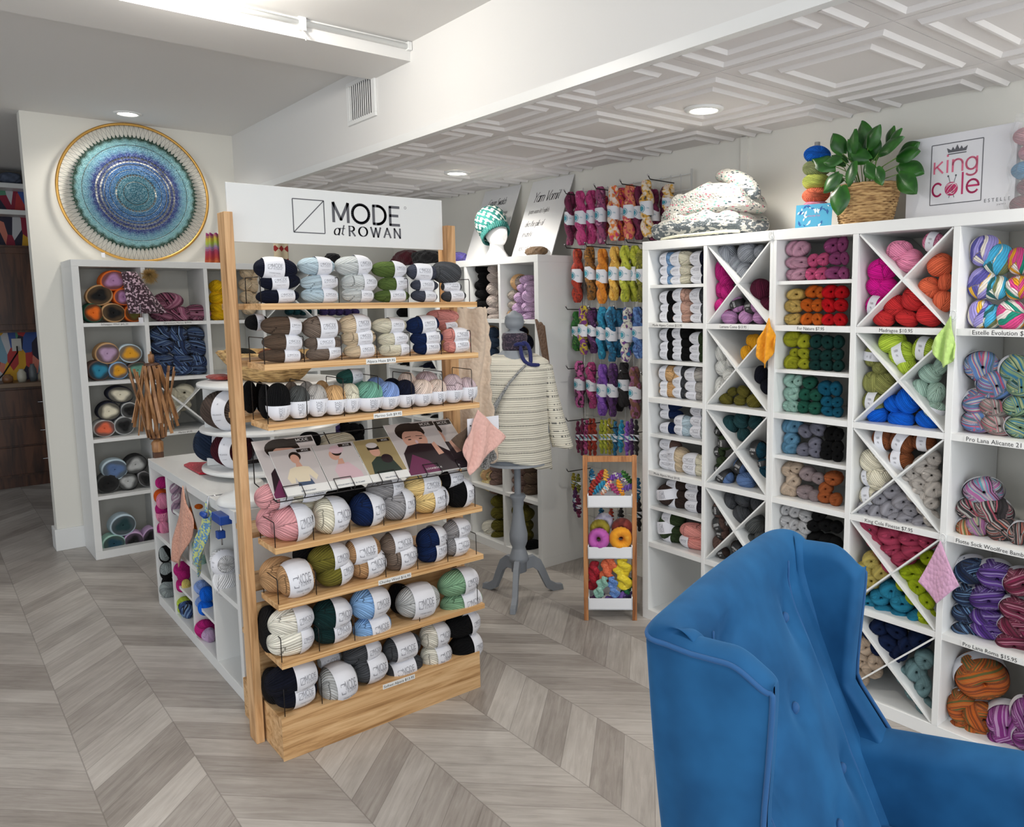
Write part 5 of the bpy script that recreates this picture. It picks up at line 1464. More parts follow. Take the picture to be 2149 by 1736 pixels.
shelf_unit('cube_shelving', (0, BF, 0), 'Y', V, 1.82, RZ[1:], .385, 'tall white cube shelving, narrow unit carrying the folded knitted blanket', half=HA,
    xcells=[(1, z0, z1) for z0, z1 in ((.391, .722), (.744, 1.072), (1.094, 1.424), (1.446, 1.78))],
    prices=[(-2.50, 1.435, 'Mode Alpaca Cotton $13.95', .016), (-2.12, 1.435, 'Lamana Como $13.95', .016), (-2.5, .734, 'Mode Alpaca Wool $9.95', .016)], hooks=[(-1.935, 1.80)])
shelf_unit('cube_shelving', (0, BF, 0), 'Y', V2, 1.82, RZ[1:], .385, 'wide white cube shelving holding the cotton skeins below the potted plant', half=[(0, .568), (0, .92), (0, 1.27), (0, 1.62)],
    xcells=[(1, z0, z1) for z0, z1 in ((.05, .369), (.391, .722), (.744, 1.072), (1.094, 1.424), (1.446, 1.78))],
    prices=[(-1.745, 1.435, 'For Nature $7.95', .017), (-1.40, 1.435, 'Madragoa $10.95', .018), (-1.035, 1.435, 'Estelle Evolution $16.95', .021), (-1.02, 1.083, 'Pro Lana Alicante 21 $18.95', .021), (-1.40, .733, 'King Cole Finesse $7.95', .019), (-1.01, .733, 'Flotte Sock Woolfree Bamboo $16.95', .019), (-1.03, .38, 'Pro Lana Roma $15.95', .019)], hooks=[(-1.200, 1.49), (-1.200, .73)])
FU = 2.70
c0 = -3.515; VF = []; x = c0
VF = [(-3.591, -3.553), (-3.947, -3.925), (-4.323, -4.30), (-4.70, -4.68), (-5.08, -5.055), (-5.44, -5.40)][::-1]
shelf_unit('cube_shelving', (0, FU, 0), 'Y', VF, 1.81, RZ[1:], .325, 'white cube shelving behind the mannequin below the two leaning signs', prices=[(-4.15, 1.435, 'Rasta $34.50', .016), (-3.72, 1.435, 'Puno $24.50', .016)],
    xcells=[(1, 1.094, 1.424), (2, .744, 1.072)])
YL = .762
VL = [(0, .038), (.362, .386), (.722, .745), (1.08, 1.1), (1.44, 1.46), (1.80, 1.838)]
shelf_unit('cube_shelving', (-5.51, YL, 0), 'X', VL, 1.82, RZ[1:], .385, 'white cube shelving of yarn cakes below the blue mandala', prices=[(.2, 1.436, 'Scheepjes Whirl $42.50', .015), (.55, 1.436, 'Fibranatura Merino $19.95', .015), (.55, .734, 'Merino $9.95', .015)],
    xcells=[(1, .744, 1.072), (3, 1.446, 1.78)])
isl = [(-4.47, -4.435), (-4.135, -4.113), (-3.79, -3.768), (-3.45, -3.43), (-3.11, -3.075)]
shelf_unit('island_shelving', (0, .88, 0), 'Y', isl, .77, [.394], .38, 'low white island shelving with yarn cubbies beside the wooden rack', half=[(1, .58), (1, .205), (2, .205)], xcells=[(2, .394, .73)])
shelf_unit('island_shelving', (0, 1.262, 0), 'Y', isl, .77, [.394], .38, 'rear half of low white island under the round display', half=[])
# ------------------------------------------------------------------ wooden display rack
RK = empty('display_rack', (0, 0, 0), 0, 'double-sided wooden yarn display rack with white header sign', 'display rack')
def part(mb, name, m, par=None, **k): return mb.obj(name, m, par or RK, **k)
part(MB().box(-2.832, -2.76, .817, .845, 0, 1.85), 'post', OAKZ, bevel=.0015)
part(MB().box(-2.832, -2.76, 1.650, 1.688, 0, 1.85), 'post', OAKZ, bevel=.0015)
WZ = [.345, .55, .745, 1.16, 1.355, 1.55]
for z in WZ:
    for x0, x1 in ((-2.758, -2.59), (-3.0, -2.834)):
        s = part(MB().box(x0, x1, .862, 1.672, z-.0205, z), 'shelf', OAKY, bevel=.001)
        part(MB().box((x1-.0005) if x1 > -2.7 else x0-.0012, (x1+.0012) if x1 > -2.7 else x0+.0005, .8622, 1.6718, z-.020, z-.0005), 'plywood_edge', PLY, s)
part(MB().box(-3.0, -2.594, .852, 1.640, 0, .150), 'base_box', OAKY, bevel=.0015)
part(MB().box(-2.594, -2.588, .850, 1.642, 0, .152), 'front_board', OAKY, bevel=.001)
part(MB().box(-2.80, -2.79, .846, 1.649, .152, .5), 'back_panel', OAKY)
for z in (1.0,): part(MB().box(-2.805, -2.795, .846, 1.649, z-.0005, z+.012), 'cross_bar', WIRE)
# header sign
mb = MB().box(-2.80, -2.792, .838, 1.650, 1.756, 1.949); sg = part(mb, 'header_sign', WHITE, bevel=.001)
mb = MB(); X0 = -2.7915
def onsign(v, f, y, z): mb.add([(X0, y+a, z+b) for a, b in v], f)
def bar(y0, z0, y1, z1, w):
    l = math.hypot(y1-y0, z1-z0); p = (-(z1-z0)/l*w/2, (y1-y0)/l*w/2)
    mb.add([(X0, y0+p[0], z0+p[1]), (X0, y0-p[0], z0-p[1]), (X0, y1-p[0], z1-p[1]), (X0, y1+p[0], z1+p[1])], [(0, 1, 2, 3)])
for a in ((1.056, 1.797, 1.168, 1.797), (1.168, 1.797, 1.168, 1.912), (1.168, 1.912, 1.056, 1.912), (1.056, 1.912, 1.056, 1.797), (1.056, 1.797, 1.168, 1.912)): bar(*a, .0035)
v, f_, w = stroke_text('MODE', .066, .15, track=.09, sx=1.0); k_ = .275/w; onsign([(a*k_, b) for a, b in v], f_, 1.197, 1.842)
v, f_, w = stroke_text('at', .038, nib=(.14, .045, 12), track=.05, shear=.25); onsign(v, f_, 1.199, 1.795)
v, f_, w = stroke_text('ROWAN', .034, nib=(.20, .06, 5), track=.34); k_ = .222/w; onsign([(a*k_, b) for a, b in v], f_, 1.257, 1.794)
part(mb, 'sign_lettering', INK, sg)
part(MB().lathe([(.0035, -.0004), (.005, -.0004)], (X0, 1.489, 1.909), 16, axis='x'), 'registered_mark', INK, sg)
# price strips
for y, z, t in ((1.265, 1.345, 'Alpaca Haze $9.95'), (1.283, 1.15, 'Merino Soft $9.95'), (1.285, .54, 'Chunky Wool $16.95'), (1.285, .142, 'Softest Alpaca $13.95')):
    vf = text2d(t, .0135, sx=1.05); w = max(q[0] for q in vf[0])+.004
    mb = MB().box(-2.5885, -2.5868, y-w, y+w, z-.0085, z+.0095, 0); place2d(mb, vf, (-2.5868, y, z), (0, 1, 0), (0, 0, 1), 1)
    part(mb, 'price_label', (mat('label_card', (232, 232, 230), .6), BLACKINK), label='printed price strip')
# bent wire dividers
DY = [.867+.13*i for i in range(7)]
skip = {1.16: (), 1.355: (), 1.55: (1, 3), .745: (), .55: (2,), .345: (3, 5), .152: (2, 3, 4, 5, 6)}
for z, hgt in ((1.55, .085), (1.355, .085), (1.16, .13), (.745, .085), (.55, .085), (.345, .085), (.152, .1)):
    for i, y in enumerate(DY):
        if i in skip[z]: continue
        part(MB().tube([(-2.602, y, z), (-2.602, y, z+hgt-.006), (-2.606, y, z+hgt), (-2.742, y, z+hgt), (-2.745, y, z+hgt-.006), (-2.745, y, z)], .0016, 6), 'wire_divider', WIRE, smooth=True)
        if i == 0: part(MB().tube([(-2.862, y, z), (-2.862, y, z+hgt-.004), (-2.866, y, z+hgt), (-2.984, y, z+hgt), (-2.988, y, z+hgt-.004), (-2.988, y, z)], .0016, 6), 'wire_divider', WIRE, smooth=True)
# slanted magazine holder
MU = Vector((0, 1, 0)); MV = Vector((-.788, 0, .615)); MN = MU.cross(MV).normalized(); M0 = Vector((-2.574, 0, .912))
hd = part(MB(), 'magazine_holder', WIRE) if False else None
mb = MB(); P_ = lambda y, t, n: tuple(M0+MU*y+MV*t+MN*n)
for y in (.872, 1.13, 1.39, 1.645): mb.tube([P_(y, -.006, -.006), P_(y, .28, -.006)], .002, 6)
for t in (-.006, .14, .27): mb.tube([P_(.872, t, -.006), P_(1.645, t, -.006)], .002, 6)
for y in (.90, 1.075, 1.24, 1.42, 1.56): mb.tube([P_(y, -.006, -.006), P_(y, -.006, .012), P_(y, .04, .013), P_(y+.062, .04, .013), P_(y+.062, -.006, .012), P_(y+.062, -.006, -.006)], .0017, 6)
for y in (.872, 1.645): mb.tube([P_(y, .27, -.006), (-2.79, y, 1.05), (-2.79, y, .93), P_(y, -.006, -.006)], .002, 6)
part(mb, 'magazine_holder', WIRE, smooth=True, label='black wire magazine holder')
def el(cx, cy, rx, ry, n=20): return [(cx+rx*math.cos(2*math.pi*i/n), cy+ry*math.sin(2*math.pi*i/n)) for i in range(n)]
SK = mat('print_skin', (196, 150, 132), .4); HAIR = mat('print_hair', (26, 20, 20), .4); BG = mat('print_grey', (186, 180, 180), .35); CRM = mat('print_cream', (212, 200, 176), .4)
PNK = mat('print_pink', (196, 168, 176), .4); OCH = mat('print_ochre', (150, 134, 96), .4); GRN = mat('print_green', (36, 52, 46), .4); PUR = mat('print_purple', (96, 32, 72), .4); DKP = mat('print_black', (30, 18, 28), .4); DEN = mat('print_denim', (60, 78, 104), .4); WHP = mat('print_white', (222, 222, 220), .35)
MP = [WHP, BG, SK, HAIR, CRM, PNK, OCH, GRN, PUR, DKP, DEN, WINK]
def magazine(y, t, n, w, h, shapes, label, title, big=False):
    mb = MB(); Q = lambda a, b, e=0: tuple(M0+MU*(y+a)+MV*(t+b)+MN*(n+e))
    th = .003
    mb.add([Q(a, b, e) for e in (0, th) for b in (0, h) for a in (0, w)], [(0, 2, 3, 1), (4, 5, 7, 6), (0, 1, 5, 4), (2, 6, 7, 3), (0, 4, 6, 2), (1, 3, 7, 5)], 0)
    e = th
    for mi, pts in shapes:
        e += .00012; mb.add([Q(min(max(a, .001), w-.001), min(max(b, .001), h-.001), e) for a, b in pts], [tuple(range(len(pts)))], mi)
    bx0, bx1, by0, by1 = (w*.62, w*.95, h*.90, h*.97) if not big else (w*.55, w*.98, h*.885, h*.97)
    e += .0002; mb.add([Q(bx0, by0, e), Q(bx1, by0, e), Q(bx1, by1, e), Q(bx0, by1, e)], [(0, 1, 2, 3)], 3)
    vt, ft, tw = stroke_text('MODE', (by1-by0)*.55, .13, track=.08); e += .0002
    mb.add([Q(bx0+(bx1-bx0)*.34+a*min(1, (bx1-bx0)*.5/tw), by0+(by1-by0)*.25+b, e) for a, b in vt], ft, 11)
    vt, ft = text2d(title, .009 if not big else .012); mb.add([Q(w*.5+a, h*(.05 if not big else .07)+b, e) for a, b in vt], ft, 10 if not big else 11)
    o = mb.obj('magazine', MP); return tag(o, label, 'magazine', 'pattern magazines on the rack')
R_ = lambda a, b, c, d: [(a, b), (c, b), (c, d), (a, d)]
w, h = .148, .205
magazine(.905, 0, .006, w, h, [(1, R_(0, .035, w, h)), (10, [(.05, .035), (.105, .035), (.1, .06), (.055, .062)]), (4, [(.03, .05), (.024, .075), (.045, .115), (.075, .125), (.11, .115), (.128, .07), (.115, .052), (.1, .08), (.095, .05), (.055, .052), (.05, .075), (.045, .05)]), (2, [(.068, .12), (.09, .12), (.086, .14), (.072, .14)]), (3, el(.078, .168, .020, .022)), (2, el(.075, .157, .015, .021))], 'knitting leaflet showing a cream cable sweater, leftmost on slanted holder', 'SPRINGHAM')
magazine(1.056, 0, .006, w, h, [(1, R_(0, .035, w, h)), (5, [(.045, .035), (.04, .08), (.06, .11), (.1, .11), (.13, .06), (.13, .035)]), (2, el(.062, .15, .018, .024)), (3, el(.075, .163, .018, .018)), (5, el(.078, .175, .026, .02)), (2, [(.07, .13), (.085, .13), (.085, .105), (.06, .105)])], 'knitting leaflet showing a pink hat and cowl, second on slanted holder', 'HOLKHAM HAT & SCARF')
magazine(1.207, 0, .006, w, h, [(6, R_(0, .035, w, h)), (7, [(.02, .035), (.03, .09), (.06, .115), (.11, .11), (.13, .035)]), (9, el(.095, .1, .022, .022)), (2, el(.063, .14, .019, .024)), (3, [(.04, .15), (.085, .15), (.085, .165), (.04, .165)]), (1, el(.062, .172, .022, .014))], 'knitting leaflet of a smiling woman in green scarf, third on holder', 'HILLSTONE')
w, h = .21, .265
face = lambda: [(1, R_(0, 0, w, h)), (3, el(.09, .215, .06, .05)), (2, el(.095, .175, .05, .055)), (3, [(.058, .187), (.085, .191), (.085, .1935), (.058, .1895)]), (3, [(.105, .191), (.132, .186), (.132, .1885), (.105, .1935)]), (3, el(.073, .176, .0075, .0028)), (3, el(.119, .175, .0075, .0028)), (5, el(.096, .160, .006, .010)), (3, [(.035, .2), (.05, .25), (.14, .25), (.15, .2), (.12, .215), (.07, .22)]), (9, [(0, .0), (w, 0), (w, .09), (.16, .14), (.1, .15), (.05, .145), (.02, .11)]), (8, [(0, .02), (.05, .1), (.1, .06), (.13, 0), (0, 0)]), (2, [(.155, .08), (.18, .085), (.165, .15), (.15, .14)])]
magazine(.866, .0, .0015, w, h, face(), 'large magazine with a dark-haired face, behind the left leaflets', 'LOOKBOOK', True)
magazine(1.355, .0, .0055, w, h, face(), 'large lookbook magazine with purple knit, front of two at right', 'LOOKBOOK', True)
magazine(1.435, .0, .0015, w, h, face(), 'large lookbook magazine partly hidden, rightmost on the slanted holder', 'LOOKBOOK', True)
# things hanging from the rack's right end
def cloth(name, fn, m, label, cat, nu=20, nv=26, th=.004, group=None):
    o = MB().grid(fn, nu, nv).obj(name, m, smooth=True, solid=th); return tag(o, label, cat, group)
def quad_swatch(P, m, label, n=(0, 0, 1), amp=.006, name='knitted_swatch', fold=3.0, seed=0):
    """P: four corners top,right,bottom,left of a hanging square"""
    A, B, C_, D = [Vector(p) for p in P]; nn = Vector(n)
    def fn(u, v):
        p = (A*(1-u)+B*u)*(1-v)+(D*(1-u)+C_*u)*v
        return tuple(p+nn*amp*math.sin((u-v)*fold*math.pi+seed)*(min(1, (u+v)*1.4)))
    o = cloth(name, fn, m, label, 'knitted swatch'); 
    return o
RS_ = make_knit('knit_blush', (222, 176, 166)); 
quad_swatch([(-2.572, 1.652, 1.135), (-2.565, 1.775, 1.015), (-2.560, 1.60, .885), (-2.578, 1.585, .985)], RS_, 'blush pink knitted swatch hanging from the right end of the rack', (1, 0, 0), .008)
quad_swatch([(-2.612, 1.682, 1.10), (-2.615, 1.70, .98), (-2.61, 1.66, .91), (-2.62, 1.56, 1.02)], make_knit('knit_brown', (88, 70, 56)), 'brown knitted swatch hanging behind the blush pink swatch', (1, 0, 0), .006)
quad_swatch([(-2.60, 1.682, 1.08), (-2.60, 1.752, .93), (-2.60, 1.70, .885), (-2.605, 1.64, .93)], make_knit('knit_grey', (150, 148, 146), (96, 94, 92), nscale=220, thresh=.5), 'grey tweed swatch hanging lowest behind the blush swatch', (1, 0, 0), .008)
mb = MB().box(-2.592, -2.5915, 1.615, 1.70, 1.02, 1.10, 0); mb.box(-2.590, -2.5895, 1.66, 1.76, 1.045, 1.10, 0)
for i in range(5): mb.box(-2.5891, -2.5889, 1.625+.012*i, 1.631+.012*i, 1.07-.006*i, 1.075-.006*i, 1)
tag(mb.obj('paper_tag', (PAPER, BLACKINK)), 'white pattern card hanging behind the blush pink swatch', 'card')
def shawl(u, v):
    y = 1.690+.170*u+(.03*v if v < .4 else .012-.0*v)*(u > .5); z = 1.525-.66*v
    return (-2.80+.02*math.sin(u*11+v*4), y+.012*math.sin(v*9)+.005*math.sin(v*60)*(u > .9), z+.004*math.sin(u*20))
cloth('knitted_shawl', shawl, make_knit('knit_beige', (206, 186, 166), scale=(60, 60, 60)), 'beige knitted shawl hanging behind the rack right post', 'shawl', 24, 40, .008)
# ------------------------------------------------------------------ hanging swatches elsewhere
quad_swatch([(-1.932, 2.625, 1.475), (-1.885, 2.612, 1.372), (-1.93, 2.60, 1.275), (-1.99, 2.61, 1.345)], make_knit('knit_mustard', (222, 150, 26)), 'mustard knitted swatch hanging at the seam of the cube shelving', (0, -1, 0), .012, fold=2.5)
quad_swatch([(-1.205, 2.625, 1.488), (-1.175, 2.608, 1.35), (-1.21, 2.60, 1.318), (-1.262, 2.61, 1.383)], make_knit('knit_lime', (176, 206, 120)), 'pale green knitted swatch hanging left of the striped balls', (0, -1, 0), .010, fold=2.5)
quad_swatch([(-1.205, 2.625, .722), (-1.128, 2.608, .588), (-1.197, 2.60, .508), (-1.268, 2.61, .565)], make_knit('knit_mauve', (206, 160, 190)), 'mauve pink knitted swatch hanging beside the navy flecked skeins', (0, -1, 0), .005, fold=1.2)
quad_swatch([(-3.755, .868, .755), (-3.60, .86, .595), (-3.86, .85, .36), (-4.0, .858, .37)], make_knit('knit_peach', (222, 168, 146), (196, 140, 120), nscale=260, thresh=.5), 'peach knitted swatch hanging over the front of the white island', (0, -1, 0), .010, fold=2)
quad_swatch([(-3.40, .868, .752), (-3.335, .86, .70), (-3.53, .85, .40), (-3.585, .858, .50)], make_knit('knit_seaside', (96, 146, 190), (196, 206, 130), nscale=90, thresh=.48), 'blue and yellow flecked swatch hanging over the island front', (0, -1, 0), .012, fold=2)
# ------------------------------------------------------------------ blue wing armchair
def make_velvet():
    m, nt, p = newmat('blue_velvet'); k = N(nt); co = k.n('ShaderNodeTexCoord'); n = k.n('ShaderNodeTexNoise'); n.inputs['Scale'].default_value = 7; n.inputs['Detail'].default_value = 3
    k.l(co.outputs['Object'], n.inputs['Vector']); col = k.ramp(n.outputs[0], [(.35, rgba((20, 72, 116))), (.65, rgba((31, 90, 138)))])
    k.l(col, p.inputs['Base Color']); p.inputs['Roughness'].default_value = .7; p.inputs['Sheen Weight'].default_value = .4; p.inputs['Sheen Roughness'].default_value = .35
    p.inputs['Sheen Tint'].default_value = rgba((110, 170, 226)); p.inputs['Specular IOR Level'].default_value = .2
    return m
VEL = make_velvet(); PIPE = mat('blue_piping', (24, 80, 132), .8, sheen=.1)
CHR = empty('wing_armchair', (-1.0, .99, 0), math.radians(18), 'blue velvet wing armchair with buttoned back in the right foreground', 'armchair')
cp = [(.25, .012), (.20, .0), (.12, -.006), (.035, -.004), (-.022, .022), (-.030, .16), (-.032, .36), (-.030, .56), (-.022, .70), (.035, .726), (.12, .728), (.20, .72), (.25, .708)]
def crom(P, t):
    n = len(P)-1; x = t*n; i = min(int(x), n-1); f = x-i; g = lambda k: Vector(P[max(0, min(n, k))])
    a, b, c, d = g(i-1), g(i), g(i+1), g(i+2); return .5*((2*b)+(c-a)*f+(2*a-5*b+4*c-d)*f*f+(3*b-a-3*c+d)*f**3)
BUT = [(.53, .80), (.20, .85), (.36, .67), (.53, .46), (.20, .62), (.36, .43)]
ss = lambda x, a, b: (lambda t: t*t*(3-2*t))(min(1, max(0, (x-a)/(b-a))))
def topz(s):        # s 0..1 round the path
    c = abs(s-.5)*2; return .968-.028*min(1, c/.6)**2-.048*ss(c, .74, 1)
def chair_pt(s, q):
    """q 0..1: outer bottom -> over the top -> inner bottom"""
    P = crom(cp, s); c = abs(s-.5)*2; wb = 1-ss(c, .36, .62); sg = 1 if s < .5 else -1
    D = Vector((wb, (1-wb)*sg)).normalized()
    zt = topz(s); zb = .22; end = math.sqrt(max(0, 1-max(0, (c-.90)/.10)**2)); th0 = (.058+.035*wb)*end+.008; r = th0/2; H = zt-zb-r
    if q < .42: z = zb+H*(q/.42); off = 0.; side_ = 0
    elif q > .58: z = zb+H*((1-q)/.42); off = 1.; side_ = 1
    else:
        w = (q-.42)/.16*math.pi; z = zb+H+r*math.sin(w); off = .5-.5*math.cos(w); side_ = .5
    ao = .012+(.97-z)*.115; tip = P.x
    k = ss(c, .45, .95)
    ax = tip+ao*(1-k)+k*(-.012*max(0, .85-z)/.2 if z > .65 else -.012+.10*max(0, .60-z)/.14*(z < .6))
    puff = 0
    for by, bz in BUT: puff -= .026*math.exp(-((P.y-by)**2+((z-bz)*.9)**2)/.0022)*wb
    th = th0+wb*(max(0, .87-z)*.31+.028*math.exp(-((P.y-.36)/.13)**2)*ss(z, .95, .8)+puff)
    for sy in (.115, .605): th -= wb*.016*math.exp(-((P.y-sy)/.016)**2)*ss(z, .92, .80)
    for by, bz in BUT[:2]:          # gathers running up from the top buttons
        th += wb*.0022*math.sin((P.y-by)*330)*math.exp(-((P.y-by)/.035)**2)*ss(z, bz, bz+.03)*(1-ss(z, bz+.06, bz+.11))
    fl = k*.014*ss(z, .7, .95)*(-sg)
    bulge = .010*math.sin(math.pi*min(1, max(0, (z-zb)/H)))
    x = ax+D.x*th*off-(1-off)*wb*bulge; y = P.y+fl+D.y*th*off-(1-off)*(1-wb)*sg*bulge
    return (x, y, z)
MB().grid(chair_pt, 150, 130).obj('wing_back', VEL, CHR, True)
pp = []
for i in range(90): 
    s = .012+.976*i/89; x, y, z = chair_pt(s, .44); pp.append((x, y, z))
e0 = [chair_pt(.012, q) for q in np.linspace(.02, .43, 24)]; e1 = [chair_pt(.988, q) for q in np.linspace(.43, .02, 24)]
def outw(p, k=.004):
    return p
MB().tube([(x+.003, y, z) for x, y, z in e0]+pp+[(x+.003, y, z) for x, y, z in e1], .0052, 8).obj('piping', PIPE, CHR, True)
for by, bz in BUT:
    bx = None
    for s in np.linspace(.2, .8, 160):
        x, y, z = chair_pt(s, 1-(bz-.22)/(topz(s)-.22-.045)*.42)
        if bx is None or abs(y-by) < bx[0]: bx = (abs(y-by), x, y, z)
    MB().lathe([(.0005, .009), (.007, .008), (.012, .004), (.0135, -.002), (.011, -.006)], (bx[1]+.002, bx[2], bx[3]), 20, axis='x').obj('button', PIPE, CHR, True)
# vertical pleat seams between back and wings
for sy, s0 in ((.115, 0), (.605, 1)):
    pts = []
    for i in range(30):
        bz = .28+.66*i/29; best = None
        for s in np.linspace(.12, .5, 60) if s0 == 0 else np.linspace(.5, .88, 60):
            zt = topz(s); q = 1-(bz-.22)/(zt-.22-.045)*.42
            if q < .58: continue
            x, y, z = chair_pt(s, q)
            if best is None or abs(y-sy) < best[0]: best = (abs(y-sy), x, y, z)
        if best: pts.append(best[1:])
    MB().tube([(x+.001, y, z) for x, y, z in pts], .0028, 6).obj('seam', PIPE, CHR, True)
def rbox(x0, x1, y0, y1, z0, z1, r=.03, puff=.01):
    cx, cy, cz = (x0+x1)/2, (y0+y1)/2, (z0+z1)/2; hx, hy, hz = (x1-x0)/2, (y1-y0)/2, (z1-z0)/2
    def fn(u, v):
        a = u*2*math.pi; b = (v-.5)*math.pi; sp = lambda w, e: math.copysign(abs(w)**e, w)
        return (cx+hx*sp(math.cos(b), .28)*sp(math.cos(a), .28), cy+hy*sp(math.cos(b), .28)*sp(math.sin(a), .28), cz+hz*sp(math.sin(b), .45))
    return MB().grid(fn, 64, 26, cu=True)
for y0, y1, nm in ((-.015, .095, 'near'), (.635, .745, 'far')):
    def arm(u, v, y0=y0, y1=y1):
        a = u*math.pi; x = .13+.51*v; top = .470+.05*v; yc = (y0+y1)/2; hw = (y1-y0)/2*(1-.25*max(0, v-.94)/.06)
        if u < .3: return (x, y0, .2+(top-.2-.04)*(u/.3))
        if u > .7: return (x, y1, .2+(top-.2-.04)*((1-u)/.3))
        b = (u-.3)/.4*math.pi; return (x, yc-hw*math.cos(b), top-.04+.04*math.sin(b))
    MB().grid(arm, 40, 40).obj('armrest', VEL, CHR, True, solid=.006)
    MB().prism([(y0+.004, .2)]+[(( y0+y1)/2-(y1-y0)/2*math.cos(b)*.95, .480+.04*math.sin(b)) for b in np.linspace(0, math.pi, 12)]+[(y1-.004, .2)], .62, .642, 'x').obj('arm_front', VEL, CHR)
    MB().tube([(.13+.51*v, y0+.004 if nm == 'near' else y1-.004, .432+.05*v) for v in np.linspace(0, 1, 20)], .006, 8).obj('arm_piping', PIPE, CHR, True)
rbox(.18, .64, .09, .64, .20, .30).obj('seat_cushion', VEL, CHR, True)
rbox(.08, .62, .0, .73, .13, .23).obj('seat_base', VEL, CHR, True)
for x, y in ((.12, .06), (.12, .67), (.56, .05), (.56, .68)): MB().lathe([(.012, 0), (.014, .01), (.022, .14), (.002, .142)], (x, y, 0), 16).obj('leg', WALNUT, CHR, True)
# ------------------------------------------------------------------ hanks
def hank_mesh(name, turns, thick, seed, matl, ns=2, fat=.5):
    rs = np.random.RandomState(seed); P = []; F = []; ST = []; nz, nr = 64, 26
    for s in range(ns):
        ph = s*2*math.pi/ns+rs.rand(); ring = []
        for i in range(nz):
            t = i/(nz-1); env = math.sin(math.pi*min(1, max(0, t*.96+.02)))**.35
            lobe = (1-.38*math.exp(-((t-.5)/.10)**2)) if fat else 1
            a = ph+turns*2*math.pi*t; off = thick*.5*env*lobe; r = thick*.56*env*lobe*(1+.10*math.sin(t*23+s*2+seed))
            cx, cy = off*math.cos(a), off*math.sin(a)*.8
            for j in range(nr):
                b = 2*math.pi*j/nr; sa = b*9/(2*math.pi)*1.0+t*5; rr = r*(1+.07*abs(math.sin(sa*math.pi)))
                P.append((cx+rr*math.cos(b), cy+rr*math.sin(b)*.8, .5-t)); ST.append(sa+s*40+50)
        o = s*nz*nr
        F += [(o+i*nr+j, o+i*nr+(j+1) % nr, o+(i+1)*nr+(j+1) % nr, o+(i+1)*nr+j) for i in range(nz-1) for j in range(nr)]
    return mk(name, np.array(P), F, ST, matl)
HK = [hank_mesh('yarn_hank', 1.05, .155, s, DYED) for s in range(4)]
MHK = [hank_mesh('mini_hank', 2.6, .095, s, DYED, fat=0) for s in range(3)]
TEALI = mat('teal_ink', (60, 150, 170), .6)
def hank_band(r=.2, h=.25):
    mb = MB().grid(lambda u, v: (r*math.cos(u*2*math.pi), r*.86*math.sin(u*2*math.pi), -h/2+h*v), 28, 2, cu=True)
    V = []; 
    for (r0, r1) in ((.07, .082), (.0, .055)):
        n = 20; vv = []
        for q in range(n):
            for rr in (r0, r1):
                a = 2*math.pi*q/n; x = rr*math.cos(a)-.03; z = rr*math.sin(a)*.86; an = x/r; vv.append((r*1.02*math.sin(an), -r*.86*1.03*math.cos(an), z))
        mb.add(vv, [(2*q, 2*((q+1) % n), 2*((q+1) % n)+1, 2*q+1) for q in range(n)], 1)
    vf = text2d('100g', .03, sx=1); mb.add([(r*1.02*math.sin((a+.10)/r), -r*.86*1.03*math.cos((a+.10)/r), b) for a, b in vf[0]], vf[1], 1)
    return mb.mesh('paper_band', (PAPER, TEALI), True, False)
HBAND = hank_band(.125, .25); MBAND = hank_band(.09, .17)
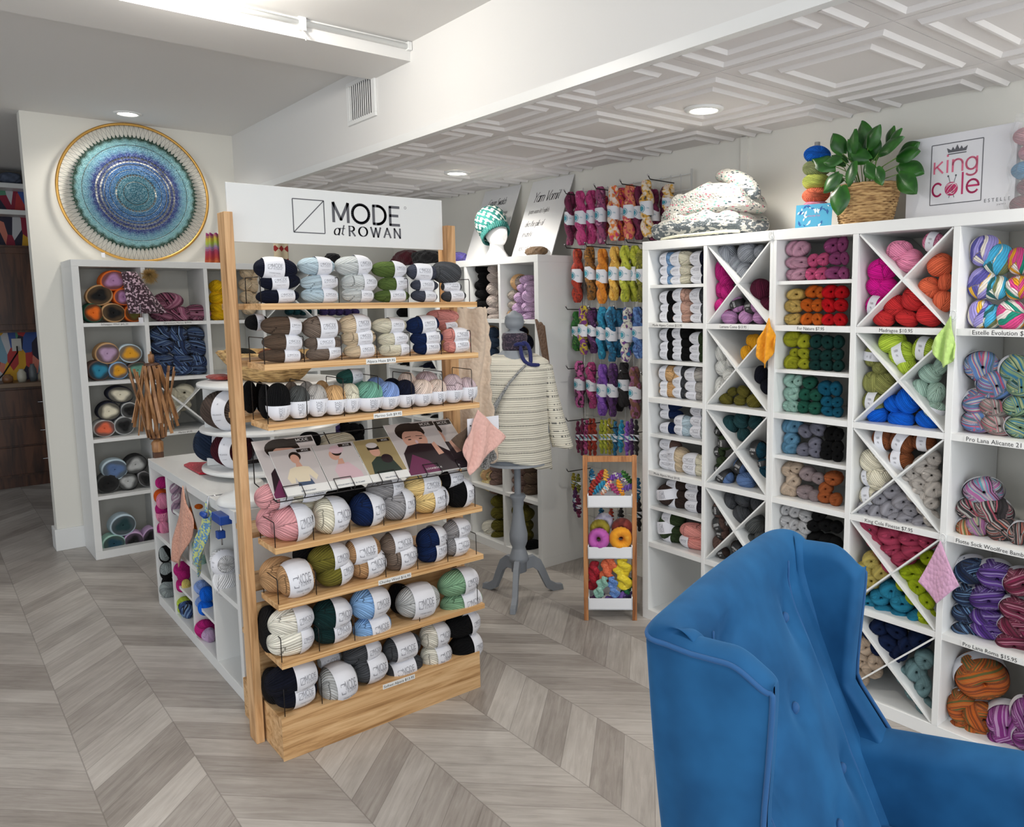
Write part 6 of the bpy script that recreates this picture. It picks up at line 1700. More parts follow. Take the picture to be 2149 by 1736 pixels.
DY_ = {'maroon': [(110, 24, 66), (84, 14, 50), (140, 50, 90), (60, 10, 40)], 'magenta': [(186, 60, 120), (160, 40, 100), (206, 100, 150), (130, 30, 80)], 'plum': [(150, 70, 110), (110, 50, 90), (190, 120, 150), (90, 40, 60)],
 'sunset': [(222, 206, 196), (224, 130, 50), (196, 50, 110), (236, 190, 90)], 'fuchsia orange': [(190, 40, 90), (222, 120, 50), (150, 30, 70), (230, 150, 90)], 'peach pink': [(214, 130, 90), (190, 50, 90), (230, 170, 120), (150, 60, 70)],
 'speckled cream': [(222, 208, 190), (210, 160, 60), (60, 60, 60), (200, 120, 120)], 'rust red': [(170, 50, 26), (120, 30, 20), (196, 80, 40), (90, 24, 20)], 'brown ochre': [(140, 92, 30), (90, 60, 24), (176, 120, 40), (60, 44, 20)],
 'amber': [(210, 130, 30), (190, 110, 24), (226, 150, 50), (160, 90, 20)], 'gold': [(226, 180, 80), (206, 150, 50), (236, 200, 110), (180, 130, 40)], 'lime': [(186, 190, 60), (150, 160, 40), (206, 206, 90), (110, 120, 30)], 'olive': [(120, 120, 36), (90, 92, 26), (150, 150, 50), (70, 70, 20)],
 'violet yellow': [(120, 50, 130), (200, 180, 40), (80, 30, 90), (180, 120, 180)], 'dark purple': [(84, 36, 90), (50, 20, 60), (150, 90, 150), (36, 16, 40)], 'jungle green': [(40, 110, 40), (26, 70, 30), (90, 150, 60), (20, 50, 26)],
 'turquoise': [(26, 140, 176), (20, 110, 150), (60, 170, 200), (16, 80, 110)], 'peacock blue': [(20, 100, 140), (16, 70, 100), (50, 140, 180), (12, 46, 70)], 'galaxy': [(214, 214, 200), (110, 50, 130), (30, 120, 160), (60, 30, 90)], 'periwinkle': [(90, 130, 190), (60, 90, 150), (130, 160, 210), (40, 50, 90)],
 'pink black': [(190, 90, 150), (30, 16, 24), (150, 60, 120), (60, 20, 50)], 'raspberry': [(176, 60, 120), (130, 36, 90), (206, 100, 150), (90, 24, 60)], 'purple': [(130, 80, 176), (100, 50, 150), (160, 110, 200), (70, 30, 110)], 'aubergine': [(76, 36, 96), (50, 20, 60), (110, 60, 130), (30, 12, 40)],
 'black': [(22, 18, 20), (16, 12, 16), (40, 30, 34), (10, 8, 10)], 'brown plum': [(110, 70, 54), (140, 80, 120), (80, 50, 40), (60, 40, 36)], 'red': [(180, 24, 46), (150, 20, 40), (200, 40, 60), (110, 14, 30)], 'coral': [(230, 116, 76), (214, 96, 60), (240, 140, 100), (190, 80, 50)],
 'yellow': [(236, 212, 50), (220, 196, 40), (244, 224, 80), (200, 170, 30)], 'mint': [(140, 186, 170), (120, 166, 150), (160, 200, 190), (100, 140, 130)], 'cornflower': [(100, 140, 200), (80, 120, 184), (130, 160, 214), (60, 90, 150)], 'green': [(30, 120, 70), (20, 96, 54), (50, 140, 90), (16, 70, 40)],
 'indigo': [(50, 40, 90), (36, 28, 66), (76, 60, 120), (24, 20, 50)], 'lavender': [(110, 80, 160), (90, 60, 140), (140, 110, 190), (70, 44, 110)], 'orchid': [(186, 90, 176), (166, 70, 156), (206, 120, 196), (140, 56, 130)], 'marigold': [(236, 160, 26), (220, 140, 20), (244, 180, 60), (196, 120, 16)], 'pale lilac': [(190, 186, 204), (170, 166, 190), (206, 204, 216), (150, 146, 170)], 'mustard green': [(160, 146, 40), (140, 126, 30), (180, 166, 60), (110, 100, 26)], 'brick': [(130, 50, 40), (100, 36, 30), (160, 70, 60), (80, 26, 20)]}
def setdy(o, c):
    cs = DY_[c]; o.color = (*lin(cs[0]), 1)
    for i, q in zip((2, 3, 4), cs[1:]): o['c%d' % i] = lin(q)
GR = empty('wire_grid_panel', (0, 2.995, 0), 0, 'white wire grid panel holding hand dyed hanks on the wall', 'grid panel')
mb = MB()
for i in range(13): x = -3.50+i*.068; mb.tube([(x, 0, .12), (x, 0, 2.175)], .0028, 6)
for i in range(28): z = .125+i*.0757; mb.tube([(-3.50, .004, z), (-2.684, .004, z)], .0024, 6)
for x in (-3.503, -2.681): mb.tube([(x, 0, .1), (x, 0, 2.19)], .005, 6)
mb.obj('grid', mat('white_wire', (214, 214, 212), .4), GR, smooth=True)
MB().box(-3.50, -2.68, .028, .0345, .1, 2.18).obj('mount', WALL, GR) if False else None
def gridhook(x, z, L=.17):
    MB().tube([(x, .002, z), (x, -L, z+.004), (x, -L-.012, z+.02)], .0028, 6).obj('hook', WIRE, GR, smooth=True)
    MB().lathe([(.0003, -.004), (.0045, -.002), (.0048, .002), (.0003, .004)], (x, -L-.014, z+.022), 10, axis='y').obj('hook_cap', mat('chrome', (200, 200, 205), .15, metal=1), GR, smooth=True)
GK = .3457; GO = (1160, 360)
_f = fw; 
def unproj(u, v, axis, val):
    d = fw+r2*((u-PCX)/FPX)-u2*((v-PCY)/FPX); i = 'xyz'.index(axis); o = Vector((0, 0, CH)); return o+d*((val-o[i])/d[i])
HR = [ # measured on the wall: x centre, z top, z bottom, depth y
]
def hankrow(rowname, lst, y, mini=False):
    seen = {}
    for (x, zt, zb, col, dy) in lst:
        h = zt-zb; seen[col] = seen.get(col, 0)+1; w = (.23 if not mini else .2)
        o = bpy.data.objects.new('mini_hank' if mini else 'yarn_hank', random.choice(MHK if mini else HK)); COLL.objects.link(o); setdy(o, col)
        o.location = (x, y+dy, (zt+zb)/2); wd = (.285 if not mini else .19); o.scale = (wd, wd, h); o.rotation_euler = (0, math.radians(random.uniform(-3, 3)), random.uniform(-.5, .5))
        n = sum(1 for q in lst if q[3] == col)
        tag(o, ('%s %s%s%s, %s' % (col, 'mini hank' if mini else 'twisted hank', '' if mini else ' with white band', (' (%s one)' % ['left', 'right'][seen[col]-1]) if n == 2 else (', %s from left' % ORD[seen[col]-1] if n > 2 else ''), rowname)), 'yarn', 'hanks on '+rowname)
        b = child('paper_band', MBAND if mini else HBAND, o, 'white band with round teal logo'); b.scale = (1, 1, 1); b.rotation_euler = (0, 0, -o.rotation_euler[2])
hankrow('top row of the wire grid',[(-3.508, 2.16, 1.865, 'maroon', 0), (-3.391, 2.152, 1.857, 'magenta', -0.02), (-3.347, 2.153, 1.864, 'magenta', 0.02), (-3.245, 2.16, 1.855, 'plum', 0), (-3.123, 2.15, 1.864, 'sunset', -0.02), (-3.115, 2.141, 1.867, 'fuchsia orange', 0.03), (-3.024, 2.145, 1.867, 'peach pink', 0), (-2.982, 2.134, 1.863, 'maroon', 0.03), (-2.876, 2.149, 1.865, 'speckled cream', -0.02), (-2.869, 2.105, 1.851, 'maroon', 0.02), (-2.744, 2.114, 1.938, 'speckled cream', 0)],2.90)
hankrow('second row of the wire grid',[(-3.449, 1.841, 1.541, 'rust red', 0), (-3.335, 1.848, 1.554, 'brown ochre', 0), (-3.228, 1.829, 1.534, 'amber', -0.01), (-3.14, 1.837, 1.551, 'gold', 0), (-3.036, 1.835, 1.543, 'lime', -0.02), (-3.006, 1.834, 1.544, 'lime', 0.02), (-2.928, 1.812, 1.54, 'olive', 0)],2.90)
hankrow('third row of the wire grid',[(-3.489, 1.491, 1.264, 'jungle green', 0.03), (-3.387, 1.524, 1.249, 'violet yellow', -0.01), (-3.329, 1.512, 1.258, 'dark purple', 0.01), (-3.243, 1.517, 1.23, 'turquoise', 0), (-3.143, 1.519, 1.223, 'peacock blue', -0.02), (-3.129, 1.51, 1.243, 'peacock blue', 0.03), (-3.024, 1.515, 1.226, 'galaxy', -0.02), (-2.958, 1.517, 1.248, 'periwinkle', 0)],2.90)
hankrow('fourth row of the wire grid',[(-3.437, 1.211, 0.943, 'pink black', 0), (-3.332, 1.209, 0.948, 'raspberry', 0), (-3.22, 1.205, 0.92, 'purple', -0.02), (-3.146, 1.213, 0.921, 'aubergine', -0.01), (-3.091, 1.219, 0.977, 'black', 0.02), (-2.974, 1.205, 0.929, 'brown plum', -0.01)],2.90)
hankrow('fifth row of the wire grid',[(-3.433, 0.866, 0.682, 'maroon', 0), (-3.396, 0.885, 0.67, 'maroon', 0), (-3.36, 0.881, 0.681, 'raspberry', 0), (-3.327, 0.893, 0.68, 'rust red', 0), (-3.292, 0.896, 0.685, 'rust red', 0), (-3.229, 0.896, 0.705, 'lime', 0), (-3.196, 0.899, 0.71, 'lime', 0), (-3.165, 0.91, 0.709, 'mustard green', 0), (-3.131, 0.906, 0.719, 'olive', 0), (-3.119, 0.9, 0.71, 'peacock blue', 0), (-3.072, 0.912, 0.733, 'turquoise', 0), (-3.024, 0.91, 0.723, 'purple', 0), (-2.989, 0.928, 0.729, 'aubergine', 0), (-2.954, 0.925, 0.734, 'black', 0)],2.88,True)
hankrow('bottom row of the wire grid',[(-3.478, 0.555, 0.451, 'mustard green', 0), (-3.434, 0.557, 0.447, 'olive', 0), (-3.462, 0.472, 0.327, 'dark purple', 0), (-3.436, 0.431, 0.298, 'maroon', 0), (-3.235, 0.402, 0.294, 'peacock blue', 0), (-3.155, 0.406, 0.3, 'rust red', 0), (-3.077, 0.427, 0.305, 'black', 0), (-2.942, 0.615, 0.481, 'peacock blue', 0), (-2.935, 0.512, 0.325, 'black', 0)],2.88,True)
for zt, zb, y, cols_, nm in ((2.12, 1.90, 2.965, ('maroon', 'magenta', 'fuchsia orange', 'maroon', 'plum', 'brick', 'maroon'), 'top row'), (1.80, 1.575, 2.965, ('brick', 'brown ochre', 'brown ochre', 'brick', 'olive', 'olive', 'olive'), 'second row'), (1.475, 1.27, 2.965, ('dark purple', 'black', 'peacock blue', 'indigo', 'peacock blue', 'indigo', 'black'), 'third row'), (1.15, .94, 2.965, ('aubergine', 'black', 'dark purple', 'black', 'aubergine', 'black', 'black'), 'fourth row')):
    for i, c in enumerate(cols_):
        o = bpy.data.objects.new('yarn_hank', HK[i % 4]); COLL.objects.link(o); setdy(o, c); o.location = (-3.52+.115*i, y, (zt+zb)/2); o.scale = (.29, .15, zt-zb)
        tag(o, 'dark hank at the back of the %s of the wire grid, %s from left' % (nm, ORD[i]), 'yarn', 'back hanks on the %s of the wire grid' % nm)
for z, xs_ in ((2.135, (-3.45, -3.2, -3.0, -2.8)), (1.84, (-3.45, -3.28, -3.12, -2.96, -2.8)), (1.50, (-3.45, -3.25, -3.05, -2.86)), (1.165, (-3.45, -3.25, -3.0, -2.85)), (.865, (-3.46, -3.3, -3.1, -2.9)), (.57, (-3.46, -3.2))):
    for x in xs_: gridhook(x, z)
# ------------------------------------------------------------------ mannequin
MQ = empty('dress_form', (-3.29, 2.345, 0), math.atan2(.808, .589), 'grey painted dress form on a turned tripod stand', 'mannequin')
GPT = mat('grey_chalk_paint', (132, 138, 146), .6, bump=.1, bscale=40)
MB().grid(lambda u, v: (lambda z, a: ((.155+.02*math.sin((z-.74)*9))*(1 if z < 1.2 else max(.3, 1-((z-1.2)/.115)**2*.66))*math.cos(a), .105*(1 if z < 1.2 else max(.5, 1-((z-1.2)/.12)**2*.5))*math.sin(a), z))(.725+.58*v, u*2*math.pi), 40, 30, cu=True).obj('torso', GPT, MQ, True)
MB().lathe([(.16, 0), (.16, .006), (.001, .006)], (0, 0, .72)).obj('base_plate', GPT, MQ, True)
MB().lathe([(.055, 1.29), (.05, 1.33), (.05, 1.395), (.03, 1.402)], n=24).obj('neck', GPT, MQ, True)
MB().lathe([(.03, 1.40), (.024, 1.408), (.042, 1.42), (.050, 1.445), (.046, 1.468), (.048, 1.47), (.036, 1.487), (.014, 1.498), (.012, 1.503), (.001, 1.506)], n=28).obj('finial', GPT, MQ, True)
MB().lathe([(.018, .73), (.017, .56), (.019, .555), (.040, .55), (.042, .54), (.030, .52), (.030, .50), (.026, .48), (.036, .40), (.048, .34), (.046, .30), (.034, .27), (.036, .262), (.050, .22), (.052, .20), (.040, .19), (.040, .14), (.02, .13)], n=32).obj('turned_pole', GPT, MQ, True)
for a in (-98, 22, 142):
    mb = MB(); pr = [(.03, .21), (.08, .215), (.12, .185), (.15, .12), (.175, .06), (.215, .035), (.245, .03), (.25, .0), (.19, .0), (.155, .02), (.13, .07), (.105, .125), (.075, .15), (.03, .145)]
    mb.prism(pr, -.014, .014, 'y'); mb.obj('leg', GPT, MQ, rot=(0, 0, math.radians(a)), bevel=.002)
def make_lace():
    m, nt, p = newmat('lace_knit'); k = N(nt); co = k.n('ShaderNodeTexCoord'); s = k.n('ShaderNodeSeparateXYZ'); k.l(co.outputs['Object'], s.inputs[0])
    z = k.m('MULTIPLY', s.outputs[2], 14.5); zf = k.m('FRACT', z); an = k.m('ARCTAN2', s.outputs[1], s.outputs[0])
    c1 = k.m('LESS_THAN', k.m('ABSOLUTE', k.m('SUBTRACT', zf, .5)), .07); c2 = k.m('LESS_THAN', k.m('ABSOLUTE', k.m('SUBTRACT', zf, .9)), .04)
    d1 = k.m('GREATER_THAN', k.m('SINE', k.m('MULTIPLY', an, 150)), .1); d2 = k.m('GREATER_THAN', k.m('SINE', k.m('MULTIPLY', an, 110)), .55)
    h = k.m('MAXIMUM', k.m('MULTIPLY', c1, d1), k.m('MULTIPLY', c2, d2))
    col = k.mix(h, rgba((214, 210, 196)), rgba((112, 112, 108))); k.l(col, p.inputs['Base Color']); p.inputs['Roughness'].default_value = .9
    b = k.n('ShaderNodeBump'); b.inputs['Strength'].default_value = .5; b.inputs['Distance'].default_value = .003; k.l(k.m('SINE', k.m('MULTIPLY', z, 40)), b.inputs['Height']); k.l(b.outputs[0], p.inputs['Normal'])
    return m
LACE = make_lace()
SW = empty('lace_sweater', MQ.location, MQ.rotation_euler[2], 'off-white openwork knitted sweater worn by the grey dress form', 'sweater')
def body(u, v):
    a = u*2*math.pi; z = 1.283-.535*v; hw = np.interp(z, [.74, .9, 1.1, 1.2, 1.25, 1.283], [.178, .165, .172, .182, .168, .105]); dp = np.interp(z, [.74, 1.0, 1.2, 1.25, 1.283], [.125, .13, .118, .10, .07])
    x = hw*math.cos(a); sag = -.05*v**3*max(0, math.cos(a)+.2)
    return (x+.006*math.sin(a*5+v*3)*v, dp*math.sin(a)*(1+.05*v*math.sin(a*7+2)), z+sag+.004*math.sin(a*9)*v)
MB().grid(body, 80, 46, cu=True).obj('body', LACE, SW, True, solid=.004)
for sx_, ex, ez in ((1, .238, .80), (-1, -.225, .86)):
    mb = MB().grid(lambda u, v: (lambda t, a: (sx_*(.150+(abs(ex)-.150)*t**1.3)+(.040+.014*t)*math.cos(a), (.052-.006*t)*math.sin(a)-.012*t, 1.235+(ez-1.235)*t+.012*math.cos(a)*(1-t)*-sx_+.012*math.sin(a*2)*t*.5))(v, u*2*math.pi), 36, 34, cu=True)
    mb.obj('sleeve', LACE, SW, True, solid=.003)
scf = make_knit('scarf_knit', (40, 34, 50), (86, 70, 84), nscale=120, thresh=.55)
SF = empty('knitted_scarf', MQ.location, MQ.rotation_euler[2], 'dark marled neck wrap with navy ties on the dress form', 'scarf')
MB().lathe([(.056, 1.305), (.064, 1.31), (.066, 1.335), (.062, 1.35), (.066, 1.37), (.060, 1.39), (.053, 1.392)], n=40).obj('wrap', scf, SF, True)
nv = make_knit('navy_knit', (26, 34, 92))
for pts in ([(.03, -.062, 1.34), (.055, -.075, 1.352), (.075, -.075, 1.32), (.080, -.085, 1.27), (.078, -.095, 1.235)], [(.03, -.062, 1.34), (.03, -.085, 1.29), (.045, -.1, 1.25), (.08, -.1, 1.232), (.13, -.09, 1.235)], [(-.01, -.06, 1.33), (.03, -.075, 1.345), (.06, -.065, 1.33)]): MB().tube([crom3(pts, i/24) for i in range(25)] if False else pts, .011, 10).obj('tie', nv, SF, True, sub=1)
BGS = empty('crochet_purse', MQ.location, MQ.rotation_euler[2], 'grey crochet strap with teal and coral purse slung across the sweater', 'bag')
MB().tube([(.075, -.09, 1.25), (.03, -.118, 1.215), (-.03, -.137, 1.15), (-.075, -.135, 1.08), (-.11, -.125, 1.02), (-.125, -.122, .985)], [.006, .006, .007, .009, .015, .018], 8).obj('strap', make_knit('strap_knit', (150, 152, 152), (100, 102, 104), nscale=150), BGS, True)
bmat = make_knit('purse_knit', (36, 120, 140), (170, 200, 206), nscale=60, thresh=.5)
MB().prism([(-.135, .975), (-.105, .975), (-.100, .92), (-.115, .86), (-.145, .83), (-.160, .87), (-.15, .93)], -.135, -.115, 'y').obj('pouch', bmat, BGS, bevel=.006)
MB().prism([(-.135, .985), (-.105, .985), (-.106, .945), (-.134, .945)], -.139, -.113, 'y').obj('flap', make_knit('coral_knit', (216, 130, 110), (40, 44, 70), nscale=50, thresh=.58), BGS, bevel=.003)
def brown_hang(u, v): return (-3.575+.07*v+.085*u*(1-.3*v), 2.692+.0*u, 1.45-.24*v-.03*u+.005*math.sin(u*12))
cloth('knitted_scarf', brown_hang, make_knit('knit_rust_brown', (92, 66, 46)), 'brown knitted piece hanging on the shelving side behind the finial', 'scarf', 16, 20, .006)
# ------------------------------------------------------------------ ladder cart
CT = empty('ladder_shelf', (-2.741, 2.494, 0), math.atan2(.168, .153), 'small wooden ladder stand with three white trays of yarn', 'ladder shelf')
HW = .118
for s in (-1, 1):
    x = s*HW; MB().prism([(-.012, 0), (.012, 0), (.022, .815), (-.002, .815)], x-.011, x+.011, 'x').obj('leg', TEAK, CT, bevel=.001)
    MB().prism([(.20, 0), (.225, 0), (.028, .80), (.006, .80)], x-.010, x+.010, 'x').obj('leg', TEAK, CT, bevel=.001)
MB().box(-HW+.01, HW-.01, .0, .020, .785, .812).obj('top_rail', TEAK, CT, bevel=.001)
TW = mat('tray_white', (232, 234, 238), .45)
for z0, d in ((.565, .075), (.312, .13), (.055, .185)):
    mb = MB(); x = HW-.010; y0 = -.016; y1 = y0+d+.02
    mb.box(-x, x, y0, y0+.006, z0, z0+.058).box(-x, x, y1-.006, y1, z0, z0+.058).box(-x, -x+.006, y0, y1, z0, z0+.066).box(x-.006, x, y0, y1, z0, z0+.066).box(-x, x, y0, y1, z0, z0+.006)
    mb.obj('tray', TW, CT, bevel=.001)
RC = Matrix.Translation(CT.location) @ Matrix.Rotation(CT.rotation_euler[2], 4, 'Z')
def incart(nm, me, col, x, y, z, sc, rot, lab, band=None):
    o = bpy.data.objects.new(nm, me); COLL.objects.link(o); setdy(o, col); o.matrix_world = RC @ Matrix.Translation((x, y, z)) @ Matrix.Rotation(rot[2], 4, 'Z') @ Matrix.Rotation(rot[1], 4, 'Y') @ Matrix.Rotation(rot[0], 4, 'X') @ Matrix.Diagonal((*sc, 1))
    tag(o, lab, 'yarn', 'yarn in the ladder stand trays')
    if band: child('paper_band', band, o)
    return o
for (c, x, y, z, L, w, ro, lab) in (('red', -.08, .05, .205, .13, .075, .1, 'red hank at left of bottom tray, ladder stand'), ('coral', -.01, .03, .245, .12, .085, .25, 'coral orange hank in the bottom tray, ladder stand'), ('yellow', .065, .02, .225, .14, .10, -.2, 'yellow hank at right of bottom tray, ladder stand'),
      ('mint', -.045, .0, .165, .10, .06, .5, 'mint green hank in the bottom tray, ladder stand'), ('cornflower', .015, .0, .165, .095, .058, -.35, 'cornflower blue hank in the bottom tray, ladder stand'), ('green', .08, .04, .15, .09, .07, .3, 'green hank behind yellow one, bottom tray of ladder stand'),
      ('lavender', .02, .02, .10, .10, .06, 1.5, 'lavender purple hank lying low in bottom tray, ladder stand'), ('indigo', .08, .03, .095, .08, .06, 1.2, 'dark indigo hank in right corner of bottom tray, ladder stand'), ('dark purple', -.07, .03, .10, .08, .06, 1.3, 'dark purple hank in left corner of bottom tray, ladder stand')):
    incart('yarn_hank', random.choice(HK), c, x, y, z, (w*3.3, w*2.2, L*1.12), (0, ro*.7, 0), lab)
for (c, x, y, z, r, lab) in (('orchid', -.055, .02, .40, .052, 'orchid pink yarn coil in the middle tray, ladder stand'), ('marigold', .052, .015, .405, .054, 'marigold yarn coil in the middle tray, ladder stand'), ('mustard green', -.05, .07, .435, .048, 'mustard green coil behind the orchid one, middle tray'), ('brick', .06, .07, .44, .05, 'brick red coil behind the marigold one, middle tray'), ('pale lilac', -.03, .10, .462, .045, 'pale lilac coil at the back of the middle tray')):
    mb = MB().grid(lambda u, v: ((r*.62+(r*.42+.0012*math.sin(u*120))*math.cos(v*2*math.pi))*math.cos(u*2*math.pi), .6*r*math.sin(v*2*math.pi), (r*.62+r*.42*math.cos(v*2*math.pi))*math.sin(u*2*math.pi)), 90, 22, cu=True, cv=True)
    me = mb.mesh('yarn_coil', DYED, True); a = me.attributes.new('strand', 'FLOAT', 'POINT'); a.data.foreach_set('value', [float(i//22//3) for i in range(90*22)])
    incart('yarn_coil', me, c, x, y, z, (1, 1, 1), (random.uniform(-.3, .3), random.uniform(-3, 3), 0), lab)
mc = ['rust red', 'turquoise', 'sunset', 'raspberry', 'marigold', 'lavender', 'peacock blue', 'red', 'gold', 'purple', 'galaxy', 'jungle green']
for i, c in enumerate(mc):
    x = -.085+.034*(i % 6); z = .655+.045*(i//6); incart('mini_hank', random.choice(MHK), c, x, .02+.02*(i//6), z, (.16, .16, .085), (0, random.uniform(-1.2, 1.2), 0), '%s mini hank in the top tray, ladder stand' % c, MBAND if i in (2, 6) else None)
# ------------------------------------------------------------------ things on top of the shelving
def sign_board(x0, x1, yb, yt, z0, z1, lab, lines, fontscale=1):
    e = empty('sign_board', ((x0+x1)/2, yb, z0), 0, lab, 'sign'); w = x1-x0; h = math.hypot(z1-z0, yt-yb); th = -math.atan2(yt-yb, z1-z0)
    b = MB().box(-w/2, w/2, 0, .005, 0, h).obj('board', mat('board_white', (222, 222, 222), .5), e, rot=(th, 0, 0), bevel=.0008)
    for (t, px, pz, sz, sx) in lines:
        mb = MB(); v, f_, wd = stroke_text(t, sz, nib=(.085, .02, 0), track=.0, shear=.28, sx=sx); mb.add([(px+a, -.0008, pz+b_) for a, b_ in v], f_); mb.obj('lettering', BLACKINK, b)
sign_board(-4.535, -4.135, 2.84, 3.018, 1.812, 2.283, 'white leaning sign headed Gauge Swatch behind the hatted head', [('Gauge Swatch', -.115, .385, .046, .60), ('(swoch) noun.', .02, .315, .024, .75)])
sign_board(-4.005, -3.61, 2.84, 3.018, 1.812, 2.283, 'white leaning sign headed Yarn Vomit beside the hanging hanks', [('Yarn Vomit', -.14, .36, .062, .72), ('(yarn vom-it) English.', -.15, .285, .028, .72), ('aka the pile of', -.15, .20, .036, .72), ('insanity', -.15, .135, .036, .72), ('Just cut it', -.15, .045, .036, .72)])
HD = empty('foam_head', (-4.10, 2.80, 1.812), math.radians(0), 'white foam mannequin head facing right on the shelving', 'display head')
FO = mat('white_foam', (234, 234, 234), .55)
mb = MB().lathe([(.001, .0), (.075, 0), (.078, .012), (.06, .035), (.045, .06), (.042, .09), (.045, .11)], n=36)
def headf(u, v):
    a = u*2*math.pi; t = v; z = .085+.18*t; r = math.sin(math.pi*min(1, .12+.88*t)**.9)**.55 if t < .999 else 0.0
    x = .078*r*math.cos(a); y = .062*r*math.sin(a)
    if math.cos(a) > 0:
        g = lambda c, s: math.exp(-((z-c)/s)**2); cc = max(0, math.cos(a))**12
        x += cc*(.020*g(.165, .012)+.010*g(.15, .01)+.006*g(.135, .008)+.012*g(.105, .012)-.008*g(.19, .012)); x += .006*math.cos(a)*g(.11, .03)
    if t < .25: x = x*(.72+1.1*t)+.012*(1-4*t)
    return (x, y, z)
mb.grid(headf, 60, 40, cu=True); mb.obj('head', FO, HD, True)
def make_fair(name, ca, cb, sx=60, sy=60):
    m, nt, p = newmat(name); k = N(nt); co = k.n('ShaderNodeTexCoord'); s = k.n('ShaderNodeSeparateXYZ'); k.l(co.outputs['Object'], s.inputs[0])
    an = k.m('ARCTAN2', s.outputs[1], s.outputs[0]); a = k.m('SINE', k.m('MULTIPLY', an, 11)); b = k.m('SINE', k.m('MULTIPLY', s.outputs[2], 120)); c = k.m('SINE', k.m('ADD', k.m('MULTIPLY', an, 23), k.m('MULTIPLY', s.outputs[2], 190)))
    v = k.m('GREATER_THAN', k.m('ADD', k.m('MULTIPLY', a, b), k.m('MULTIPLY', c, .5)), -.15)
    k.l(k.mix(v, rgba(ca), rgba(cb)), p.inputs['Base Color']); p.inputs['Roughness'].default_value = .9
    vo = k.n('ShaderNodeTexVoronoi'); vo.inputs['Scale'].default_value = 160; k.l(co.outputs['Object'], vo.inputs['Vector'])
    bm = k.n('ShaderNodeBump'); bm.invert = True; bm.inputs['Distance'].default_value = .003; k.l(vo.outputs['Distance'], bm.inputs['Height']); k.l(bm.outputs[0], p.inputs['Normal']); return m
HT = empty('knitted_hat', (-4.125, 2.80, 2.005), 0, 'green and white patterned knitted beanie on the foam head', 'hat')
GK_ = make_knit('hat_green', (22, 98, 92))
tilt = Matrix.Rotation(math.radians(-34), 4, 'Y')
cr = MB().lathe([(.092, 0), (.102, .03), (.108, .07), (.100, .115), (.078, .145), (.04, .162), (.001, .165)], n=48).obj('crown', make_fair('fair_isle', (226, 226, 218), (22, 98, 92)), HT, True, solid=.004); cr.matrix_local = Matrix.Translation((.01, 0, -.03)) @ tilt @ Matrix.Diagonal((1, .88, 1, 1))
bmb = MB().grid(lambda u, v: ((.094+.004*math.cos(u*2*math.pi*44)+.004*math.sin(v*3.1))*math.cos(u*2*math.pi), (.094+.004*math.cos(u*2*math.pi*44))*math.sin(u*2*math.pi), -.028+.05*v), 264, 6, cu=True).obj('ribbed_brim', GK_, HT, True, solid=.004); bmb.matrix_local = Matrix.Translation((.01, 0, -.03)) @ tilt @ Matrix.Diagonal((1, .88, 1, 1))
def lump(x, y, z, rx, ry, rz, m, label, cat, name, seed=0, amp=.1, n=40, par=None):
    rs = np.random.RandomState(seed); ph = rs.rand(6)*6
    def fn(u, v):
        a = u*2*math.pi; b = (v-.5)*math.pi; k = 1+amp*(math.sin(a*2+ph[0])*math.cos(b*3+ph[1])+.6*math.sin(a*5+ph[2]+b*4)+.4*math.sin(a*9+ph[3]-b*7))
        sp = lambda w, e: math.copysign(abs(w)**e, w)
        return (rx*k*sp(math.cos(b), .7)*sp(math.cos(a), .8), ry*k*sp(math.cos(b), .7)*sp(math.sin(a), .8), max(-rz, rz*sp(math.sin(b), .8)*(1+amp*.5*math.sin(a*3+ph[4]))))
    o = MB().grid(fn, n*2, n, cu=True).obj(name, m, par, True); o.location = (x, y, z+rz)
    return tag(o, label, cat) if label else o
lump(-3.735, 2.83, 1.812, .085, .04, .028, make_knit('brown_wool', (96, 74, 50)), 'brown knitted bundle lying before the Yarn Vomit sign', 'knitted piece', 'knitted_bundle', 1)
lump(-4.60, 2.83, 1.812, .07, .05, .034, make_knit('purple_wool', (84, 74, 150)), 'purple knitted cowl folded behind the rack right post', 'knitted piece', 'knitted_cowl', 2, .14)
lump(-5.33, 2.84, 1.812, .15, .07, .06, make_knit('wine_wool', (84, 22, 34)), 'dark red knitted pile behind the header sign', 'knitted piece', 'knitted_bundle', 3, .12)
lump(-5.05, 2.84, 1.812, .13, .08, .052, make_knit('black_wool', (18, 16, 20)), 'black knitted pile right of the dark red one', 'knitted piece', 'knitted_bundle', 4, .12)
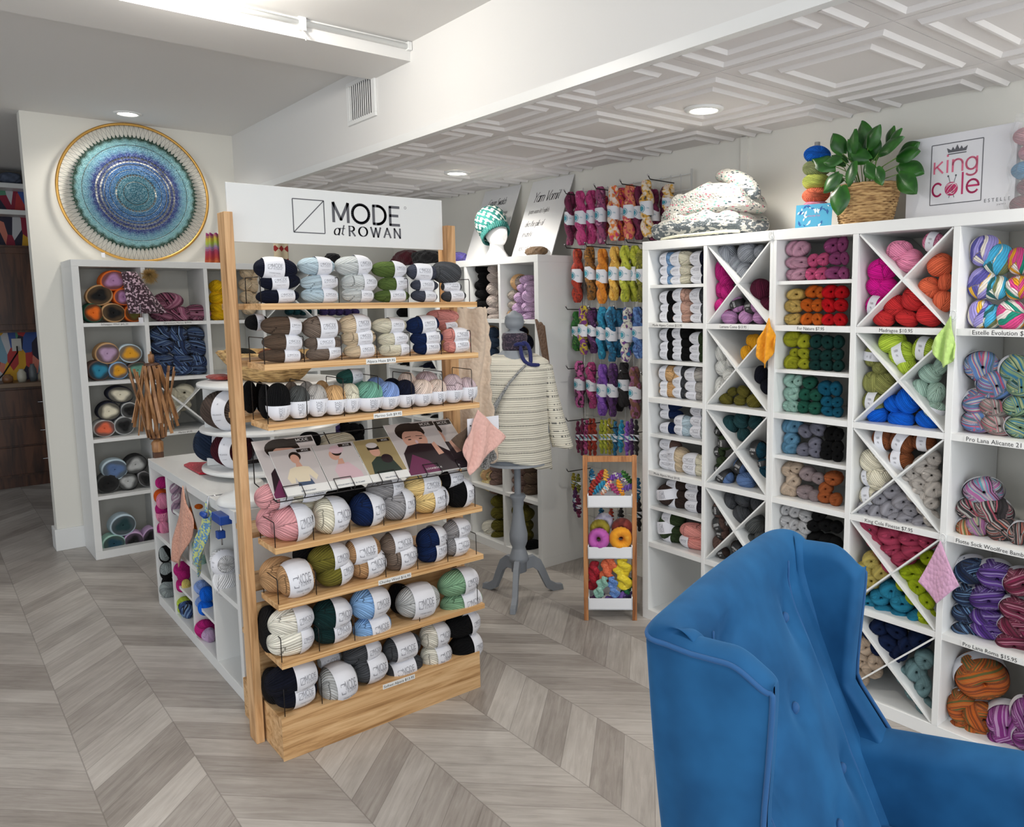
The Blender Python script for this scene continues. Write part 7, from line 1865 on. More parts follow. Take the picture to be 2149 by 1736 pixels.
# folded throw
TH = empty('knitted_throw', (-2.37, 2.80, 1.82), 0, 'white flecked knitted throw piled on the narrow cube shelving', 'blanket')
def make_fleck():
    m, nt, p = newmat('flecked_knit'); k = N(nt); co = k.n('ShaderNodeTexCoord'); s = k.n('ShaderNodeSeparateXYZ'); k.l(co.outputs['Object'], s.inputs[0])
    w = k.n('ShaderNodeTexVoronoi'); w.inputs['Scale'].default_value = 100; mp = k.n('ShaderNodeMapping'); mp.inputs['Scale'].default_value = (.5, .5, 1.2); mp.inputs['Rotation'].default_value = (0, .5, 0); k.l(co.outputs['Object'], mp.inputs['Vector']); k.l(mp.outputs[0], w.inputs['Vector'])
    sc_ = k.n('ShaderNodeSeparateColor'); k.l(w.outputs['Color'], sc_.inputs[0])
    f = k.m('MULTIPLY', k.m('LESS_THAN', w.outputs['Distance'], .36), k.m('GREATER_THAN', sc_.outputs[0], .4))
    fc = k.ramp(sc_.outputs[1], [(.0, rgba((60, 72, 80))), (.45, rgba((196, 110, 126))), (.7, rgba((110, 166, 152)))], 'CONSTANT')
    dk = k.m('LESS_THAN', k.m('ADD', s.outputs[2], k.m('MULTIPLY', k.m('SINE', k.m('MULTIPLY', s.outputs[0], 60)), .008)), -.055)
    base = k.mix(dk, k.mix(f, rgba((190, 188, 180)), fc), k.mix(k.m('GREATER_THAN', sc_.outputs[2], .62), rgba((104, 112, 116)), rgba((206, 206, 200))))
    k.l(base, p.inputs['Base Color']); p.inputs['Roughness'].default_value = .9
    v = k.n('ShaderNodeTexVoronoi'); v.inputs['Scale'].default_value = 120; k.l(co.outputs['Object'], v.inputs['Vector']); b = k.n('ShaderNodeBump'); b.invert = True; b.inputs['Distance'].default_value = .004; k.l(v.outputs['Distance'], b.inputs['Height']); k.l(b.outputs[0], p.inputs['Normal']); return m
FL = make_fleck()
def pile(H, hy, seed, wr=.010):
    ph = np.random.RandomState(seed).rand(8)*6
    def fn(u, v):
        a = u*2*math.pi; b = (v-.5)*math.pi; sp = lambda w, e: math.copysign(abs(w)**e, w)
        cx = sp(math.cos(b), .45)*sp(math.cos(a), .55); x = H[0][0]+(H[-1][0]-H[0][0])*(cx*.5+.5); y = hy*sp(math.cos(b), .45)*sp(math.sin(a), .6)
        t = sp(math.sin(b), .6)*.5+.5; top = float(np.interp(x, [q[0] for q in H], [q[1] for q in H])); bot = float(np.interp(x, [q[0] for q in H], [q[2] for q in H]))
        w = wr*(math.sin(x*38+y*20+ph[0])+.7*math.sin(x*71-y*45+ph[1])+.6*math.sin(y*60+ph[2]+x*13))
        z = bot+(top-bot)*t+w*t; k = 1+.03*math.sin(z*90+ph[3])+.02*math.sin(a*7+ph[4])
        return (x*1.0, y*k-.0, max(z, bot))
    return fn
def pobj(nm, H, hy, seed, zc, yo=0, wr=.008):
    H2 = [(x, t-zc, b-zc) for x, t, b in H]; o = MB().grid(pile(H2, hy, seed, wr), 130, 50, cu=True).obj(nm, FL, TH, True); o.location = (0, yo, zc); return o
pobj('folded_base', [(-.315, .05, 0), (-.28, .09, 0), (-.1, .125, 0), (.1, .12, 0), (.22, .10, 0), (.25, .06, 0)], .15, 1, .13)
pobj('draped_top', [(-.27, .10, .03), (-.22, .15, .06), (-.12, .20, .08), (.0, .235, .09), (.1, .235, .09), (.2, .20, .09), (.245, .15, .10)], .13, 2, .06)
rl = MB().tube([(-.10, .02, .012), (-.05, .0, .012), (.0, -.01, 0), (.06, -.01, -.025), (.11, .0, -.06), (.125, .01, -.11)], [.022, .030, .034, .037, .036, .026], 22).obj('rolled_top', FL, TH, True, sub=1); rl.location = (.11, -.01, .262)
MB().tube([(-.22, -.13, .006), (-.1, -.155, .014), (0, -.16, .012), (.12, -.15, .014), (.2, -.145, .016), (.26, -.13, .012), (.22, -.11, .012)], .007, 8).obj('cream_edge', make_knit('cream_cord', (226, 224, 200)), TH, True, sub=1)
# yarn tower
YT = empty('yarn_tower', (-1.845, 2.80, 1.82), 0, 'stack of small coloured yarn balls on a spindle beside the plant', 'yarn display')
MB().lathe([(.0, 0), (.062, 0), (.062, .008), (.0, .008)]).obj('wooden_base', TEAK, YT, True)
MB().lathe([(.011, .29), (.011, .345), (.002, .345)], n=20).obj('spindle_top', mat('spindle_grey', (170, 170, 168), .4), YT, True)
for i, c in enumerate(((226, 60, 130), (226, 150, 176), (232, 120, 90), (186, 196, 96), (150, 160, 110), (20, 100, 206))):
    o = bpy.data.objects.new('yarn_ball', BALLS[i % 6]); COLL.objects.link(o); o.parent = YT; o.color = (*lin(c), 1); o.location = (0, 0, .034+.0525*i); o.rotation_euler = (0, 0, i*1.1); s_ = .105-.003*(i == 5); o.scale = (s_, s_, .064)
    o['label'] = ['magenta', 'pink', 'coral', 'lime green', 'sage green', 'bright blue'][i]+' yarn ball on the spindle'
cd = MB().box(-.072, .072, 0, .002, 0, .096, 0)
for i in range(46):
    rs = random.Random(i); cx_, cz_ = rs.uniform(-.066, .066), rs.uniform(.006, .09)
    if abs(cx_) < .026 and abs(cz_-.048) < .02: continue
    a = rs.uniform(0, 6.28); L_ = rs.uniform(.010, .024); w_ = L_*.22; c_, s_ = math.cos(a), math.sin(a)
    pts = [(cx_+c_*p-s_*q, cz_+s_*p+c_*q) for p, q in ((-L_/2, 0), (0, w_), (L_/2, 0), (0, -w_))]
    if all(abs(x) < .071 and .001 < z < .095 for x, z in pts): cd.add([(x, -.0004-.00001*i, z) for x, z in pts], [(0, 1, 2, 3)], 1+i % 2)
place2d(cd, text2d('AFFICHE TOI', .009), (0, -.0004, .05), (1, 0, 0), (0, 0, 1), 3)
o = cd.obj('gift_card', (mat('card_sky', (70, 160, 196), .5), mat('card_navy', (14, 84, 150), .5), mat('card_white', (214, 228, 230), .5), mat('card_pink', (206, 120, 150), .5))); o.location = (-1.80, 2.715, 1.82); o.rotation_euler = (math.radians(-6), 0, math.radians(14)); tag(o, 'small card with blue palm leaf print leaning on the yarn tower', 'card')
# plant
PL = empty('potted_pothos', (-1.638, 2.82, 1.82), 0, 'green pothos in a woven tapered basket on the cube shelving', 'potted plant')
def make_basket(name, ca, cb):
    m, nt, p = newmat(name); k = N(nt); co = k.n('ShaderNodeTexCoord'); mp = k.n('ShaderNodeMapping'); mp.inputs['Scale'].default_value = (14, 14, 90); k.l(co.outputs['Object'], mp.inputs['Vector'])
    n = k.n('ShaderNodeTexNoise'); n.inputs['Scale'].default_value = 1.6; n.inputs['Detail'].default_value = 3; k.l(mp.outputs[0], n.inputs['Vector'])
    k.l(k.ramp(n.outputs[0], [(.32, rgba(ca)), (.62, rgba(cb))]), p.inputs['Base Color']); p.inputs['Roughness'].default_value = .8
    b = k.n('ShaderNodeBump'); b.inputs['Distance'].default_value = .006; k.l(n.outputs[0], b.inputs['Height']); k.l(b.outputs[0], p.inputs['Normal']); return m
BSK = make_basket('woven_basket', (120, 84, 48), (200, 164, 112))
def basket(u, v):
    a = u*2*math.pi; r = .094+.034*v; i = int(v*17.99); tw = .0028*math.sin(a*22+(i % 2)*3.14); rr = r+tw+.002*math.sin(v*18*2*math.pi)
    return (rr*math.cos(a), rr*.82*math.sin(a), .155*v)
MB().grid(basket, 132, 74, cu=True).obj('basket', BSK, PL, True, solid=.005)
MB().lathe([(.0, .13), (.118, .13)], n=30).obj('soil', mat('soil', (38, 28, 20), .95), PL, True).scale = (1, .8, 1)
def make_leaf():
    m, nt, p = newmat('pothos_leaf'); k = N(nt); co = k.n('ShaderNodeTexCoord'); n = k.n('ShaderNodeTexNoise'); n.inputs['Scale'].default_value = 14; n.inputs['Detail'].default_value = 2; k.l(co.outputs['Object'], n.inputs['Vector'])
    k.l(k.ramp(n.outputs[0], [(.4, rgba((26, 78, 22))), (.6, rgba((54, 116, 36))), (.76, rgba((150, 180, 80)))]), p.inputs['Base Color']); p.inputs['Roughness'].default_value = .3; p.inputs['Specular IOR Level'].default_value = .5
    return m
LEAF = make_leaf(); STEM = mat('plant_stem', (96, 130, 50), .5)
def leaf_mb(L):
    def fn(u, v):
        s = (u-.5)*2; w = L*.40*(math.sin(math.pi*min(1, v*.93+.07))**.75)*(1-.25*v); notch = -.10*L*math.exp(-(v/.12)**2)*(abs(s)**.8)
        return (s*w, v*L+notch*(1 if v < .3 else 0), -.10*L*s*s-.16*L*v*v+.02*L)
    return MB().grid(fn, 9, 15)
LM = [leaf_mb(l).mesh('leaf', LEAF, True) for l in (.088, .105, .07)]
lv = [(-.145, -.03, .262, 100, .09), (-.105, -.05, .235, 60, .075), (-.19, -.02, .24, 120, .08), (-.075, -.05, .28, 20, .09), (-.04, -.06, .255, -10, .09), (0, -.06, .27, 30, .09), (.03, -.05, .285, -30, .09), (.07, -.04, .265, -60, .09), (.10, -.03, .29, -40, .085), (.13, -.02, .24, -80, .09), (.145, -.03, .21, -110, .085), (.05, -.09, .22, -150, .08), (.0, -.1, .23, 170, .075), (-.03, -.125, .145, 180, .085), (.09, -.09, .20, -160, .07), (-.07, -.08, .20, 140, .08), (-.02, .03, .30, 10, .08), (.06, .03, .30, -20, .08), (-.12, .02, .20, 100, .075), (.02, .0, .25, 0, .08), (-.09, 0, .25, 50, .08), (.11, .03, .25, -60, .08), (.155, -.05, .175, -140, .08), (-.05, -.1, .25, 90, .06), (.04, -.06, .24, 60, .07)]
for i, (x, y, z, a, L) in enumerate(lv):
    o = bpy.data.objects.new('leaf', LM[i % 3]); COLL.objects.link(o); o.parent = PL; o.location = (x, y, z)
    d = Vector((math.sin(math.radians(-a)), -.25, math.cos(math.radians(a))*.9)); q = d.to_track_quat('Y', 'Z'); o.rotation_mode = 'QUATERNION'
    nrm = Vector((random.uniform(-.4, .4), -1, random.uniform(.1, .7))); xax = d.cross(nrm).normalized(); zax = xax.cross(d.normalized()); o.rotation_quaternion = Matrix((xax, d.normalized(), zax)).transposed().to_quaternion()
    MB().tube([(x*.25, y*.3, .13), (x*.55, y*.6-.01, .13+(z-.13)*.75), (x, y, z)], .0016, 6).obj('stem', STEM, PL, True)
# King Cole sign
KC = empty('brand_sign', (-1.505, 2.87, 1.82), math.radians(-3), 'white sign board with pink king cole lettering beside the plant', 'sign')
b = MB().box(0, .392, 0, .03, 0, .305).obj('board', mat('sign_gloss', (224, 224, 228), .25), KC, bevel=.0015)
mb = MB(); Y0 = -.0008
for (x0, z0, x1, z1) in ((.095, .062, .28, .062), (.28, .062, .28, .272), (.28, .272, .095, .272), (.095, .272, .095, .062)):
    l = math.hypot(x1-x0, z1-z0); px, pz = -(z1-z0)/l*.0015, (x1-x0)/l*.0015; mb.add([(x0+px, Y0, z0+pz), (x0-px, Y0, z0-pz), (x1-px, Y0, z1-pz), (x1+px, Y0, z1+pz)], [(0, 1, 2, 3)], 0)
mb.add([(a, Y0, c) for a, c in ((.155, .232), (.222, .232), (.222, .2355), (.155, .2355), (.156, .239), (.221, .239), (.226, .256), (.210, .247), (.204, .258), (.197, .247), (.1885, .264), (.180, .247), (.173, .258), (.167, .247), (.151, .256))], [(0, 1, 2, 3), (4, 5, 6, 7, 8, 9, 10, 11, 12, 13, 14)], 0)
v, f_, w = stroke_text('K', .062, .10, sx=1.1); mb.add([(.102+a, Y0, .172+c) for a, c in v], f_, 1)
v, f_, w = stroke_text('ing', .066, .095, track=.05, sx=1.0); mb.add([(.148+a*.122/w, Y0, .172+c) for a, c in v], f_, 1)
v, f_, w = stroke_text('c', .072, .095, sx=1.0); mb.add([(.100+a, Y0, .092+c) for a, c in v], f_, 2)
v, f_, w = stroke_text('le', .072, .095, track=.04, sx=1.15); mb.add([(.205+a, Y0, .092+c) for a, c in v], f_, 2)
mb.add([(.173+.024*math.cos(a), Y0, .113+.024*math.sin(a)) for a in np.linspace(0, 6.2, 28)], [tuple(range(28))], 2)
for i in range(6):
    ps = [(.173+.022*math.cos(t)*math.cos(i*.5)-.012*math.sin(i)*math.sin(t), .113+.020*math.sin(t+i*.9)*.9) for t in np.linspace(.2, 2.6, 10)]
    for (a0, c0), (a1, c1) in zip(ps[:-1], ps[1:]): mb.add([(a0, Y0*1.6, c0), (a1, Y0*1.6, c1), (a1, Y0*1.6, c1+.0022), (a0, Y0*1.6, c0+.0022)], [(0, 1, 2, 3)], 3)
for (x0, z0, x1, z1) in ((.164, .082, .188, .158), (.183, .082, .160, .158)): mb.add([(x0, Y0, z0), (x0+.0022, Y0, z0), (x1+.0022, Y0, z1), (x1, Y0, z1)], [(0, 1, 2, 3)], 0); mb.lathe([(.0002, Y0), (.0035, Y0)], (x1, 0, z1), 10, 0, 'y')
vf = text2d('E S T E L L E', .017, sx=1.0); mb.add([(.335+a, Y0, .058+c) for a, c in vf[0]], vf[1], 0)
vf = text2d('y a r n s', .009); mb.add([(.35+a, Y0, .043+c) for a, c in vf[0]], vf[1], 0)
mb.obj('lettering', (mat('sign_grey', (92, 92, 98), .5), mat('sign_pink', (222, 110, 140), .5), mat('sign_crimson', (186, 36, 96), .5), mat('sign_w', (230, 226, 230), .5)), b)
BG_ = empty('plastic_bag', (-1.06, 2.86, 1.82), 0, 'clear plastic bag of coloured yarn at the far right', 'bag')
cl = bpy.data.materials.new('clear_film'); cl.use_nodes = True; nt = cl.node_tree; pb = nt.nodes['Principled BSDF']; pb.inputs['Roughness'].default_value = .12; pb.inputs['Alpha'].default_value = .22; pb.inputs['Base Color'].default_value = (.8, .82, .84, 1)
MB().grid(lambda u, v: ((.075+.008*math.sin(v*19+u*9))*math.copysign(abs(math.cos(u*2*math.pi))**.5, math.cos(u*2*math.pi))*(1-.15*v), (.06+.006*math.sin(v*23))*math.copysign(abs(math.sin(u*2*math.pi))**.5, math.sin(u*2*math.pi)), .001+.32*v), 50, 30, cu=True).obj('film', cl, BG_, True)
for i, c in enumerate(((110, 24, 46), (120, 34, 60), (40, 140, 190), (206, 130, 150), (214, 150, 160))):
    o = bpy.data.objects.new('yarn_ball', BALLS[i]); COLL.objects.link(o); o.parent = BG_; o.color = (*lin(c), 1); o.location = (-.01+.02*(i % 2), 0, .035+.055*i); o.scale = (.12, .09, .062); o['label'] = ['burgundy', 'wine', 'blue', 'pink', 'pale pink'][i]+' ball inside the bag'
# ------------------------------------------------------------------ mandala hoop on the back wall
HP = empty('crochet_mandala', (X_H+.035, 1.205, 2.268), 0, 'round blue and green crochet mandala stretched on a gold hoop', 'wall hanging')
R0 = .432
GOLD = mat('gold_hoop', (206, 160, 84), .3, metal=.7)
MB().grid(lambda u, v: ((.008)*math.cos(v*6.2832), (R0+.009*math.sin(v*6.2832))*math.cos(u*6.2832), (R0+.009*math.sin(v*6.2832))*math.sin(u*6.2832)), 120, 10, cu=True, cv=True).obj('hoop', GOLD, HP, True)
def make_mand():
    m, nt, p = newmat('mandala_crochet'); k = N(nt); co = k.n('ShaderNodeTexCoord'); s = k.n('ShaderNodeSeparateXYZ'); k.l(co.outputs['Object'], s.inputs[0])
    r = k.m('SQRT', k.m('ADD', k.m('MULTIPLY', s.outputs[1], s.outputs[1]), k.m('MULTIPLY', s.outputs[2], s.outputs[2])))
    an = k.m('ARCTAN2', s.outputs[2], s.outputs[1]); rr = k.m('ADD', k.m('MULTIPLY', r, 1/.37), k.m('MULTIPLY', k.m('SINE', k.m('MULTIPLY', an, 36)), .012))
    T = rgba
    col = k.ramp(rr, [(0, T((30, 76, 92))), (.28, T((32, 82, 98))), (.36, T((34, 80, 120))), (.5, T((30, 70, 120))), (.56, T((26, 36, 86))), (.66, T((32, 50, 108))), (.74, T((92, 134, 154))), (.88, T((120, 164, 168))), (.93, T((30, 62, 46))), (1, T((18, 46, 32)))])
    x = k.n('ShaderNodeTexVoronoi'); x.inputs['Scale'].default_value = 130; k.l(co.outputs['Object'], x.inputs['Vector'])
    k.l(k.mix(k.m('MULTIPLY', k.m('GREATER_THAN', x.outputs['Distance'], .55), .12), col, T((206, 222, 226))), p.inputs['Base Color']); p.inputs['Roughness'].default_value = .9
    b = k.n('ShaderNodeBump'); b.invert = True; b.inputs['Distance'].default_value = .004; k.l(x.outputs['Distance'], b.inputs['Height']); k.l(b.outputs[0], p.inputs['Normal']); return m
MND = make_mand(); mb = MB(); q = lambda r, a, x: (x, r*math.cos(a), r*math.sin(a))
rings = [(0, .07), (.0745, .108), (.120, .147), (.152, .176), (.183, .194), (.205, .219), (.231, .30), (.304, .352)]
for r0, r1 in rings:
    nr = max(2, int((r1-r0)/.006)); mb.grid(lambda u, v: q(r0+(r1-r0)*v, u*6.28319, .004+.003*abs(math.sin(v*nr*3.14159))), 180, nr*2+1, cu=True)
    mb.grid(lambda u, v: q(r0+(r1-r0)*v, u*6.28319, -.002), 60, 2, cu=True)
for (r0, r1, n_, w_) in ((.106, .122, 40, .0035), (.146, .153, 60, .003), (.175, .184, 70, .0026), (.193, .206, 62, .0034), (.218, .232, 72, .0036), (.299, .305, 90, .003)):
    for i in range(n_):
        a = 2*math.pi*i/n_; d = w_/2/r0; mb.add([q(r0, a-d, .005), q(r0, a+d, .005), q(r1, a+d, .005), q(r1, a-d, .005)], [(0, 1, 2, 3)])
for i in range(96):          # pointed picots round the edge
    a = 2*math.pi*i/96; d = .011*1.9; mb.add([q(.350, a-d, .004), q(.350, a+d, .004), q(.372, a, .004)], [(0, 1, 2)])
mb.obj('crochet_disc', MND, HP, False)
mb = MB()
for i in range(96):
    a = 2*math.pi*i/96; d = 2*math.pi/192
    for sgn in (-1, 1): mb.tube([q(.371, a, .004), q(R0-.006, a+sgn*d, .003)], .0006, 4)
mb.obj('lacing', mat('lacing_dark', (40, 60, 50), .8), HP)
MB().box(.012, .0128, -.016, .004, -.03, 0).obj('hang_tag', PAPER, HP, loc=(0, -.21, -.385))
# ------------------------------------------------------------------ on the hoop-wall shelving
def make_zig():
    m, nt, p = newmat('chevron_crochet'); k = N(nt); co = k.n('ShaderNodeTexCoord'); s = k.n('ShaderNodeSeparateXYZ'); k.l(co.outputs['Object'], s.inputs[0])
    an = k.m('ARCTAN2', s.outputs[1], s.outputs[0]); z = k.m('ADD', k.m('MULTIPLY', s.outputs[2], 5.0), k.m('MULTIPLY', k.m('SINE', k.m('MULTIPLY', an, 8)), .035))
    q_ = k.m('DIVIDE', k.m('FLOOR', k.m('MULTIPLY', z, 14)), 14)
    k.l(k.ramp(q_, [(0, rgba((170, 90, 46))), (.15, rgba((150, 46, 40))), (.35, rgba((140, 40, 70))), (.5, rgba((130, 110, 140))), (.62, rgba((140, 160, 60))), (.78, rgba((170, 150, 50))), (.9, rgba((130, 40, 96)))]), p.inputs['Base Color']); p.inputs['Roughness'].default_value = .9; return m
o = MB().grid(lambda u, v: ((.058+.008*math.cos(u*2*math.pi*8)-.018*v)*math.cos(u*2*math.pi), (.058+.008*math.cos(u*2*math.pi*8)-.018*v)*math.sin(u*2*math.pi), .195*v+.006*math.cos(u*2*math.pi*8)), 96, 26, cu=True).obj('crochet_cover', make_zig(), smooth=True, solid=.003); o.location = (-5.66, 1.605, 1.82); tag(o, 'rainbow chevron crochet cosy standing on the hoop wall shelving', 'crochet piece')
def make_chk():
    m, nt, p = newmat('harlequin_crochet'); k = N(nt); co = k.n('ShaderNodeTexCoord'); mp = k.n('ShaderNodeMapping'); mp.inputs['Rotation'].default_value = (math.radians(45), 0, 0); mp.inputs['Scale'].default_value = (32,)*3; k.l(co.outputs['Object'], mp.inputs['Vector'])
    fl = k.n('ShaderNodeVectorMath', operation='FLOOR'); k.l(mp.outputs[0], fl.inputs[0]); s = k.n('ShaderNodeSeparateXYZ'); k.l(fl.outputs[0], s.inputs[0])
    t = k.m('FRACT', k.m('MULTIPLY', k.m('SUBTRACT', s.outputs[1], s.outputs[2]), .25)); u = k.m('FRACT', k.m('MULTIPLY', k.m('ADD', s.outputs[1], s.outputs[2]), .5))
    a = k.ramp(t, [(0, rgba((40, 52, 66))), (.24, rgba((206, 190, 160))), (.49, rgba((120, 146, 176))), (.74, rgba((150, 40, 40)))], 'CONSTANT'); k.l(k.mix(k.m('LESS_THAN', u, .25), a, rgba((206, 192, 164))), p.inputs['Base Color']); p.inputs['Roughness'].default_value = .9; return m
o = MB().grid(lambda u, v: (.012*math.sin(u*6), -.05+.10*u, .20*v), 14, 20).obj('crochet_scarf', make_chk(), smooth=True, solid=.01); o.location = (-5.62, 2.03, 1.822); tag(o, 'harlequin crochet piece half hidden below the header sign', 'crochet piece')
lump(-5.62, 2.40, 1.82, .05, .06, .045, make_knit('black_wool', (18, 16, 20)), 'small black knitted bundle left of the dark red pile', 'knitted piece', 'knitted_bundle', 6, .15)
# pompom hat hanging from the shelving top
PH = empty('pompom_hat', (-5.47, 1.12, 1.64), 0, 'marled purple knitted hat with fur pompom hanging on hoop wall shelving', 'hat')
MB().grid(lambda u, v: ((.045+.05*math.sin(math.pi*v)**.7)*math.cos(u*6.2832)*.6, (.03+.075*v)*math.sin(u*6.2832)*.9-.07+.09*v+(.01*math.sin(u*31)), .11-.25*v), 60, 30, cu=True).obj('knit_body', make_knit('marl_plum', (66, 44, 54), (206, 176, 190), nscale=70, thresh=.55), PH, True, solid=.005)
mb = MB(); rs = random.Random(4)
for i in range(420):
    z = rs.uniform(-1, 1); a = rs.uniform(0, 6.283); r_ = math.sqrt(1-z*z); d = Vector((r_*math.cos(a), r_*math.sin(a), z)); L_ = rs.uniform(.045, .06); sd = d.orthogonal().normalized()*.0028; e = d*L_+Vector((0, 0, -.008)); c_ = d*.012
    mb.add([c_+sd, c_-sd, e], [(0, 1, 2)]); sd = d.cross(sd).normalized()*.0028; mb.add([c_+sd, c_-sd, e], [(0, 1, 2)])
o = mb.obj('fur_pompom', mat('fur_tan', (176, 146, 92), .8), PH); o.location = (.06, .03, .09)
MB().box(.05, .051, -.045, -.02, -.20, -.165).obj('price_tag', PAPER, PH); MB().tube([(.05, -.032, -.165), (.048, -.03, -.08)], .0008, 4).obj('tag_string', PAPER, PH)
# ------------------------------------------------------------------ on the island
TWR = empty('round_display', (-3.76, 1.27, .77), 0, 'three-tier round white display stand on the island', 'display stand')
for z in (.035, .215, .42): MB().lathe([(0, z-.012), (.300, z-.012), (.308, z-.008), (.310, z), (.308, z+.006), (0, z+.008)], n=72).obj('tier', WHITE, TWR, True)
MB().lathe([(0, .0), (.15, 0), (.16, .006), (.13, .016), (.11, .024), (0, .024)], n=48).obj('foot', WHITE, TWR, True)
for a in (26, 116, 206, 296):
    MB().box(.02, .285, -.008, .008, .043, .41).obj('divider', WHITE, TWR, rot=(0, 0, math.radians(a-45)))
MB().lathe([(.03, .04), (.03, .42)], n=20).obj('core', WHITE, TWR, True)
big = [(.065, -.225, .985, (76, 64, 58), 'brown marled', 25, (.21, .17, .165)), (.075, -.205, .812, (60, 14, 26), 'dark wine', 20, (.19, .16, .155)), (-.125, -.235, .812, (30, 42, 62), 'dark navy', 60, (.16, .15, .155))]
for x, y, z, c, nme, rz_, sc_ in big:
    o = bpy.data.objects.new('jumbo_yarn_ball', BALLS[1]); COLL.objects.link(o); o.color = (*lin(c), 1); o.location = (TWR.location.x+x, TWR.location.y+y, z+.012+sc_[2]*.515); o.scale = sc_; o.rotation_euler = (0, 0, math.radians(rz_))
    tag(o, 'jumbo %s yarn ball with white band on the round display' % nme, 'yarn'); child('paper_band', band_mesh(.25, .25, 'big', .21, .16), o)
def bsk2(u, v): a = u*2*math.pi; r = .085+.10*v**.8; return ((r+.006*math.sin(a*13+v*8))*math.cos(a)*1.6, (r+.006*math.sin(a*13+v*8))*math.sin(a), .13*v)
BK = empty('wicker_basket', (-3.73, 1.27, 1.20), math.radians(15), 'shallow woven wicker basket on the round display top', 'basket')
MB().grid(bsk2, 110, 24, cu=True).obj('woven_body', make_basket('wicker', (130, 96, 54), (216, 180, 122)), BK, True, solid=.012)
for i, (x, y, c) in enumerate(((-.17, -.03, (24, 26, 22)), (0, 0, (110, 60, 40)), (.12, .02, (150, 120, 60)))):
    o = bpy.data.objects.new('yarn_ball', BALLS[i]); COLL.objects.link(o); o.color = (*lin(c), 1); o.location = (-3.73+x*.97, 1.27+y+x*.26, 1.285); o.scale = (.16, .12, .11); o.rotation_euler = (0, 0, .3); tag(o, ['black', 'rust brown', 'ochre'][i]+' yarn ball inside the wicker basket', 'yarn')
MB().tube([(-4.02, 1.12, 1.205), (-4.065, 1.14, 1.19), (-4.068, 1.13, 1.1), (-4.06, 1.12, 1.0), (-4.065, 1.12, .93)], .005, 8).obj('knitted_strip', make_knit('cord_red', (150, 60, 54)), smooth=True, sub=1)
tag(bpy.data.objects['knitted_strip'], 'narrow red knitted strip hanging from the round display', 'knitted piece')
o = lump(-3.93, 1.10, 1.198, .085, .05, .012, make_knit('cord_red', (150, 60, 54)), 'flat red knitted piece beneath the wicker basket', 'knitted piece', 'knitted_piece', 8, .05)
o = MB().prism([(-4.13, .965), (-3.86, .965), (-3.83, 1.03), (-3.92, 1.10), (-4.10, 1.08), (-4.17, 1.0)], .772, .781).obj('red_cloth', make_knit('cloth_red', (170, 14, 40)), bevel=.003); tag(o, 'bright red folded cloth lying on the island top', 'cloth')
o = MB().tube([(-4.16+.055*math.cos(a), 1.14+.05*math.sin(a), .785) for a in np.linspace(0, 6.1, 24)], .010, 8, closed=True).obj('crochet_ring', make_knit('ring_cream', (206, 186, 150)), smooth=True); tag(o, 'cream crochet ring behind the red cloth on the island', 'crochet piece')
SWF = empty('yarn_swift', (-4.475, .93, 0), 0, 'folded wooden umbrella swift clamped at the island left end', 'yarn swift')
MB().box(-.024, .018, -.022, .022, .60, .80).obj('clamp_block', WALNUT, SWF, bevel=.002)
MB().lathe([(.025, .80), (.027, .81), (.027, .85), (.018, .86), (.010, .87), (.010, 1.26), (.014, 1.262), (.014, 1.30), (.004, 1.305), (.004, 1.315), (.001, 1.316)], n=20).obj('centre_post', SWIFTW, SWF, True)
MB().lathe([(.001, 0), (.008, 0), (.009, .04), (.012, .045), (.013, .075), (.010, .08), (.001, .08)], (0, 0, 0), 16, axis='x').obj('thumb_screw', SWIFTW, SWF, True, loc=(-.11, 0, .825))
for z in (.865, 1.235): MB().lathe([(.012, 0), (.034, .002), (.036, .02), (.012, .024)], (0, 0, z), 20).obj('hub', WALNUT, SWF, True)
for i in range(12):
    a = 2*math.pi*i/12; b_ = a+.5; r1, r2_ = .040, .105
    for (p0, p1) in (((r1*math.cos(a), r1*math.sin(a), 1.245), (r2_*math.cos(b_), r2_*math.sin(b_), .90+.03*(i % 3))), ((r1*math.cos(b_), r1*math.sin(b_), .875), (r2_*math.cos(a), r2_*math.sin(a), 1.235-.025*(i % 2)))):
        v0, v1 = Vector(p0), Vector(p1); d = (v1-v0).normalized(); t_ = d.cross(Vector((math.cos(a), math.sin(a), 0))).normalized(); n_ = d.cross(t_); V_ = []
        for e in (v0, v1):
            for s1, s2 in ((1, 1), (1, -1), (-1, -1), (-1, 1)): V_.append(e+t_*s1*.0075+n_*s2*.002)
        MB().add(V_, [(0, 1, 2, 3), (4, 7, 6, 5), (0, 4, 5, 1), (1, 5, 6, 2), (2, 6, 7, 3), (3, 7, 4, 0)]).obj('slat', SWIFTW, SWF)
WN = empty('ball_winder', (-3.20, .93, .77), 0, 'white plastic ball winder with blue clamps on the island end', 'ball winder'); BLUEP = mat('blue_plastic', (20, 66, 150), .35)
MB().lathe([(0, 0), (.12, 0), (.125, .01), (.11, .03), (.06, .045), (.05, .08), (.045, .085), (0, .085)], (0, .05, 0), 40).obj('body', mat('white_plastic', (226, 228, 228), .3), WN, True)
MB().box(-.05, .06, -.085, -.03, -.062, -.028).obj('clamp', BLUEP, WN, bevel=.003); MB().box(-.03, .0, -.08, -.05, -.13, -.10).obj('screw_knob', BLUEP, WN, bevel=.003)
MB().tube([(-.02, -.06, -.06), (-.02, -.06, -.16)], .003, 6).obj('screw', mat('chrome', (200, 200, 205), .15, metal=1), WN, True)
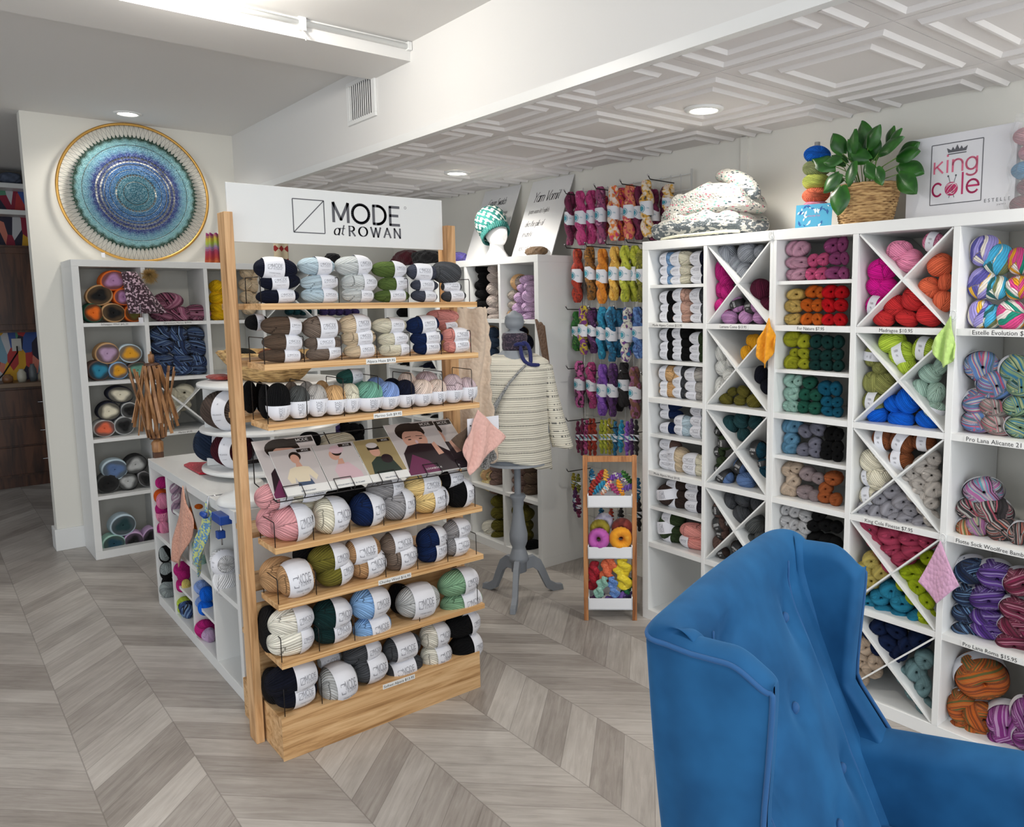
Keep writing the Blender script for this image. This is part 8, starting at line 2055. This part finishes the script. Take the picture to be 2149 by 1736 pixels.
MB().tube([(-.11, -.02, .02), (-.115, -.075, .02), (-.115, -.08, -.06), (-.15, -.08, -.065)], .003, 6).obj('crank', mat('chrome', (200, 200, 205), .15, metal=1), WN, True); MB().lathe([(.011, 0), (.012, .005), (.012, .05), (.001, .055)], (-.20, -.08, -.066), 14, axis='x').obj('crank_handle', BLUEP, WN, True)
# ------------------------------------------------------------------ kitchenette seen past the wall end
KX = -8.2
def cab(name, y0, y1, z0, z1, x1, lab, doors, hand):
    e = empty(name, (x1, (y0+y1)/2, z0), 0, lab, 'cabinet'); MB().box(-.34, -.02, -(y1-y0)/2, (y1-y0)/2, 0, z1-z0).obj('body', DARKCAB, e)
    for (a, b_, c, d, nm) in doors:
        D_ = MB().box(-.019, 0, a, b_, c, d).obj(nm, DARKCAB, e, bevel=.002)
        if nm == 'door':
            mb = MB()
            for (p, q_, r_, s_) in ((a, b_, c, c+.05), (a, b_, d-.05, d), (a, a+.05, c+.05, d-.05), (b_-.05, b_, c+.05, d-.05)): mb.box(0, .008, p+.001, q_-.001, r_, s_)
            mb.obj('door_frame', DARKCAB, D_, bevel=.002)
            MB().lathe([(.002, 0), (.005, .012), (.012, .02), (.001, .026)], (.008, a+.03, c+.06), 14, axis='x').obj('knob', mat('chrome', (200, 200, 205), .15, metal=1), D_, True)
        else:
            m_ = (a+b_)/2; z = (c+d)/2; MB().tube([(0, m_-.05, z), (.02, m_-.048, z), (.024, m_, z), (.02, m_+.048, z), (0, m_+.05, z)], .0045, 8).obj('handle', mat('chrome', (200, 200, 205), .15, metal=1), D_, True)
    return e
cab('upper_cabinet', -.2, 1.25, 1.33, 2.06, KX-.02, 'dark wood wall cabinet of the kitchenette beyond the wall end', [(-.71+.02, -.05, .02, .71, 'door'), (-.04, .70, .02, .71, 'door')], 0)
cab('base_cabinet', -.4, 1.25, .10, .865, KX, 'dark wood base cabinet with drawers beneath the kitchenette counter', [(a, b, c, d, 'drawer') for a, b in ((-.80, .02), (.06, .80)) for c, d in ((.02, .255), (.27, .505), (.52, .745))], 0)
o = MB().box(-8.54, -8.17, -.4, 1.25, .868, .905).obj('countertop', mat('counter_laminate', (120, 98, 78), .4, bump=.05), bevel=.004); tag(o, 'beige laminate countertop of the kitchenette', 'countertop')
MB().box(-8.53, -8.26, -.4, 1.25, 0, .10).obj('trim_5', DARKCAB); struct(bpy.data.objects['trim_5'])
def make_splash():
    m, nt, p = newmat('painted_feather_paper'); k = N(nt); co = k.n('ShaderNodeTexCoord'); mp = k.n('ShaderNodeMapping'); mp.inputs['Scale'].default_value = (1, 18, 6); k.l(co.outputs['Object'], mp.inputs['Vector'])
    v = k.n('ShaderNodeTexVoronoi'); v.inputs['Scale'].default_value = 1; k.l(mp.outputs[0], v.inputs['Vector']); s = k.n('ShaderNodeSeparateColor'); k.l(v.outputs['Color'], s.inputs[0])
    k.l(k.ramp(s.outputs[0], [(0, rgba((150, 30, 60))), (.14, rgba((206, 206, 210))), (.28, rgba((60, 90, 160))), (.4, rgba((226, 170, 40))), (.52, rgba((190, 60, 60))), (.64, rgba((130, 170, 190))), (.76, rgba((40, 36, 60))), (.86, rgba((216, 130, 110))), (.94, rgba((90, 150, 120)))], 'CONSTANT'), p.inputs['Base Color']); p.inputs['Roughness'].default_value = .6; return m
SPL = make_splash()
struct(MB().box(-8.551, -8.545, -.4, 1.25, .905, 1.33).obj('trim_6', SPL)); struct(MB().box(-8.551, -8.545, -.4, 1.25, 2.06, 2.56).obj('trim_7', SPL))
for z, nm in ((2.34, 'white wall shelf above the kitchenette cabinet'), (2.56, 'upper white wall shelf under the kitchenette ceiling')):
    o = MB().box(-8.54, -8.30, -.3, 1.2, z-.02, z+.02).obj('wall_shelf', WHITE, bevel=.003); tag(o, nm, 'shelf')
for i, (y, r_, h_, c, nm) in enumerate(((.50, .05, .07, (120, 100, 170), 'crumpled lilac package on the kitchenette counter'), (.62, .04, .07, (130, 90, 60), 'round brown pot on the kitchenette counter'), (.72, .035, .11, (190, 186, 170), 'pale jar on the kitchenette counter'), (.80, .03, .15, (90, 96, 100), 'tall glass bottle on the kitchenette counter'), (.86, .03, .08, (160, 150, 130), 'small beige cup on the kitchenette counter'))):
    o = MB().lathe([(0, 0), (r_*.8, 0), (r_, h_*.3), (r_*.95, h_*.7), (r_*.5, h_*.92), (r_*.55, h_), (0, h_)], n=20).obj(['package', 'pot', 'jar', 'bottle', 'cup'][i], mat('kitch%d' % i, c, .4), smooth=True); o.location = (-8.30, y, .905); tag(o, nm, 'kitchenware')
MB().box(-8.545, -8.535, .69, .76, 1.16, 1.27).obj('wall_outlet', mat('outlet_white', (206, 204, 196), .4), bevel=.002); tag(bpy.data.objects['wall_outlet'], 'white wall outlet on the kitchenette backsplash', 'outlet')
o = MB().tube([(-8.53, .725, 1.2), (-8.47, .72, 1.15), (-8.44, .66, 1.06), (-8.40, .6, .97), (-8.38, .56, .93)], .006, 8).obj('power_cord', WIRE, smooth=True); tag(o, 'black power cord plugged into the kitchenette outlet', 'cord')
for i, y in enumerate((.45, .60, .78)): lump(-8.42, y, 2.58, .09, .08, .05, mat('linen%d' % i, ((190, 186, 176), (150, 40, 40), (90, 100, 120))[i], .9), ['folded beige cloth', 'folded red cloth', 'folded grey blue cloth'][i]+' on the kitchenette top shelf', 'cloth', 'folded_cloth', i)
build_balls()
